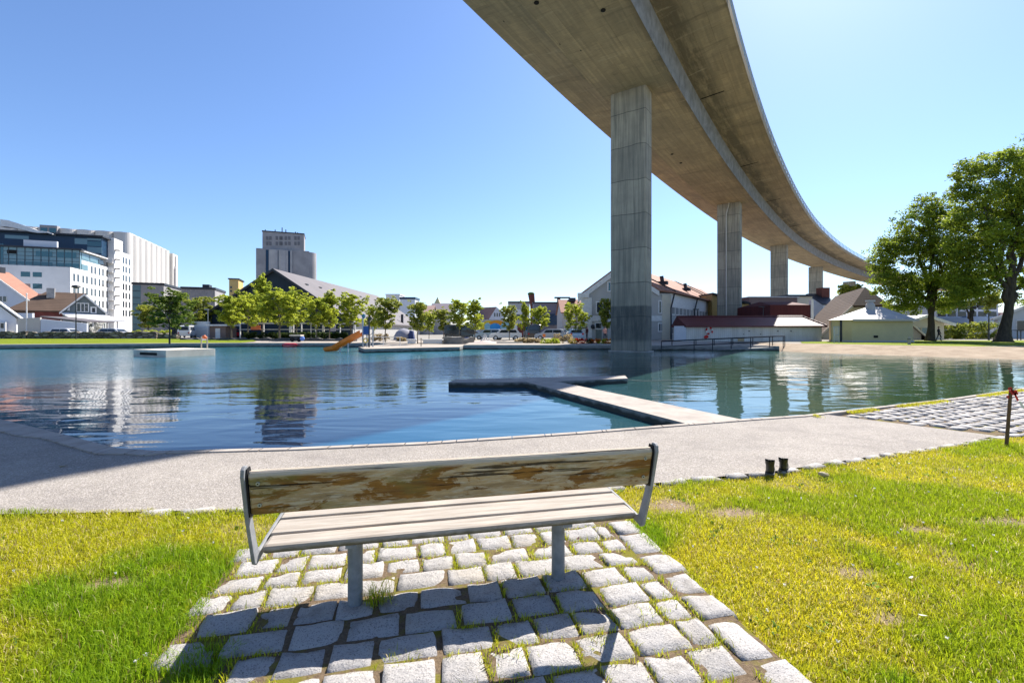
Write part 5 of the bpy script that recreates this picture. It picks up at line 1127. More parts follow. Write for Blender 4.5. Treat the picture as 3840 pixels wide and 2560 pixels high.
for px_ in (2512, 2600): a = S0(px_); m = MB(); m.tube([fw_.w(a - .3, -.7, ze - .1), fw_.w(a - .3, -.25, ze - 2.0), fw_.w(a - .3, -.25, GZ)], .11, 6); m.build('downpipe', M_darkm, t)
# ------------------------------------------------------------------ boat shed with maroon roof
Ys = 53.5; o_ = (X(2573, Ys), Ys, 0); t = thing('long_shed', o_, 'long low white-boarded shed with a maroon tiled roof beside the slipway', 'shed'); fr = Fr(o_, -.5); L_ = X(3079, Ys) - o_[0]
zw, zr_ = Zp(1222, Ys), Zp(1187, Ys + 2.2); m = MB(); m.box(fr, 0, L_, 0, 4.4, .2, zw + .1); m.build('wall', M_board_w, t)
m = MB(); q = [fr.w(-.15, -.4, zw), fr.w(L_ + .35, -.4, zw), fr.w(L_ + .35, 4.8, zw), fr.w(-.15, 4.8, zw), fr.w(-.35, 2.2, zr_), fr.w(L_ - .9, 2.2, zr_)]; u = Vector((0, 0, -.14))
m.add(q + [p + u for p in q], [(0, 1, 5, 4), (2, 3, 4, 5), (1, 2, 5), (3, 0, 4), (6, 10, 11, 7), (8, 11, 10, 9), (7, 11, 8), (9, 10, 6), (0, 6, 7, 1), (1, 7, 8, 2), (2, 8, 9, 3), (3, 9, 6, 0)]); rf = m.build('roof', M_tile_m, t)
m = MB(); m.tube([q[1] + Vector((0, 0, .03)), q[5] + Vector((0, 0, .04)), q[4] + Vector((0, 0, .04))], .09, 6); m.build('ridge_tiles', M_tile_m, t, parent=rf)
m = MB(); m.add([fr.w(0, -.02, .2), fr.w(0, -.02, zw), fr.w(-1.0, 1.2, zw), fr.w(-1.0, 1.2, .2), fr.w(-.9, 1.3, .2), fr.w(-.9, 1.3, zw), fr.w(.1, .1, zw), fr.w(.1, .1, .2)], [(0, 1, 2, 3), (7, 6, 5, 4), (1, 6, 5, 2), (0, 3, 4, 7), (3, 2, 5, 4)]); m.build('end_wall', M_bwhite, t)
for (a, c) in ((2763, 2790), (2826, 2853)): m = MB(); m.box(fr, X(a, Ys) - o_[0], X(c, Ys) - o_[0], -.04, 0, .25, zw - .15); d_ = m.build('door', M_board_w, t); m = MB(); m.box(fr, X(c - 4, Ys) - o_[0], X(c - 2, Ys) - o_[0], -.1, -.04, 1.15, 1.25); m.build('handle', M_darkm, t, parent=d_)
m = MB(); m.box(fr, X(2765, Ys) - o_[0], X(2789, Ys) - o_[0], -.055, -.041, .3, .75); m.build('kick_board', M('tan_board', (0.5, 0.36, 0.2), None, 2, .8), t)
for a in (2806, 2913, 2962): m = MB(); m.box(fr, X(a, Ys) - o_[0], X(a + 3, Ys) - o_[0], -.1, 0, 1.5, 1.62); m.build('wall_fitting', M_darkm, t)
# lifebuoy and red box on the shed
c = P(2660, 1240, Ys - .12); t = thing('lifebuoy', c, 'red and white lifebuoy hanging on the white shed wall', 'lifebuoy')
for k in range(8):
    m = MB(); m.tube([c + Vector((.36 * math.cos(a), 0, .36 * math.sin(a))) for a in [2 * math.pi * (k + j / 4) / 8 for j in range(5)]], .085, 8); m.build('segment', M_red if k % 2 else M_white, t)
c = P(2649, 1264, Ys - .15); m = MB(); m.tube([c + Vector((-.2, 0, -.1)), c + Vector((-.12, 0, .0)), c + Vector((.14, 0, .1)), c + Vector((.2, 0, .13))], [.1, .19, .19, .08], 10); tag(m.build('rescue_buoy', M_red, at=c), 'red rescue float hanging below the lifebuoy', 'float')
# ------------------------------------------------------------------ kiosk, brown-roofed hall and neighbours on the right
Yq = 49; o_ = (X(3195, Yq), Yq, 0); t = thing('kiosk', o_, 'pale yellow kiosk with a low white hipped roof at the head of the beach', 'kiosk'); fr = Fr(o_, -2)
a_ = X(3411, Yq + .2) - o_[0]; xb_ = X(3123, Yq + 1.6) - o_[0]; zk = Zp(1199, Yq)
plan = [(0, 0), (a_, 0), (a_ + .5, 5.5), (1.8, 6.5), (xb_, 1.8)]
m = MB(); m.prism([fr.w(a, b, 0)[:2] for a, b in plan], .28, zk); wl = m.build('wall', M_kiosk, t)
m = MB(); m.prism([fr.w(a * 1.02 - .03, b * 1.02 - .06, 0)[:2] for a, b in plan], .2, .55); m.build('plinth', M_greyw, t)
ov = [(-.1, -.35), (a_ + .3, -.35), (a_ + .9, 5.9), (1.7, 7), (xb_ - .4, 1.8)]; zt_ = Zp(1151, Yq + 2.6); tp = [(X(3246, Yq + 2.6) - o_[0], 2.6), (X(3300, Yq + 2.6) - o_[0], 2.6)]
q = [fr.w(a, b, zk) for a, b in ov] + [fr.w(tp[0][0], tp[0][1], zt_), fr.w(tp[1][0], tp[1][1], zt_)]
m = MB(); m.add(q, [(0, 1, 6, 5), (1, 2, 6), (2, 3, 5, 6), (3, 4, 5), (4, 0, 5), (4, 3, 2, 1, 0)]); rf = m.build('roof', M('grey_white_slate', (0.50, 0.48, 0.46), (0.42, 0.40, 0.39), 1.2, .6, .4), t)
m = MB(); m.profy(Fr((o_[0], Yq, 0), -2), [(-.12, zk - .14), (a_ + .32, zk - .14), (a_ + .32, zk + .06), (-.12, zk + .06)], -.42, -.30); m.build('gutter', M_beige, t, parent=rf)
cx = X(3260, Yq + 2.2) - o_[0]; m = MB(); m.tube([fr.w(cx, 2.3, zt_ - .5), fr.w(cx, 2.3, zt_ + .25)], [.5, .42], 10); m.tube([fr.w(cx, 2.3, zt_ + .25), fr.w(cx, 2.3, zt_ + .5)], [.42, .25], 10); m.box(fr, cx - .42, cx + .42, 2.1, 2.5, zt_ + .55, zt_ + .75); m.tube([fr.w(cx, 2.3, zt_ + .45), fr.w(cx, 2.3, zt_ + .6)], .12, 6); m.build('vent_cowl', M_greyw, t, parent=rf)
m = MB(); m.box(fr, X(3274, Yq) - o_[0], X(3289, Yq) - o_[0], -.04, 0, .85, 1.1); m.build('vent_grille', M_dark, t)
lf = Fr(fr.w(0, 0, 0), -2 + math.degrees(math.atan2(1.8, xb_))); ll = math.hypot(xb_, 1.8)
m = MB(); m.box(lf, ll * .48, ll * .58, 0, .06, .28, zk); m.build('downpipe', M_darkm, t)
m = MB(); m.box(lf, ll * .62, ll * .94, 0, .05, .28, 2.1); m.build('door', M_cream, t)
Yh2 = 66; o_ = (X(3100, Yh2), Yh2, 0); t = thing('barn_hall', o_, 'cream hall with a steep brown half-hipped roof behind the pale yellow kiosk', 'building'); fr = Fr(o_, -25)
g0 = fr.on_y(3091, 1236, 0)[0]; gy = 0
xr_, zr_ = fr.on_y(3262, 1090, 0); x0, ze = fr.on_y(3130, 1210, 0); x1 = 2 * xr_ - x0; sl = (zr_ - ze) / (xr_ - x0)
m = MB(); hc = 2.1
m.profy(fr, [(x0 - 1.5, GZ), (x1 + 1.5, GZ), (x1 + 1.5, ze - 1.5 * sl), (xr_ + hc, zr_ - hc * sl), (xr_ - hc, zr_ - hc * sl), (x0 - 1.5, ze - 1.5 * sl)], 0, 20); m.build('wall', M_cream, t)
# roof with a half hip on the near gable; the ridge runs away behind
up = Vector((0, 0, .25)); e0 = x0 - 2.2; e1 = x1 + 2.2; ze_ = ze - 2.2 * sl
LF = [fr.w(e0, -.6, ze_), fr.w(xr_ - hc, -.6, zr_ - hc * sl), fr.w(xr_, 2.4, zr_ + .5), fr.w(xr_, 22, zr_ + .5), fr.w(e0, 22, ze_)]; RT = [fr.w(e1, -.6, ze_), fr.w(xr_ + hc, -.6, zr_ - hc * sl), LF[2], LF[3], fr.w(e1, 22, ze_)]
m = MB(); al = LF + RT[:2] + [RT[4]]
m.add([p + up for p in al] + al, [(0, 1, 2, 3, 4), (5, 7, 3, 2, 6), (1, 6, 2), (8, 12, 11, 10, 9), (13, 14, 10, 11, 15), (9, 10, 14), (0, 8, 9, 1), (1, 9, 14, 6), (6, 14, 13, 5), (0, 4, 12, 8), (5, 13, 15, 7)]); rf = m.build('roof', M_tile_b, t)
m = MB(); m.tube([LF[0] + up * .5, LF[1] + up * .5], .16, 6); m.tube([RT[0] + up * .5, RT[1] + up * .5], .12, 6); m.build('bargeboard', M_cream, t, parent=rf)
xx = e0 + 6; m = MB()
t, fr, x1, z = block('red_sheet_shed', 2888, 3040, 1143, 62, 0, 9, M_corr, 'dark red corrugated-sheet shed behind the maroon roof, between two piers')
m = MB(); zz = Zp(1124, 62); m.prof(fr, [(0, z), (4.5, zz), (9, z)], 1.0, x1); m.add([fr.w(0, 0, z), fr.w(1.0, 0, z), fr.w(1.0, 4.5, zz), fr.w(0, 9, z), fr.w(1, 9, z)], [(0, 1, 2), (0, 2, 3), (3, 2, 4)])
m.build('roof', M_corr, t); m = MB(); m.box(fr, x1 - .02, x1 + .35, -.1, .3, GZ, zz); m.build('corner_post', M_trim, t)
t, fr, x1, z = block('ochre_building', 2780, 2812, 1140, 78, 0, 8, M_yellow, 'ochre building glimpsed right of the second bridge pier')
m = MB(); m.profy(fr, [(-5, z + 1.6), (x1, z - .1), (x1, z + .25), (-5, z + 1.95)], -.3, 8); m.build('roof', M_darkm, t)
m = MB(); m.profy(fr, [(-5, GZ), (0, GZ), (0, z), (-5, z + 1.6)], .01, 8); m.build('side_wall', M_yellow, t)
t, fr, x1, z = block('flat_brown_building', 2811, 2990, 1116, 82, 0, 10, M_mush, 'flat-roofed mushroom brown building behind the third bridge pier', cap=(.2, M_trim))
m = MB(); m.box(fr, .6, x1, -.05, 0, GZ, Zp(1148, 82)); m.build('lower_wall', M_beige, t)
t, fr, x1, z = block('cream_flat_building', 2952, 3046, 1112, 95, 0, 8, M_cream, 'cream flat-roofed building seen between the third and fourth piers', cap=(.4, M_darkm))
pane(t, fr, 'y', x1 * .2, x1 * .38, z - 1.6, z - .3, 0, M_navy)
t, fr, w, z = roofhouse('dark_roofed_house', 3086, 3136, 1105, 1141, 100, 10, M_bwhite, M_darkm, 'dark-roofed house with a thick brick chimney between the fourth and fifth piers')
m = MB(); m.box(fr, w - 1.1, w + .7, 3, 5, Zp(1142, 103), Zp(1078, 103)); m.build('chimney', M_brick, t)
# pavilion, modern block and white house under the trees
Yp = 64; o_ = (X(3416, Yp), Yp, 0); t = thing('pavilion', o_, 'low cream pavilion with a shallow white gabled roof behind the first big tree', 'pavilion'); fr = Fr(o_, 0); W_ = X(3540, Yp) - o_[0]
gable(t, fr, -1.4, W_, 0, 7, GZ, Zp(1213, Yp), Zp(1187, Yp), M_cream, M_trim, over=.8, th=.2, fascia=M_trim)
for (a, c) in ((3426, 3450), (3456, 3478)): pane(t, fr, 'y', X(a, Yp) - o_[0], X(c, Yp) - o_[0], GZ + .15, Zp(1229, Yp), 0, M_tealp, M_cream)
Yo = 84; o_ = (X(3512, Yo), Yo, 0); t = thing('modern_block', o_, 'long modern white and blue-grey block half hidden behind the big trees', 'building'); fr = Fr(o_, 0); W_ = X(3744, Yo) - o_[0]
m = MB(); m.box(fr, 0, W_, 0, 10, GZ, Zp(1130, Yo)); m.build('wall', M_bwhite, t)
m = MB(); m.box(fr, -.3, X(3608, Yo) - o_[0], -1.2, 0, Zp(1212, Yo), Zp(1192, Yo)); m.box(fr, X(3608, Yo) - o_[0] + .01, W_, -.8, 0, Zp(1226, Yo), Zp(1187, Yo)); m.build('balcony_front', M('blue_grey_panel', (0.28, 0.36, 0.48), (0.25, 0.33, 0.45), .5, .6), t)
for k in range(6): a = X(3516 + 38 * k, Yo) - o_[0]; pane(t, fr, 'y', a, a + 1.5, Zp(1186, Yo), Zp(1168, Yo), 0, M_glass); pane(t, fr, 'y', a, a + 1.5, Zp(1160, Yo), Zp(1142, Yo), 0, M_glass)
pane(t, fr, 'y', X(3610, Yo) - o_[0], X(3645, Yo) - o_[0], Zp(1250, Yo), Zp(1228, Yo), 0, M_glass); m = MB(); m.box(fr, X(3602, Yo) - o_[0], X(3608, Yo) - o_[0], -1.2, -.9, GZ, Zp(1212, Yo)); m.build('post', M_trim, t)
m = MB(); m.box(fr, W_ + .01, W_ + 2.2, -.4, 3, Zp(1215, Yo), Zp(1172, Yo)); m.build('pink_panel', M('pink_render', (0.60, 0.36, 0.33), None, 1, .8), t)
Yo = 72; o_ = (X(3782, Yo), Yo, 0); t = thing('gabled_house', o_, 'white gabled house at the right frame edge behind the second big tree', 'house'); fr = Fr(o_, -44)
gable(t, fr, -1.2, 8, 0, 9, GZ, Zp(1192, Yo), Zp(1130, Yo), M_bwhite, M_roofg, over=.5, th=.2, fascia=M_trim); pane(t, fr, 'y', .9, 1.7, GZ + 1.2, GZ + 2.8, 0, M_glass, M_trim)
# ------------------------------------------------------------------ trees and shrubs
M_bark = M('grey_brown_bark', (0.085, 0.07, 0.055), (0.045, 0.038, 0.03), 6, .95, .1, bump=.8, bsc=14, bd=.04, stretch=(1, 1, .25))
M_barkp = M('pale_young_bark', (0.20, 0.17, 0.13), (0.11, 0.09, 0.07), 6, .9, .1, stretch=(1, 1, .3))
def leaves(cent, rad, per, size, cols, flat=.55, seed=0, up=.5):
    """leaf-sized quads in clumps: cent (n,3), rad (n,), returns V, F, C"""
    g = np.random.default_rng(seed); n = len(cent); k = n * per
    ci = np.repeat(np.arange(n), per); d = g.normal(size=(k, 3)); d /= np.linalg.norm(d, axis=1)[:, None]; r = g.random(k) ** .45
    p = cent[ci] + d * (rad[ci] * r)[:, None] * np.array([1, 1, flat])
    nrm = g.normal(size=(k, 3)) * .75 + np.array([0, 0, up]) + d * .5; nrm /= np.linalg.norm(nrm, axis=1)[:, None]
    a = np.cross(nrm, g.normal(size=(k, 3))); a /= np.linalg.norm(a, axis=1)[:, None]; b = np.cross(nrm, a)
    s = (size * g.uniform(.6, 1.35, k))[:, None]; V = np.stack([p + a * s, p + b * s * .55 + nrm * s * .12, p - a * s, p - b * s * .55 + nrm * s * .12], 1).reshape(-1, 3)
    F = np.arange(k * 4).reshape(-1, 4); tone = np.repeat(g.random(n), per); t = np.clip(tone * .75 + g.random(k) * .35 - .05, 0, 1)[:, None]
    c = cols[0] * (1 - t) + cols[1] * t; c = c * g.uniform(.8, 1.2, (k, 1)); C = np.repeat(np.concatenate([c, np.ones((k, 1))], 1)[:, None], 4, 1).reshape(-1, 4)
    return V, F, C
YG = (np.array([0.19, 0.25, 0.03]), np.array([0.57, 0.61, 0.06])); DG = (np.array([0.075, 0.13, 0.02]), np.array([0.21, 0.27, 0.04])); MG = (np.array([0.12, 0.18, 0.03]), np.array([0.42, 0.43, 0.06]))
def limb(m, a, b, r0, r1, wob, g, n=5):
    a, b = Vector(a), Vector(b); pts = []
    for i in range(n + 1):
        t = i / n; pts.append(a + (b - a) * t + Vector((g.normal(), g.normal(), g.normal() * .4)) * wob * math.sin(math.pi * t) + Vector((0, 0, -.12 * (b - a).length * math.sin(math.pi * t) * 0)))
    m.tube(pts, [r0 + (r1 - r0) * i / n for i in range(n + 1)], 7); return pts
PROTO = {}
def young_tree_mesh(seed, cols, shape):
    """unit tree: 1 high to the crown top, crown half-width 1 (scaled per tree)"""
    g = np.random.default_rng(seed); m = MB(); b0 = .27
    limb(m, (0, 0, -.03), (0, 0, .93), .018, .004, .008, g, 8)
    tips = []
    for k in range(17):
        z = b0 + (.86 - b0) * (k + .5) / 17; q = k * 2.4 + g.normal() * .4; hz = shape(z) * g.uniform(.55, 1.0)
        e = Vector((math.cos(q) * hz * .28, math.sin(q) * hz * .28, min(.97, z + .09 + .10 * g.random()))); pts = limb(m, (0, 0, z - .05), e, .007, .002, .012, g, 4); tips += [tuple(e), tuple(pts[3]), tuple(pts[2])]
    tips = np.array(tips + [(0, 0, .95), (.02, 0, .9), (-.02, .01, .86), (0, .02, .8)]); extra = tips[g.integers(0, len(tips), 150)] + g.normal(size=(150, 3)) * np.array([.05, .05, .045])
    cent = np.concatenate([tips, extra]); cent = cent[cent[:, 2] > .24]; rad = g.uniform(.022, .062, len(cent))
    V, F, C = leaves(cent, rad, 32, .019, cols, .7, seed)
    return m, V, F, C
shp = {'oval': lambda z: max(.25, math.sin(math.pi * min(1, max(0, (z - .18) / .85))) ** .7), 'cone': lambda z: max(.2, 1.15 - z), 'wide': lambda z: 1.15 * max(.3, math.sin(math.pi * min(1, (z - .1) / .95)) ** .5)}
for nm, sd, cols, sh in (('a', 3, YG, 'oval'), ('b', 5, YG, 'wide'), ('c', 8, YG, 'cone'), ('d', 12, DG, 'wide'), ('e', 15, MG, 'oval')):
    m, V, F, C = young_tree_mesh(sd, cols, shp[sh]); mt_ = m.build('trunk', M_barkp if nm != 'd' else M_bark); tm = mt_.data; bpy.data.objects.remove(mt_)
    PROTO[nm] = (tm, np_mesh('crown', V, F, M_foliage, {'tint': C}, parent='mesh'))
def young_tree(px_, pb, pt, hwid, kind, label, group='young trees along the far bank', zg=.36, rot=None):
    Y = (CAMZ - zg) * F_PX / (pb - HY); h = (pb - pt) / F_PX * Y; w = hwid / F_PX * Y
    t = thing('young_tree', (X(px_, Y), Y, zg), label, 'tree', group); t.rotation_euler = (0, 0, random.uniform(0, 6.28) if rot is None else rot)
    sx = w / .27; t.scale = (sx, sx, h)
    for nm, me in zip(('trunk', 'crown'), PROTO[kind]):
        o = bpy.data.objects.new(nm, me); S.collection.objects.link(o); o.parent = t
        if nm == 'trunk': k = h / sx; o.scale = (max(.7, k * .75), max(.7, k * .75), 1)
for a in ((556, 1266, 1142, 44, 'e', 'small bright green tree between the white office and the dark park tree', None, .42),
          (636, 1284, 1092, 72, 'd', 'dark green park tree standing alone on the end of the bank lawn', None, .40),
          (745, 1266, 1112, 62, 'e', 'dull green tree behind the white van, right of the dark park tree'),
          (868, 1273, 1108, 58, 'a', 'yellow-green tree below the ochre tower'),
          (930, 1270, 1096, 56, 'b', 'broad yellow-green tree left of the spiry one before the dark hall'),
          (985, 1268, 1046, 52, 'c', 'tallest spiry yellow-green tree in front of the dark hall gable'),
          (1048, 1274, 1082, 78, 'b', 'widest bright yellow-green tree in front of the dark hall'),
          (1112, 1270, 1098, 56, 'a', 'yellow-green tree before the right corner of the dark hall gable'),
          (1187, 1276, 1117, 50, 'a', 'pale green tree above the dark parasol'),
          (1236, 1275, 1100, 50, 'c', 'pale green tree between the parasol and the slide tower'),
          (1316, 1272, 1104, 58, 'b', 'leafy tree just left of the slide tower'),
          (1445, 1281, 1116, 54, 'e', 'full green tree right of the slide tower, behind the pier'),
          (1402, 1272, 1150, 34, 'a', 'small tree directly behind the slide tower'),
          (1566, 1284, 1132, 48, 'e', 'tree with a thin dark trunk behind the low white benches'),
          (1609, 1272, 1166, 30, 'b', 'small bright tree left of the mauve grey roof'),
          (1663, 1272, 1158, 34, 'e', 'small round dark-bottomed tree below the mauve grey roof'),
          (1722, 1274, 1124, 42, 'a', 'taller yellow-green tree above the blue containers'),
          (1781, 1276, 1130, 48, 'c', 'spreading tree left of the orange painted mural'),
          (1910, 1277, 1144, 36, 'e', 'round-headed tree right of the turquoise mural oval'),
          (1968, 1275, 1138, 27, 'c', 'slim pale tree just left of the brick chimney'),
          (2026, 1274, 1150, 37, 'a', 'full yellow-green tree right of the brick chimney'),
          (2160, 1277, 1138, 44, 'b', 'bare-stemmed tree above the red flower bed'),
          (2276, 1276, 1118, 36, 'e', 'dark feathery tree touching the nearest bridge pier')):
    young_tree(*a[:6], **({'zg': a[7]} if len(a) > 7 else {}))
def big_tree(px_, Y, zg, trunk, limbs, blobs, n, per, size, cols, label, seed):
    """trunk: (z, px offset m, radius); limbs: end points; blobs: (dx, dy, z, r) lobes of the crown"""
    g = np.random.default_rng(seed); o_ = (X(px_, Y), Y, zg); t = thing('park_tree', o_, label, 'tree', 'big park trees by the beach'); m = MB(); O = Vector(o_)
    m.tube([O + Vector((dx, 0, z)) for z, dx, r in trunk], [r for z, dx, r in trunk], 12)
    cents = []; bl = np.array(blobs)
    wts = bl[:, 3] ** 2.2; wts /= wts.sum(); pick = g.choice(len(bl), n, p=wts); d = g.normal(size=(n, 3)); d /= np.linalg.norm(d, axis=1)[:, None]
    cents = bl[pick, :3] + d * (bl[pick, 3] * g.random(n) ** .42)[:, None] * np.array([1, 1, .8])
    for (z0, dx0, r0, ex, ey, ez) in limbs:
        a = O + Vector((dx0, 0, z0)); e = O + Vector((ex, ey, ez)); pts = limb(m, a, e, r0, .05, .25, g, 8)
        near_ = cents[np.argsort(np.linalg.norm(cents - np.array([ex, ey, ez]), axis=1))[:26]]
        for c in near_[::2]:
            s_ = pts[int(g.integers(3, 8))]; limb(m, s_, O + Vector(c), .05, .012, .12, g, 4)
    m.build('trunk', M_bark, t, smooth=True)
    # sprays hang a little: stretch each clump outwards and flatten it
    rad = g.uniform(.4, 1.0, n); V, F, C = leaves(cents, rad, per, size, cols, .62, seed, up=.5)
    np_mesh('crown', V, F, M_foliage, {'tint': C}, parent=t); return t
def m_of(px0, Y): return px0 / F_PX * Y
BT = (np.array([0.085, 0.15, 0.025]), np.array([0.38, 0.45, 0.04]))
big_tree(3488, 56, .36, [(-.3, 0, .7), (.3, 0, .5), (1.2, .1, .38), (2.0, .15, .34), (2.8, .1, .31), (3.6, .15, .28), (4.3, .3, .25)],
         [(3.4, .1, .30, -1.2, .5, 13), (3.6, .2, .3, 1.0, -.3, 12), (4.2, .3, .26, 2.2, .8, 8.0), (4.5, .2, .24, -3.2, -.5, 8.0), (6, 0, .2, 0.3, 0, 16), (5, 0, .2, -4.2, .5, 6.5)],
         [(.2, 0, 16.3, 2.2), (-2.4, 0, 14.2, 2.4), (1.8, 0, 14.2, 2.5), (-4.6, .3, 11.2, 2.3), (-1.2, 0, 11.4, 3.0), (2.4, 0, 11.0, 2.7), (-5.2, 0, 8.0, 1.9), (-2.2, 0, 7.6, 2.6), (1.6, 0, 7.4, 2.3), (-6.0, 0, 9.6, 1.4), (3.8, .5, 8.4, 2.0), (-3.4, -.4, 5.2, 1.8), (3.2, .5, 5.4, 1.6), (-5.4, 0, 6.0, 1.3), (0, .5, 5.8, 1.6), (-1.8, 0, 4.3, 1.3), (-4.2, .4, 4.4, 1.3), (2.2, .6, 4.2, 1.2), (4.6, .5, 6.6, 1.5)],
         900, 52, .13, BT, 'big leafy park tree with a forked trunk left of the largest tree, behind the beach', 21)
big_tree(3762, 50, .36, [(-.3, 0, 1.15), (.25, 0, .78), (1.0, .1, .56), (2.2, .35, .45), (3.4, .6, .40), (4.6, .7, .37), (6.5, .8, .31), (9, 1.0, .23)],
         [(4.0, .7, .34, -1.5, .5, 12), (5.2, .7, .34, 3.2, 0, 13), (6.8, .8, .3, 1.2, .3, 18), (3.8, .6, .28, 3.6, -.4, 9), (6, .7, .26, -2.6, -.4, 15), (8, .9, .25, 2.5, .5, 17)],
         [(-3.4, 0, 18.6, 1.8), (-.4, 0, 19.6, 2.2), (-4.4, 0, 16.4, 1.4), (2.8, 0, 20.6, 2.4), (5.0, 0, 19, 3), (-3.0, 0, 15.3, 2.3), (.6, 0, 15.8, 3.0), (4, 0, 15.5, 3.2), (-2.6, 0, 11.5, 2.6), (1.2, 0, 11.5, 2.8), (4.4, 0, 11, 3), (-2.6, .2, 8.2, 2.4), (-4.6, 0, 13.4, 1.8), (-3.6, 0, 10, 1.6), (4.2, 0, 7.5, 2.3), (1.0, 1.5, 8.2, 1.6), (-2.2, 1.0, 5.4, 1.3), (4.8, .5, 4.8, 1.6), (-4.6, .5, 6.6, 1.7), (-5.4, .3, 10.4, 1.5), (-3.8, 1, 4.6, 1.2), (-1.8, .8, 6.6, 1.6), (2.6, .6, 6.0, 1.7), (1.0, 1.2, 13.5, 2.0)],
         1250, 52, .135, BT, 'largest park tree with a thick dark trunk at the right edge of the photo', 33)
big_tree(3640, 76, .36, [(-.2, 0, .5), (.5, 0, .36), (3, .1, .28), (5, .1, .2)], [(3, .1, .18, -2, 0, 6.5), (3.6, .1, .18, 2, 0, 7), (5, .1, .15, 0, 0, 9)],
         [(-2.2, 0, 6.5, 2.0), (1.5, 0, 7.2, 2.4), (0, 0, 9, 2.0), (3.6, 0, 5.8, 1.8), (-4, 0, 5.6, 1.5)], 150, 70, .16, MG, 'yellow-green tree farther back, between the two big park trees', 44)
def shrub(name, c, rx, ry, rz, n, per, size, cols, label, cat, seed, group=None, thick=.3):
    g = np.random.default_rng(seed); u = g.uniform(-1, 1, (n, 3)); cent = np.array(c) + u * np.array([rx, ry, rz * .5]) + np.array([0, 0, rz * .5])
    V, F, C = leaves(cent, np.full(n, thick), per, size, cols, .8, seed); o = np_mesh(name, V - np.array(c), F, M_foliage, {'tint': C}, at=c); return tag(o, label, cat, group)
HG = (np.array([0.022, 0.045, 0.010]), np.array([0.07, 0.10, 0.015]))
for (a, b, lb, sd) in ((920, 1046, 'clipped dark hedge under the spiry tree, left part of the hedge row', 1), (1056, 1182, 'clipped dark hedge behind the dark cart, middle part of the hedge row', 2), (1190, 1304, 'clipped dark hedge left of the slide, right part of the hedge row', 3)):
    Yg = 66; shrub('hedge', ((X(a, Yg) + X(b, Yg)) / 2, Yg, .36), (X(b, Yg) - X(a, Yg)) / 2, .45, .95, 120, 34, .10, HG, lb, 'hedge', sd, 'dark clipped hedges on the far bank')
shrub('hedge', ((X(500, 70) + X(645, 70)) / 2, 70, .36), 3.0, .5, 1.2, 90, 34, .12, YG, 'bright yellow-green hedge behind the stone wall below the small green tree', 'hedge', 4)
shrub('hedge', ((X(2033, 46)+X(2098, 46)) / 2, 46.5, .3), .95, .4, .45, 60, 40, .06, YG, 'low bright green hedge on the quay left of the red flower bed', 'hedge', 5, thick=.16)
for (px_, w, h, lb, sd) in ((3565, 1.6, 2.2, 'round green shrub right of the pavilion', 6), (3695, 3.0, 2.4, 'long clipped green hedge left of the largest park tree', 7)):
    shrub('hedge', (X(px_, 68), 68, .36), w, .8, h, 90, 40, .13, MG, lb, 'hedge', sd, thick=.45)
shrub('flowering_shrub', (X(368, 66), 66, .4), .8, .5, 1.2, 30, 30, .09, (np.array([.5, .5, .45]), np.array([.75, .74, .7])), 'white flowering shrub beside the flagpole behind the stone wall', 'shrub', 8)
shrub('flowering_shrub', (X(398, 80), 78, .4), 1.2, .5, 2.6, 40, 30, .11, (np.array([.5, .5, .45]), np.array([.75, .74, .7])), 'tall white flowering shrub at the right end of the porch roof', 'shrub', 9)
# flower bed on the quay
Yf = 46.2
for (px_, w, cols, lb, sd) in ((2150, .45, (np.array([.25, .22, .03]), np.array([.5, .36, .05])), 'yellow flowers at the left end of the quay flower bed', 20), (2178, .5, (np.array([.5, .02, .01]), np.array([.75, .08, .02])), 'bright red flowers in the quay flower bed', 21), (2208, .45, HG, 'dark green leafy plant between the red flowers', 22), (2230, .5, (np.array([.45, .06, .01]), np.array([.7, .2, .03])), 'orange red flowers in the middle of the quay flower bed', 23), (2252, .4, YG, 'yellow green plant near the right end of the flower bed', 24), (2276, .4, (np.array([.4, .16, .02]), np.array([.65, .3, .05])), 'orange flowers touching the nearest bridge pier', 25)):
    shrub('flower_clump', (X(px_, Yf), Yf, .28), w, .3, .5, 26, 34, .05, cols, lb, 'flowers', sd, 'plants in the quay flower bed', .16)
DRY = (np.array([.24, .19, .09]), np.array([.45, .36, .2]))
for (px_, w, lb, sd) in ((1422, 1.0, 'dry beige bush right of the slide tower', 30), (1508, .55, 'dry beige bush left of the low white benches', 31), (1960, .8, 'dry straw-coloured grasses left of the low green hedge', 32), (2006, .7, 'low dry grasses between the straw bush and the green hedge', 33), (2105, 1.1, 'beige rubble-like dry bush behind the low green hedge', 34)):
    Yd = 55 if px_ < 1600 else 48; shrub('dry_bush', (X(px_, Yd), Yd, .3), w, .4, .9 if px_ in (1422, 2105) else .45, 40, 30, .08, DRY, lb, 'bush', sd, None, .2)
shrub('creeper', (X(3175, 180), 178.5, Zp(1110, 178)), 4, .5, 4, 60, 30, .5, MG, 'green creeper at the foot of the fifth bridge pier', 'plant', 35, None, 1.2)

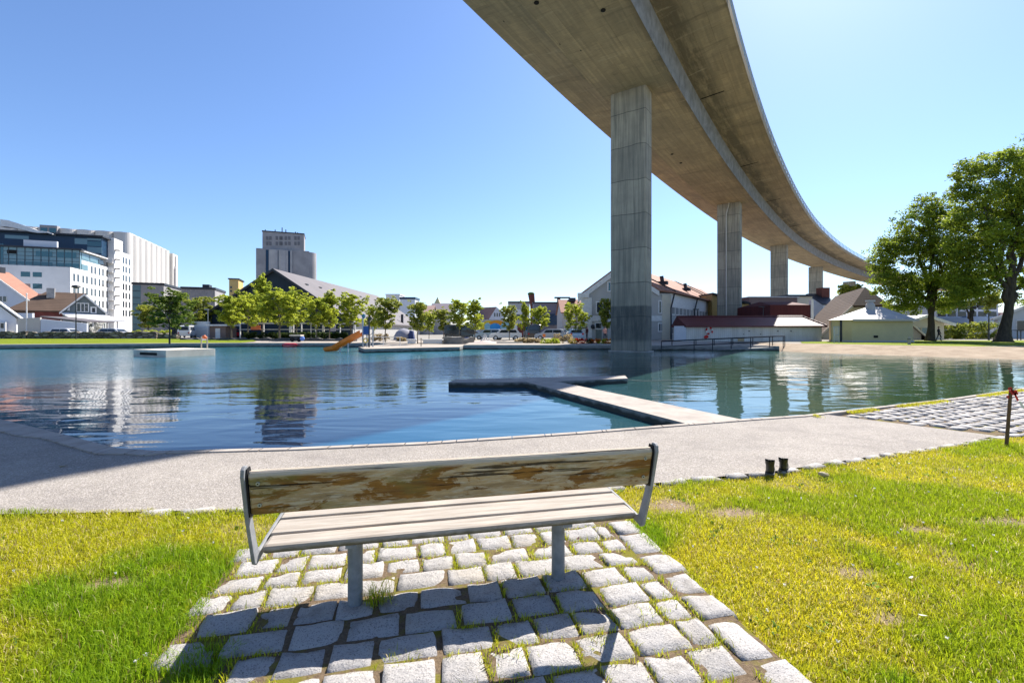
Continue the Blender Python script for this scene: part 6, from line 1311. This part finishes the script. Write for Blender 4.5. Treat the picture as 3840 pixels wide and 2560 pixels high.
# ------------------------------------------------------------------ vehicles
M_tyre = M('tyre_rubber', (0.015, 0.015, 0.016), None, 5, .8); M_rim = M('wheel_rim', (0.45, 0.46, 0.48), None, 5, .35, .5, .8); M_lamp = M('lamp_glass', (0.65, 0.62, 0.55), None, 5, .2); M_tail = M('tail_lamp', (0.45, 0.02, 0.02), None, 5, .3)
def car(c, rz, paint, label, kind='hatch', group='vehicles parked on the far bank', name='parked_car'):
    fr = Fr(c, rz); t = thing(name, c, label, 'van' if kind == 'van' else 'car', group); b = c[2]; wv = .88
    if kind == 'van': pr = [(-2.4, .32), (-2.45, .9), (-2.4, 1.95), (-2.2, 2.08), (1.0, 2.08), (1.35, 1.95), (1.75, 1.25), (2.4, 1.02), (2.5, .6), (2.45, .32)]; gl = [(1.02, 1.95), (1.28, 1.86), (1.62, 1.28), (1.0, 1.28)]; side = [(-2.1, -.8), (-.7, .5)]; zb, zt_ = 1.28, 1.85
    else: pr = [(-2.05, .32), (-2.12, .62), (-2.08, .92), (-1.8, 1.0), (-1.55, 1.36), (-1.2, 1.46), (.3, 1.46), (.7, 1.38), (1.2, .98), (1.95, .84), (2.12, .62), (2.08, .32)]; side = [(-1.45, -.35), (-.27, .72)]; zb, zt_ = .98, 1.34
    m = MB(); n = len(pr)                                   # body: side profile with the upper part drawn in
    half = lambda z: wv - (.16 * max(0, (z - .95)) / .5 if kind != 'van' else .06 * max(0, z - 1.2))
    A = [fr.w(x, -half(z), z) for x, z in pr]; B = [fr.w(x, half(z), z) for x, z in pr]; m.add(A + B, [tuple(range(n)), tuple(range(2 * n - 1, n - 1, -1))] + [(i, n + i, n + (i + 1) % n, (i + 1) % n) for i in range(n)])
    m.build('body', paint, t, bevel=.04)
    for s_ in (-1, 1):
        for (x0, x1) in side:
            tilt = .25 if kind != 'van' else .02; m = MB(); q = [(x0, zb), (x1 + (.12 if x1 > .4 else 0), zb), (x1 - (.12 if x1 > .4 else 0), zt_), (x0 + (.1 if x0 < -1.2 else 0), zt_)]
            w1 = [fr.w(x, s_ * (half(z) + .012), z) for x, z in q]; w0 = [fr.w(x, s_ * (half(z) - .03), z) for x, z in q]; m.add(w1 + w0, [(0, 1, 2, 3), (7, 6, 5, 4), (0, 4, 5, 1), (1, 5, 6, 2), (2, 6, 7, 3), (3, 7, 4, 0)]); m.build('side_window', M_glass, t)
        for x in (-1.3, 1.32):
            m = MB(); m.tube([fr.w(x, s_ * .70, .31), fr.w(x, s_ * .895, .31)], .31, 16); wh = m.build('wheel', M_tyre, t); m = MB(); m.tube([fr.w(x, s_ * .88, .31), fr.w(x, s_ * .905, .31)], .19, 12); m.build('rim', M_rim, t, parent=wh)
        x = pr[-3][0] - .02; m = MB(); m.box(fr, x - .1, x + .05, s_ * .68 - .14, s_ * .68 + .14, .66, .80); m.build('headlight', M_lamp, t); m = MB(); m.box(fr, pr[1][0] - .03, pr[1][0] + .08, s_ * .72 - .1, s_ * .72 + .1, .72, .95); m.build('tail_light', M_tail, t)
    fx = (1.02, 1.66, 1.9, 1.30) if kind == 'van' else (.72, 1.17, 1.36, 1.0); m = MB()
    a = [fr.w(fx[0] + .06, -.62, fx[2] - .05), fr.w(fx[0] + .06, .62, fx[2] - .05), fr.w(fx[1], .74, fx[3]), fr.w(fx[1], -.74, fx[3])]; u = fr.x * .03 + Vector((0, 0, .03)); m.add([p + u for p in a] + [p - u for p in a], [(0, 1, 2, 3), (7, 6, 5, 4), (0, 4, 5, 1), (1, 5, 6, 2), (2, 6, 7, 3), (3, 7, 4, 0)]); m.build('windscreen', M_glass, t)
    bx = (-2.41, -2.46, 1.85, 1.3) if kind == 'van' else (-1.58, -1.82, 1.32, 1.03); m = MB(); a = [fr.w(bx[0], -.6, bx[2]), fr.w(bx[0], .6, bx[2]), fr.w(bx[1], .68, bx[3]), fr.w(bx[1], -.68, bx[3])]; u = fr.x * -.03 + Vector((0, 0, .02)); m.add([p + u for p in a] + [p - u for p in a], [(0, 1, 2, 3), (7, 6, 5, 4), (0, 4, 5, 1), (1, 5, 6, 2), (2, 6, 7, 3), (3, 7, 4, 0)]); m.build('rear_window', M_glass, t)
    return t
def paint(nm, c, r=.25): q = N(nm); q.set(c, r, .5); q.b.inputs['Coat Weight'].default_value = .4; return q.mat
PW = paint('white_paint', (.68, .68, .68)); PS = paint('silver_paint', (.40, .42, .45), .3); PK = paint('black_paint', (.02, .021, .024)); PR = paint('red_paint', (.5, .02, .03)); PB = paint('blue_paint', (.06, .12, .3)); PC = paint('copper_paint', (.5, .28, .17)); PLB = paint('pale_blue_paint', (.35, .45, .55))
z_ = .37
car((X(704, 78), 78, .42), 112, PW, 'white van parked behind the dark park tree', 'van')
car((X(250, 67), 67, .5), 5, PW, 'white car behind the stone wall left of the black lamp post')
car((X(430, 66), 66, .5), 0, PS, 'silver car behind the stone wall right of the black lamp post')
car((X(872, 82), 82, z_), 80, PR, 'red car parked beside the brown hut')
car((X(1734, 64), 64, z_), 0, PK, 'black van behind the curved stone wall', 'van')
car((X(1836, 62), 62, z_), 175, PLB, 'pale blue car in front of the painted mural')
car((X(1895, 60), 60, z_), 185, PW, 'white car right of the mural, behind the planters')
car((X(1994, 62), 62, z_), 95, PK, 'black van with a big rear window, seen from behind near the quay', 'van')
car((X(2066, 60), 60, z_), 170, PS, 'silver car under the full tree right of the chimney')
car((X(2118, 64), 64, z_), 5, PW, 'white car left of the white gabled building')
car((X(2150, 58), 58, z_), 95, PLB, 'pale blue car seen end-on beside the bare-stemmed tree')
# ------------------------------------------------------------------ street furniture and small things
def lamp_post(px_, pb, pt, label, zg=.36, mat=None, style='disc', r=.055, Y=None):
    Y = Y or (CAMZ - zg) * F_PX / (pb - HY); o_ = (X(px_, Y), Y, zg); t = thing('street_lamp', o_, label, 'street lamp'); zt_ = Zp(pt, Y); m = MB(); m.tube([(o_[0], Y, zg - .2), (o_[0], Y, zg + 1.0), (o_[0], Y, zt_)], [r * 1.5, r * 1.3, r * .8], 8); m.build('pole', mat or M_darkm, t)
    m = MB()
    if style == 'disc': m.tube([(o_[0], Y, zt_ - .05), (o_[0], Y, zt_ + .12), (o_[0], Y, zt_ + .3), (o_[0], Y, zt_ + .42)], [.12, .5, .42, .08], 12)
    else: m.box(Fr((o_[0], Y, 0)), -.55, .12, -.12, .12, zt_ - .06, zt_ + .06)
    m.build('lamp_head', mat or M_darkm, t)
lamp_post(285, 1268, 1080, 'black lamp post with a round head on the left bank lawn', .5, Y=59)
lamp_post(780, 1268, 1160, 'thin grey lamp post behind the floating platform', mat=M_steel, style='arm')
lamp_post(2616, 1262, 1160, 'street lamp in front of the long side of the white gabled building', style='arm', Y=57)
lamp_post(2862, 1250, 1150, 'curved street lamp before the beige wall between two piers', style='arm', Y=60)
lamp_post(3708, 1282, 1176, 'dark lamp post in front of the hedge left of the largest park tree', Y=60, style='arm', r=.07)
lamp_post(3345, 1270, 1060, 'tall thin pole between the barn hall and the big tree', Y=58, style='arm', mat=M_darkm)
o_ = (X(100, 70), 70, .4); t = thing('flagpole', o_, 'white flagpole in front of the brown-roofed house', 'flagpole'); m = MB(); m.tube([(o_[0], 70, .3), (o_[0], 70, Zp(1104, 70))], [.11, .06], 8); m.build('pole', M_trim, t); m = MB(); m.ball((o_[0], 70, Zp(1102, 70)), .12, 5); m.build('finial', M_trim, t); m = MB(); m.ball((o_[0] + .3, 70, Zp(1126, 70)), .12, 5); m.build('cleat', M_trim, t)
# brown hut with white door, white wall
Yu = 76; o_ = (X(786, Yu), Yu, 0); t = thing('brown_hut', o_, 'small brown hut with a white door and flat overhanging roof', 'hut'); fr = Fr(o_, 0); W_ = X(846, Yu) - o_[0]
m = MB(); m.box(fr, 0, W_, 0, 3, GZ, Zp(1222, Yu)); m.build('wall', M('brown_brick_wall', (.24, .17, .14), (.2, .14, .12), 1, .9), t); m = MB(); m.box(fr, -.5, W_ + .5, -.5, 3.4, Zp(1222, Yu), Zp(1216, Yu)); m.build('roof', M_trim, t)
m = MB(); m.box(fr, X(808, Yu) - o_[0], X(826, Yu) - o_[0], -.05, 0, GZ, Zp(1231, Yu)); m.build('door', M_trim, t)
wallthing('white_wall', 715, 1205, 784, 1205, 80, .3, M_white_w, 'white wall left of the brown hut')
# stalls below the hall: posts with a beam, an orange banner, panels
Yv = 74
def flat(name, a, b, c, d, Y, mat, label, cat, th=.12): o_ = (X((a + c) / 2, Y), Y, 0); m = MB(); m.box(W0, X(a, Y), X(c, Y), Y, Y + th, Zp(d, Y), Zp(b, Y)); return tag(m.build(name, mat, at=(o_[0], Y, Zp(d, Y))), label, cat)
t = thing('pergola', (X(1200, Yv), Yv, .36), 'long white timber pergola in front of the dark hall', 'pergola')
for px_ in (900, 988, 1100, 1130, 1183, 1275, 1330): m = MB(); m.box(W0, X(px_, Yv) - .07, X(px_, Yv) + .07, Yv, Yv + .14, GZ, Zp(1212, Yv)); m.build('post', M_trim, t)
m = MB(); m.box(W0, X(896, Yv), X(1334, Yv), Yv - .05, Yv + .2, Zp(1214, Yv), Zp(1210, Yv)); m.build('beam', M_trim, t); m = MB(); m.box(W0, X(896, Yv), X(1334, Yv), Yv, Yv + .1, Zp(1236, Yv), Zp(1234, Yv)); m.build('rail', M_trim, t)
flat('banner', 940, 1220, 976, 1236, 73.5, M('orange_cloth', (.7, .16, .05), (.6, .2, .1), 3, .8), 'orange red banner hanging under the spiry tree', 'banner')
flat('notice_board', 1084, 1218, 1094, 1246, 73.4, M_trim, 'narrow white board under the widest yellow-green tree', 'board')
flat('notice_board', 1208, 1218, 1216, 1246, 73.4, M_cream, 'narrow cream board right of the dark parasol', 'board')
flat('notice_board', 1238, 1218, 1258, 1242, 73.4, M('poster_mixed', (.5, .42, .36), (.2, .25, .4), 6, .7), 'poster board with blue lower half left of the slide', 'board')
o_ = (X(1166, 70), 70, .36); t = thing('parasol', o_, 'dark round parasol in front of the pergola', 'parasol'); m = MB(); m.tube([(o_[0], 70, .3), (o_[0], 70, Zp(1196, 70))], .05, 6); m.build('pole', M_trim, t)
m = MB(); m.tube([(o_[0], 70, Zp(1209, 70)), (o_[0], 70, Zp(1203, 70)), (o_[0], 70, Zp(1196, 70))], [.85, .8, .1], 12); m.build('canopy', M('dark_green_cloth', (.02, .03, .025), None, 3, .8), t)
# low stepped retaining wall on the far shore, left of the slide
rubble('retaining_wall', [(X(680, 57), 57, .30), (X(900, 56.5), 56.5, .30), (X(1335, 55), 55, .30)], .35, 'low dark stone retaining wall along the far shore left of the slide', .5, M('dark_stone', (.11, .105, .10), (.06, .06, .06), 2, .9))
# pier with slide tower
t = thing('pier', (-10, 42, 0), 'grey concrete pier at the far shore carrying the slide tower', 'pier')
m = MB(); m.prism([(-11.7, 36.1), (-4.62, 40.3), (-4.62, 50.2), (-13.6, 50.2), (-13.5, 40.0)], -.7, .17, 0, 1); m.build('slab', [M_quay, M_quaytop], t, bevel=.04)
m = MB(); m.box(Fr((-12.2, 38.2, 0), 30), -.3, .15, -.7, .7, -.3, -.05); m.build('fender', M_darkm, t)
Yt = 39.6; o_ = (X(1374, Yt), Yt, .17); t = thing('slide_tower', o_, 'blue-panelled play tower with an orange water slide on the pier', 'slide'); fr = Fr(o_, 0); M_orp = paint('orange_plastic', (.80, .19, .006), .35); M_blp = paint('blue_panel', (.02, .085, .30), .5)
for (px_, py_, r) in ((1361, 1190, .07), (1384, 1196, .07)): m = MB(); m.tube([(X(px_, Yt), Yt, .1), (X(px_, Yt), Yt, Zp(py_, Yt))], r, 8); m.build('post', M_darkm if px_ > 1370 else M_steel, t)
for px_ in (1361, 1384): m = MB(); m.tube([(X(px_, Yt), Yt + 1.1, .1), (X(px_, Yt), Yt + 1.1, Zp(1225, Yt))], .07, 8); m.build('post', M_steel, t)
m = MB(); m.box(W0, X(1363, Yt), X(1384, Yt), Yt - .06, Yt - .01, Zp(1253, Yt), Zp(1223, Yt)); m.build('side_panel', M_blp, t); m = MB(); m.box(W0, X(1361, Yt), X(1385, Yt), Yt, Yt + 1.1, Zp(1255, Yt), Zp(1253, Yt)); m.build('deck', M_steel, t)
m = MB(); m.tube([(X(1363, Yt), Yt, Zp(1194, Yt)), (X(1363, Yt), Yt, Zp(1184, Yt)), (X(1367, Yt), Yt, Zp(1178, Yt))], [.08, .2, .08], 8); m.build('finial', M('teal_paint', (.06, .22, .3), None, 3, .5), t); m = MB(); m.box(W0, X(1382, Yt), X(1393, Yt), Yt - .1, Yt + .1, Zp(1196, Yt), Zp(1189, Yt)); m.build('finial', M_darkm, t)
pts = [P(1360, 1251, Yt), P(1335, 1264, Yt - .3), P(1305, 1281, Yt - .7), P(1275, 1298, Yt - 1.1), P(1258, 1309, Yt - 1.4), P(1226, 1313, Yt - 1.7)]; m = MB(); ring = []
for i, p in enumerate(pts):
    sec_ = [(-.38, .30), (-.33, .03), (-.15, -.09), (.15, -.09), (.33, .03), (.38, .30), (.43, .30), (.38, 0), (.17, -.16), (-.17, -.16), (-.38, 0), (-.43, .30)]
    sc = .75 if i == len(pts) - 1 else 1; ring.append([p + Vector((.35 * a, .94 * a, b * sc)) for a, b in sec_])
n = len(ring[0]); al = sum(ring, []); m.add(al, [(i * n + k, (i + 1) * n + k, (i + 1) * n + (k + 1) % n, i * n + (k + 1) % n) for i in range(len(pts) - 1) for k in range(n)] + [tuple(range(n)), tuple(range(len(al) - 1, len(al) - n - 1, -1))]); m.build('chute', M_orp, t)
for p in (pts[3], pts[2]): m = MB(); m.tube([p + Vector((0, 0, -.1)), Vector((p.x, p.y, -.5))], .06, 6); m.build('chute_leg', M_trim, t)
m = MB(); cx_, cz_ = X(1373, Yt), Zp(1276, Yt); m.tube([Vector((cx_ + .18 * math.cos(a), Yt - .1, cz_ + .18 * math.sin(a))) for a in [2 * math.pi * k / 16 for k in range(17)]], .04, 6); m.build('ring', M_ye, t); m = MB(); [m.box(W0, X(1364, Yt), X(1384, Yt), Yt + .5, Yt + .56, .3 + .3 * k, .34 + .3 * k) for k in range(4)]; m.build('ladder_rungs', M_steel, t)
# railing/bench bars on the pier
def bar_rail(name, pts, h, label, cat, mat, r=.03, mid=True, step=None, group=None):
    t = thing(name, pts[0], label, cat, group); P_ = [Vector(p) for p in pts]
    for p in P_: m = MB(); m.tube([p + Vector((0, 0, -.15)), p + Vector((0, 0, h))], r * 1.15, 6); m.build('post', mat, t)
    m = MB(); m.tube([p + Vector((0, 0, h)) for p in P_], r, 6); m.build('top_rail', mat, t)
    if mid: m = MB(); m.tube([p + Vector((0, 0, h * .5)) for p in P_], r * .8, 6); m.build('mid_rail', mat, t)
    return t
bar_rail('railing', [(X(1388, 43), 43, .17), (X(1437, 43), 43, .17), (X(1500, 43.5), 43.5, .17)], .85, 'white tube railing on the pier right of the slide tower', 'railing', M_trim)
c = (X(1579, 41.5), 41.5, .17); m = MB(); m.tube([(c[0], c[1], .1), (c[0], c[1], .95)], .035, 6); tag(m.build('bollard', M_darkm, at=c), 'thin dark post at the edge of the pier', 'post')
for (a, b, lb) in ((1524, 1562, 'short curved white bench on the quay, left of the long one'), (1582, 1660, 'long low white bench on the quay left of the curved stone wall')):
    Yn = 49; o_ = (X(a, Yn), Yn, .3); t = thing('stone_bench', o_, lb, 'bench', 'low white benches on the quay'); m = MB(); m.box(W0, X(a, Yn), X(b, Yn), Yn, Yn + .6, .55, .70); m.build('seat', M_trim, t, bevel=.03); m = MB(); m.box(W0, X(a, Yn) + .1, X(b, Yn) - .1, Yn + .08, Yn + .5, .25, .55); m.build('base', M_white_w, t)
rubble('curved_wall', [(X(1664, 50), 50.5, .3), (X(1690, 48.8), 48.8, .3), (X(1730, 48.6), 48.6, .3), (X(1772, 50), 50, .3)], .62, 'curved grey stone wall in front of the dark van', .5, M('grey_boulder', (.22, .21, .19), (.15, .145, .13), 2, .9))
# pale mound with driftwood sculpture
c = (X(1818, 48.5), 48.5, .28); m = MB(); m.tube([(c[0], c[1], .25), (c[0], c[1], .42), (c[0], c[1], .55), (c[0], c[1], .6)], [1.5, 1.1, .5, .1], 16); tag(m.build('gravel_mound', M('pale_gravel', (.55, .47, .42), (.45, .38, .34), 6, .95), at=c), 'pale gravel mound right of the curved stone wall', 'mound')
t = thing('driftwood_sculpture', (c[0], c[1], .5), 'white forked driftwood pieces standing on the gravel mound', 'sculpture')
for (a, b) in (((-.35, .5), (-.15, 1.15)), ((-.1, .55), (.0, 1.3)), ((.15, .55), (.1, 1.2)), ((.3, .5), (.5, .95)), ((-.5, .45), (-.3, .8))): m = MB(); m.tube([(c[0] + a[0], c[1], a[1]), ((c[0] + (a[0] + b[0]) / 2 + .06), c[1], (a[1] + b[1]) / 2), (c[0] + b[0], c[1], b[1])], [.07, .05, .02], 6); m.build('branch', M_trim, t)
for (a, b, lb) in ((1694, 1718, 'bright blue container left of its twin behind the dark van'), (1732, 1755, 'bright blue container under the tree left of the mural')):
    Yc = 70; o_ = (X(a, Yc), Yc, .36); t = thing('container', o_, lb, 'container', 'blue waste containers'); m = MB(); m.box(W0, X(a, Yc), X(b, Yc), Yc, Yc + 1, .45, Zp(1232, Yc)); m.build('body', paint('container_blue', (.02, .11, .52), .5), t, bevel=.05); m = MB(); m.box(W0, X(a, Yc) - .04, X(b, Yc) + .04, Yc - .05, Yc + 1.05, Zp(1232, Yc), Zp(1230, Yc)); m.build('lid', M_bl, t)
o_ = (X(1514, 60), 60, .36); t = thing('dome_tent', o_, 'grey dome tent behind the pier railing', 'tent'); m = MB(); m.ball((o_[0], 60, .36), 1.35, 8, sq=(1, 1, 1.15)); m.build('fly_sheet', M('grey_canvas', (.28, .28, .32), (.23, .23, .27), 1, .85), t, smooth=True); m = MB(); m.profy(Fr((o_[0] + .9, 59.2, .36)), [(-.1, 0), (.7, 0), (.5, 1.2), (.1, 1.3)], -.3, .5); m.build('porch', M('navy_canvas', (.03, .05, .15), None, 1, .8), t)
flat('planter_box', 2036, 1252, 2046, 1263, 52, M('orange_box_paint', (.7, .2, .04), None, 2, .6), 'small orange box beside the black van', 'box', .5)
flat('quay_table', 2130, 1266, 2150, 1282, 50, M_trim, 'white cloth-covered table on the quay left of the flower bed', 'table', .7)
flat('low_wall', 1862, 1281, 1960, 1288, 47.5, M_cream, 'low cream planter wall on the quay right of the gravel mound', 'wall', .5)
# dark cart, red kayak and blue parasol at the water's edge
Yw = 53; o_ = (X(1106, Yw), Yw, .3); t = thing('cart', o_, 'dark cart with a cream canopy at the far water edge', 'cart'); m = MB(); m.box(W0, X(1088, Yw), X(1126, Yw), Yw, Yw + .7, .42, .92); m.build('box', M_darkm, t)
m = MB(); m.box(W0, X(1086, Yw), X(1128, Yw), Yw - .1, Yw + .8, Zp(1260, Yw), Zp(1255, Yw)); m.build('canopy', M_cream, t)
for px_ in (1090, 1124): m = MB(); m.tube([(X(px_, Yw), Yw + .3, .8), (X(px_, Yw), Yw + .3, Zp(1259, Yw))], .03, 5); m.build('post', M_darkm, t)
for px_ in (1096, 1122): m = MB(); m.tube([(X(px_, Yw), Yw - .05, .58), (X(px_, Yw), Yw - .0, .58)], .27, 14); m.build('wheel', M_tyre, t)
c = P(1138, 1268, 53); m = MB(); m.tube([c + Vector((0, -.35, -.05)), c + Vector((0, -.2, .0)), c + Vector((0, .1, .06))], [.26, .24, .05], 14); t = thing('small_parasol', (c.x, c.y, .3), 'small blue parasol leaning beside the dark cart', 'parasol'); m.build('canopy', paint('sky_blue_cloth', (.10, .22, .62), .7), t); m = MB(); m.tube([c, (c.x + .1, c.y + .2, .3)], .02, 5); m.build('pole', M_darkm, t)
c = Vector((X(1088, 50), 49.85, -.05)); m = MB(); ring = []
for i in range(9):
    u = i / 8 * 2 - 1; r = .30 * math.sqrt(max(0, 1 - u * u)) + .015; ring.append(c + Vector((u * 1.0, -.3 * u, .16 * u * u)))
m.tube(ring, [.30 * math.sqrt(max(0, 1 - (i / 4 - 1) ** 2)) + .02 for i in range(9)], 8); tag(m.build('kayak', PR, at=c, smooth=True), 'small red kayak in the water below the dark cart', 'kayak')
# floating platform with ladder posts and lifebuoy
A = Vector((X(619, 30.2), 30.2)); B = Vector((X(499, 31.8), 31.8)); C = Vector((X(808, 33.2), 33.2)); D_ = B + C - A
M_plat = M('pale_platform_concrete', (.62, .57, .49), (.50, .45, .38), 1.5, .85)
t = thing('swim_platform', (A.x, A.y, 0), 'square concrete swim platform floating in the left part of the pond', 'platform'); m = MB(); m.prism([tuple(A), tuple(C), tuple(D_), tuple(B)], -.6, .30, 0, 1)
hull = m.build('hull', [M_plat, M_plat], t, bevel=.05); m = MB(); d = (A - B).normalized(); nrm_ = Vector((d.y, -d.x)); a = B + d * .85; b = B + d * 2.9; o2 = nrm_ * .012
if nrm_.y > 0: o2 = -o2
m.poly([(a.x + o2.x, a.y + o2.y, -.06), (b.x + o2.x, b.y + o2.y, -.06), (b.x + o2.x, b.y + o2.y, .12), (a.x + o2.x, a.y + o2.y, .13)]); m.v += [tuple(Vector(v) + Vector((0, .008, 0))) for v in m.v]; m.f += [[7, 6, 5, 4]]; m.m += [0]; m.build('opening', M_dark, t, parent=hull)
e = C + (D_ - C) * .12
for px_ in (755, 777):
    Y = 33.6; m = MB(); m.tube([(X(px_, Y), Y, .25), (X(px_, Y), Y, Zp(1262, Y))], .045, 8); m.build('post', M('weathered_post', (.45, .40, .32), None, 4, .8), t)
c = P(766, 1262, 33.5); m = MB(); m.tube([c + Vector((-.12, 0, .05)), c + Vector((0, -.02, -.02)), c + Vector((.18, 0, -.1))], [.05, .15, .06], 8); m.build('rescue_float', M('orange_float', (.75, .16, .05), None, 3, .6), t); m = MB(); m.box(W0, X(757, 33.6), X(776, 33.6), 33.58, 33.62, Zp(1276, 33.6), Zp(1270, 33.6)); m.build('sign_plate', M_trim, t)
# slipway with railings right of the first pier
m = MB(); q = [(12.6, 41.0), (22.8, 40.6), (22.8, 42.0), (12.6, 42.2)]; m.add([(12.2, 40.2, -.32), (23.2, 39.9, .16), (23.2, 41.9, .16), (12.2, 42.0, -.32), (12.2, 40.2, -.8), (23.2, 39.9, -.8), (23.2, 41.9, -.8), (12.2, 42, -.8)], [(0, 1, 2, 3), (0, 4, 5, 1), (1, 5, 6, 2), (3, 2, 6, 7), (0, 3, 7, 4)]); tag(m.build('slipway', M_quay, at=(12.6, 41, 0)), 'dark concrete slipway sloping into the water right of the nearest pier', 'slipway')
sl_ = lambda x: -.32 + (x - 12.2) / 11.0 * .48
M_railk = M('black_rail_paint', (.018, .022, .03), None, 4, .5)
for (Yr, xs_, lb) in ((40.3, (2603, 2672, 2742, 2815, 2886, 2937), 'black tube handrail on the near side of the slipway'), (41.6, (2520, 2610, 2678, 2748, 2823, 2897, 2943), 'black tube handrail on the far side of the slipway')):
    bar_rail('handrail', [(X(p, Yr), Yr, max(-.5, min(.2, sl_(X(p, Yr))))) for p in ((2480,) + xs_)], .92, lb, 'railing', M_railk, .035, True)
# people
M_skin = M('skin', (.42, .26, .19), None, 9, .6); M_cloth = M('dark_navy_clothing', (.012, .014, .022), (.02, .022, .03), 6, .85); M_hair = M('dark_hair', (.02, .014, .01), None, 20, .7); M_shoe = M('dark_shoes', (.015, .015, .015), None, 9, .7); M_jean = M('dark_trousers', (.014, .016, .03), (.02, .024, .04), 6, .85)
def person(loc, rz, joints, edges, radii, label, top, trousers, h=1.75):
    """one continuous body grown over a skeleton, with clothes and skin as materials"""
    me = bpy.data.meshes.new('body'); fr = Fr((0, 0, 0), rz); me.from_pydata([tuple(fr.w(*j)) for j in joints], edges, []); ob = bpy.data.objects.new('body', me); S.collection.objects.link(ob)
    sk = ob.modifiers.new('skin', 'SKIN'); sk.use_smooth_shade = True; ss = ob.modifiers.new('sub', 'SUBSURF'); ss.levels = 1; ss.render_levels = 1
    for v, r in zip(me.skin_vertices[0].data, radii): v.radius = r if isinstance(r, tuple) else (r, r)
    me.skin_vertices[0].data[0].use_root = True
    bpy.context.view_layer.update(); ev = ob.evaluated_get(bpy.context.evaluated_depsgraph_get()); nm = bpy.data.meshes.new_from_object(ev); bpy.data.objects.remove(ob)
    for mt in (top, trousers, M_skin, M_shoe): nm.materials.append(mt)
    hands = [Vector(fr.w(*joints[i])) for i in HANDS]; nm.update()
    for p in nm.polygons:
        z = p.center.z; k = 0 if z > .92 else 1
        if z > 1.48: k = 2
        if z < .09: k = 3
        if any((Vector(p.center) - q).length < .10 for q in hands): k = 2
        p.material_index = k
    nm.name = 'body'; t = thing('person', loc, label, 'person'); o = bpy.data.objects.new('body', nm); S.collection.objects.link(o); o.parent = t
    hd = Vector(fr.w(*joints[HEAD])); m = MB(); m.ball(hd + Vector((0, .012, .028)) - fr.y * -.0, .103, 8, sq=(.88, .98, 1.0)); o2 = m.build('hair', M_hair, parent=t, smooth=True); o2.location = (0, 0, 0)
    m = MB(); m.ball(hd - fr.y * .10 + Vector((0, 0, -.02)), .018, 5, sq=(1, 1, 1.4)); m.ball(hd + fr.x * .085, .022, 5, sq=(.5, 1, 1.5)); m.ball(hd - fr.x * .085, .022, 5, sq=(.5, 1, 1.5)); m.build('face', M_skin, parent=t)
    return t
HEAD = 4; HANDS = (8, 12)
def skeleton(lean=0.0, leg=.15, arms=((.22, .0, 1.12), (.20, -.12, .90), (-.24, .06, 1.14), (-.16, -.12, .98))):
    j = [(0, 0, .95), (0, lean * .3, 1.15), (0, lean * .8, 1.38), (0, lean, 1.50), (0, lean * 1.1 - .02, 1.65), (.17, lean * .8, 1.40), (arms[0]), (arms[1]), (arms[1][0], arms[1][1] - .05, arms[1][2] - .08), (-.17, lean * .8, 1.40), (arms[2]), (arms[3]), (arms[3][0], arms[3][1] - .05, arms[3][2] - .08),
         (.09, 0, .90), (.10, -leg, .50), (.11, -leg * .6, .08), (.11, -leg * .6 - .16, .04), (-.09, 0, .90), (-.10, leg * .5, .50), (-.11, leg * 1.6, .09), (-.11, leg * 1.6 - .15, .05)]
    e = [(0, 1), (1, 2), (2, 3), (3, 4), (2, 5), (5, 6), (6, 7), (7, 8), (2, 9), (9, 10), (10, 11), (11, 12), (0, 13), (13, 14), (14, 15), (15, 16), (0, 17), (17, 18), (18, 19), (19, 20)]
    r = [(.15, .11), (.14, .10), (.15, .10), (.055, .055), (.10, .105), (.065, .06), .048, .04, .04, (.065, .06), .048, .04, .04, .085, .062, .045, .04, .085, .062, .045, .04]
    return j, e, r
Yp = 56; person((X(3521, Yp), Yp, .37), 25, *skeleton(.04, .16), 'person in dark clothes standing with one leg bent beside the forked tree trunk', M_cloth, M_jean)
Yp = 56; person((X(2201, Yp), Yp, .37), -60, *skeleton(.02, .06), 'person in dark clothes by the corner of the white gabled building', M('dark_maroon_top', (.05, .012, .015), None, 5, .8), M_jean)
Yp = 55; person((X(2268, Yp), Yp, .37), 20, *skeleton(.0, .05), 'person in a pink top left of the nearest bridge pier', M('pink_top', (.62, .32, .26), None, 5, .8), M_jean)
# bollard, fence and path by the big trees
c = G(3409, 1301, .36); c = Vector((X(3409, 41), 41, .36)); t = thing('bollard', c, 'short grey bollard at the corner of the pale yellow kiosk', 'bollard'); m = MB(); m.tube([c + Vector((0, 0, -.1)), c + Vector((0, 0, .55)), c + Vector((0, 0, .72))], [.12, .11, .08], 10); m.build('post', M_greyc, t); m = MB(); m.tube([c + Vector((0, 0, .45)), c + Vector((0, 0, .52))], .125, 10); m.build('band', M_darkm, t)
bar_rail('fence', [(X(p, 60), 60, .37) for p in (3793, 3815, 3828, 3850, 3880)], 1.3, 'dark metal fence right of the largest park tree', 'fence', M_darkm, .05, False)
bar_rail('gate_frame', [(X(p, 47.3), 47.3, .30) for p in (3128, 3146)], 1.7, 'grey gate frame against the left side of the pale yellow kiosk', 'gate', M_steel, .04, True)
wallthing('brick_wall', 3602, 1252, 3700, 1252, 74, .3, M('brown_garden_brick', (.2, .13, .1), (.15, .1, .08), 2, .9), 'low brown brick wall behind the hedges')
m = MB(); m.poly([(X(3660, 37) , 36.4, .385), (44, 32.6, .385), (50, 33.5, .385), (X(3700, 38), 37.3, .385)]); tag(m.build('footpath', M_quaytop), kind='structure')
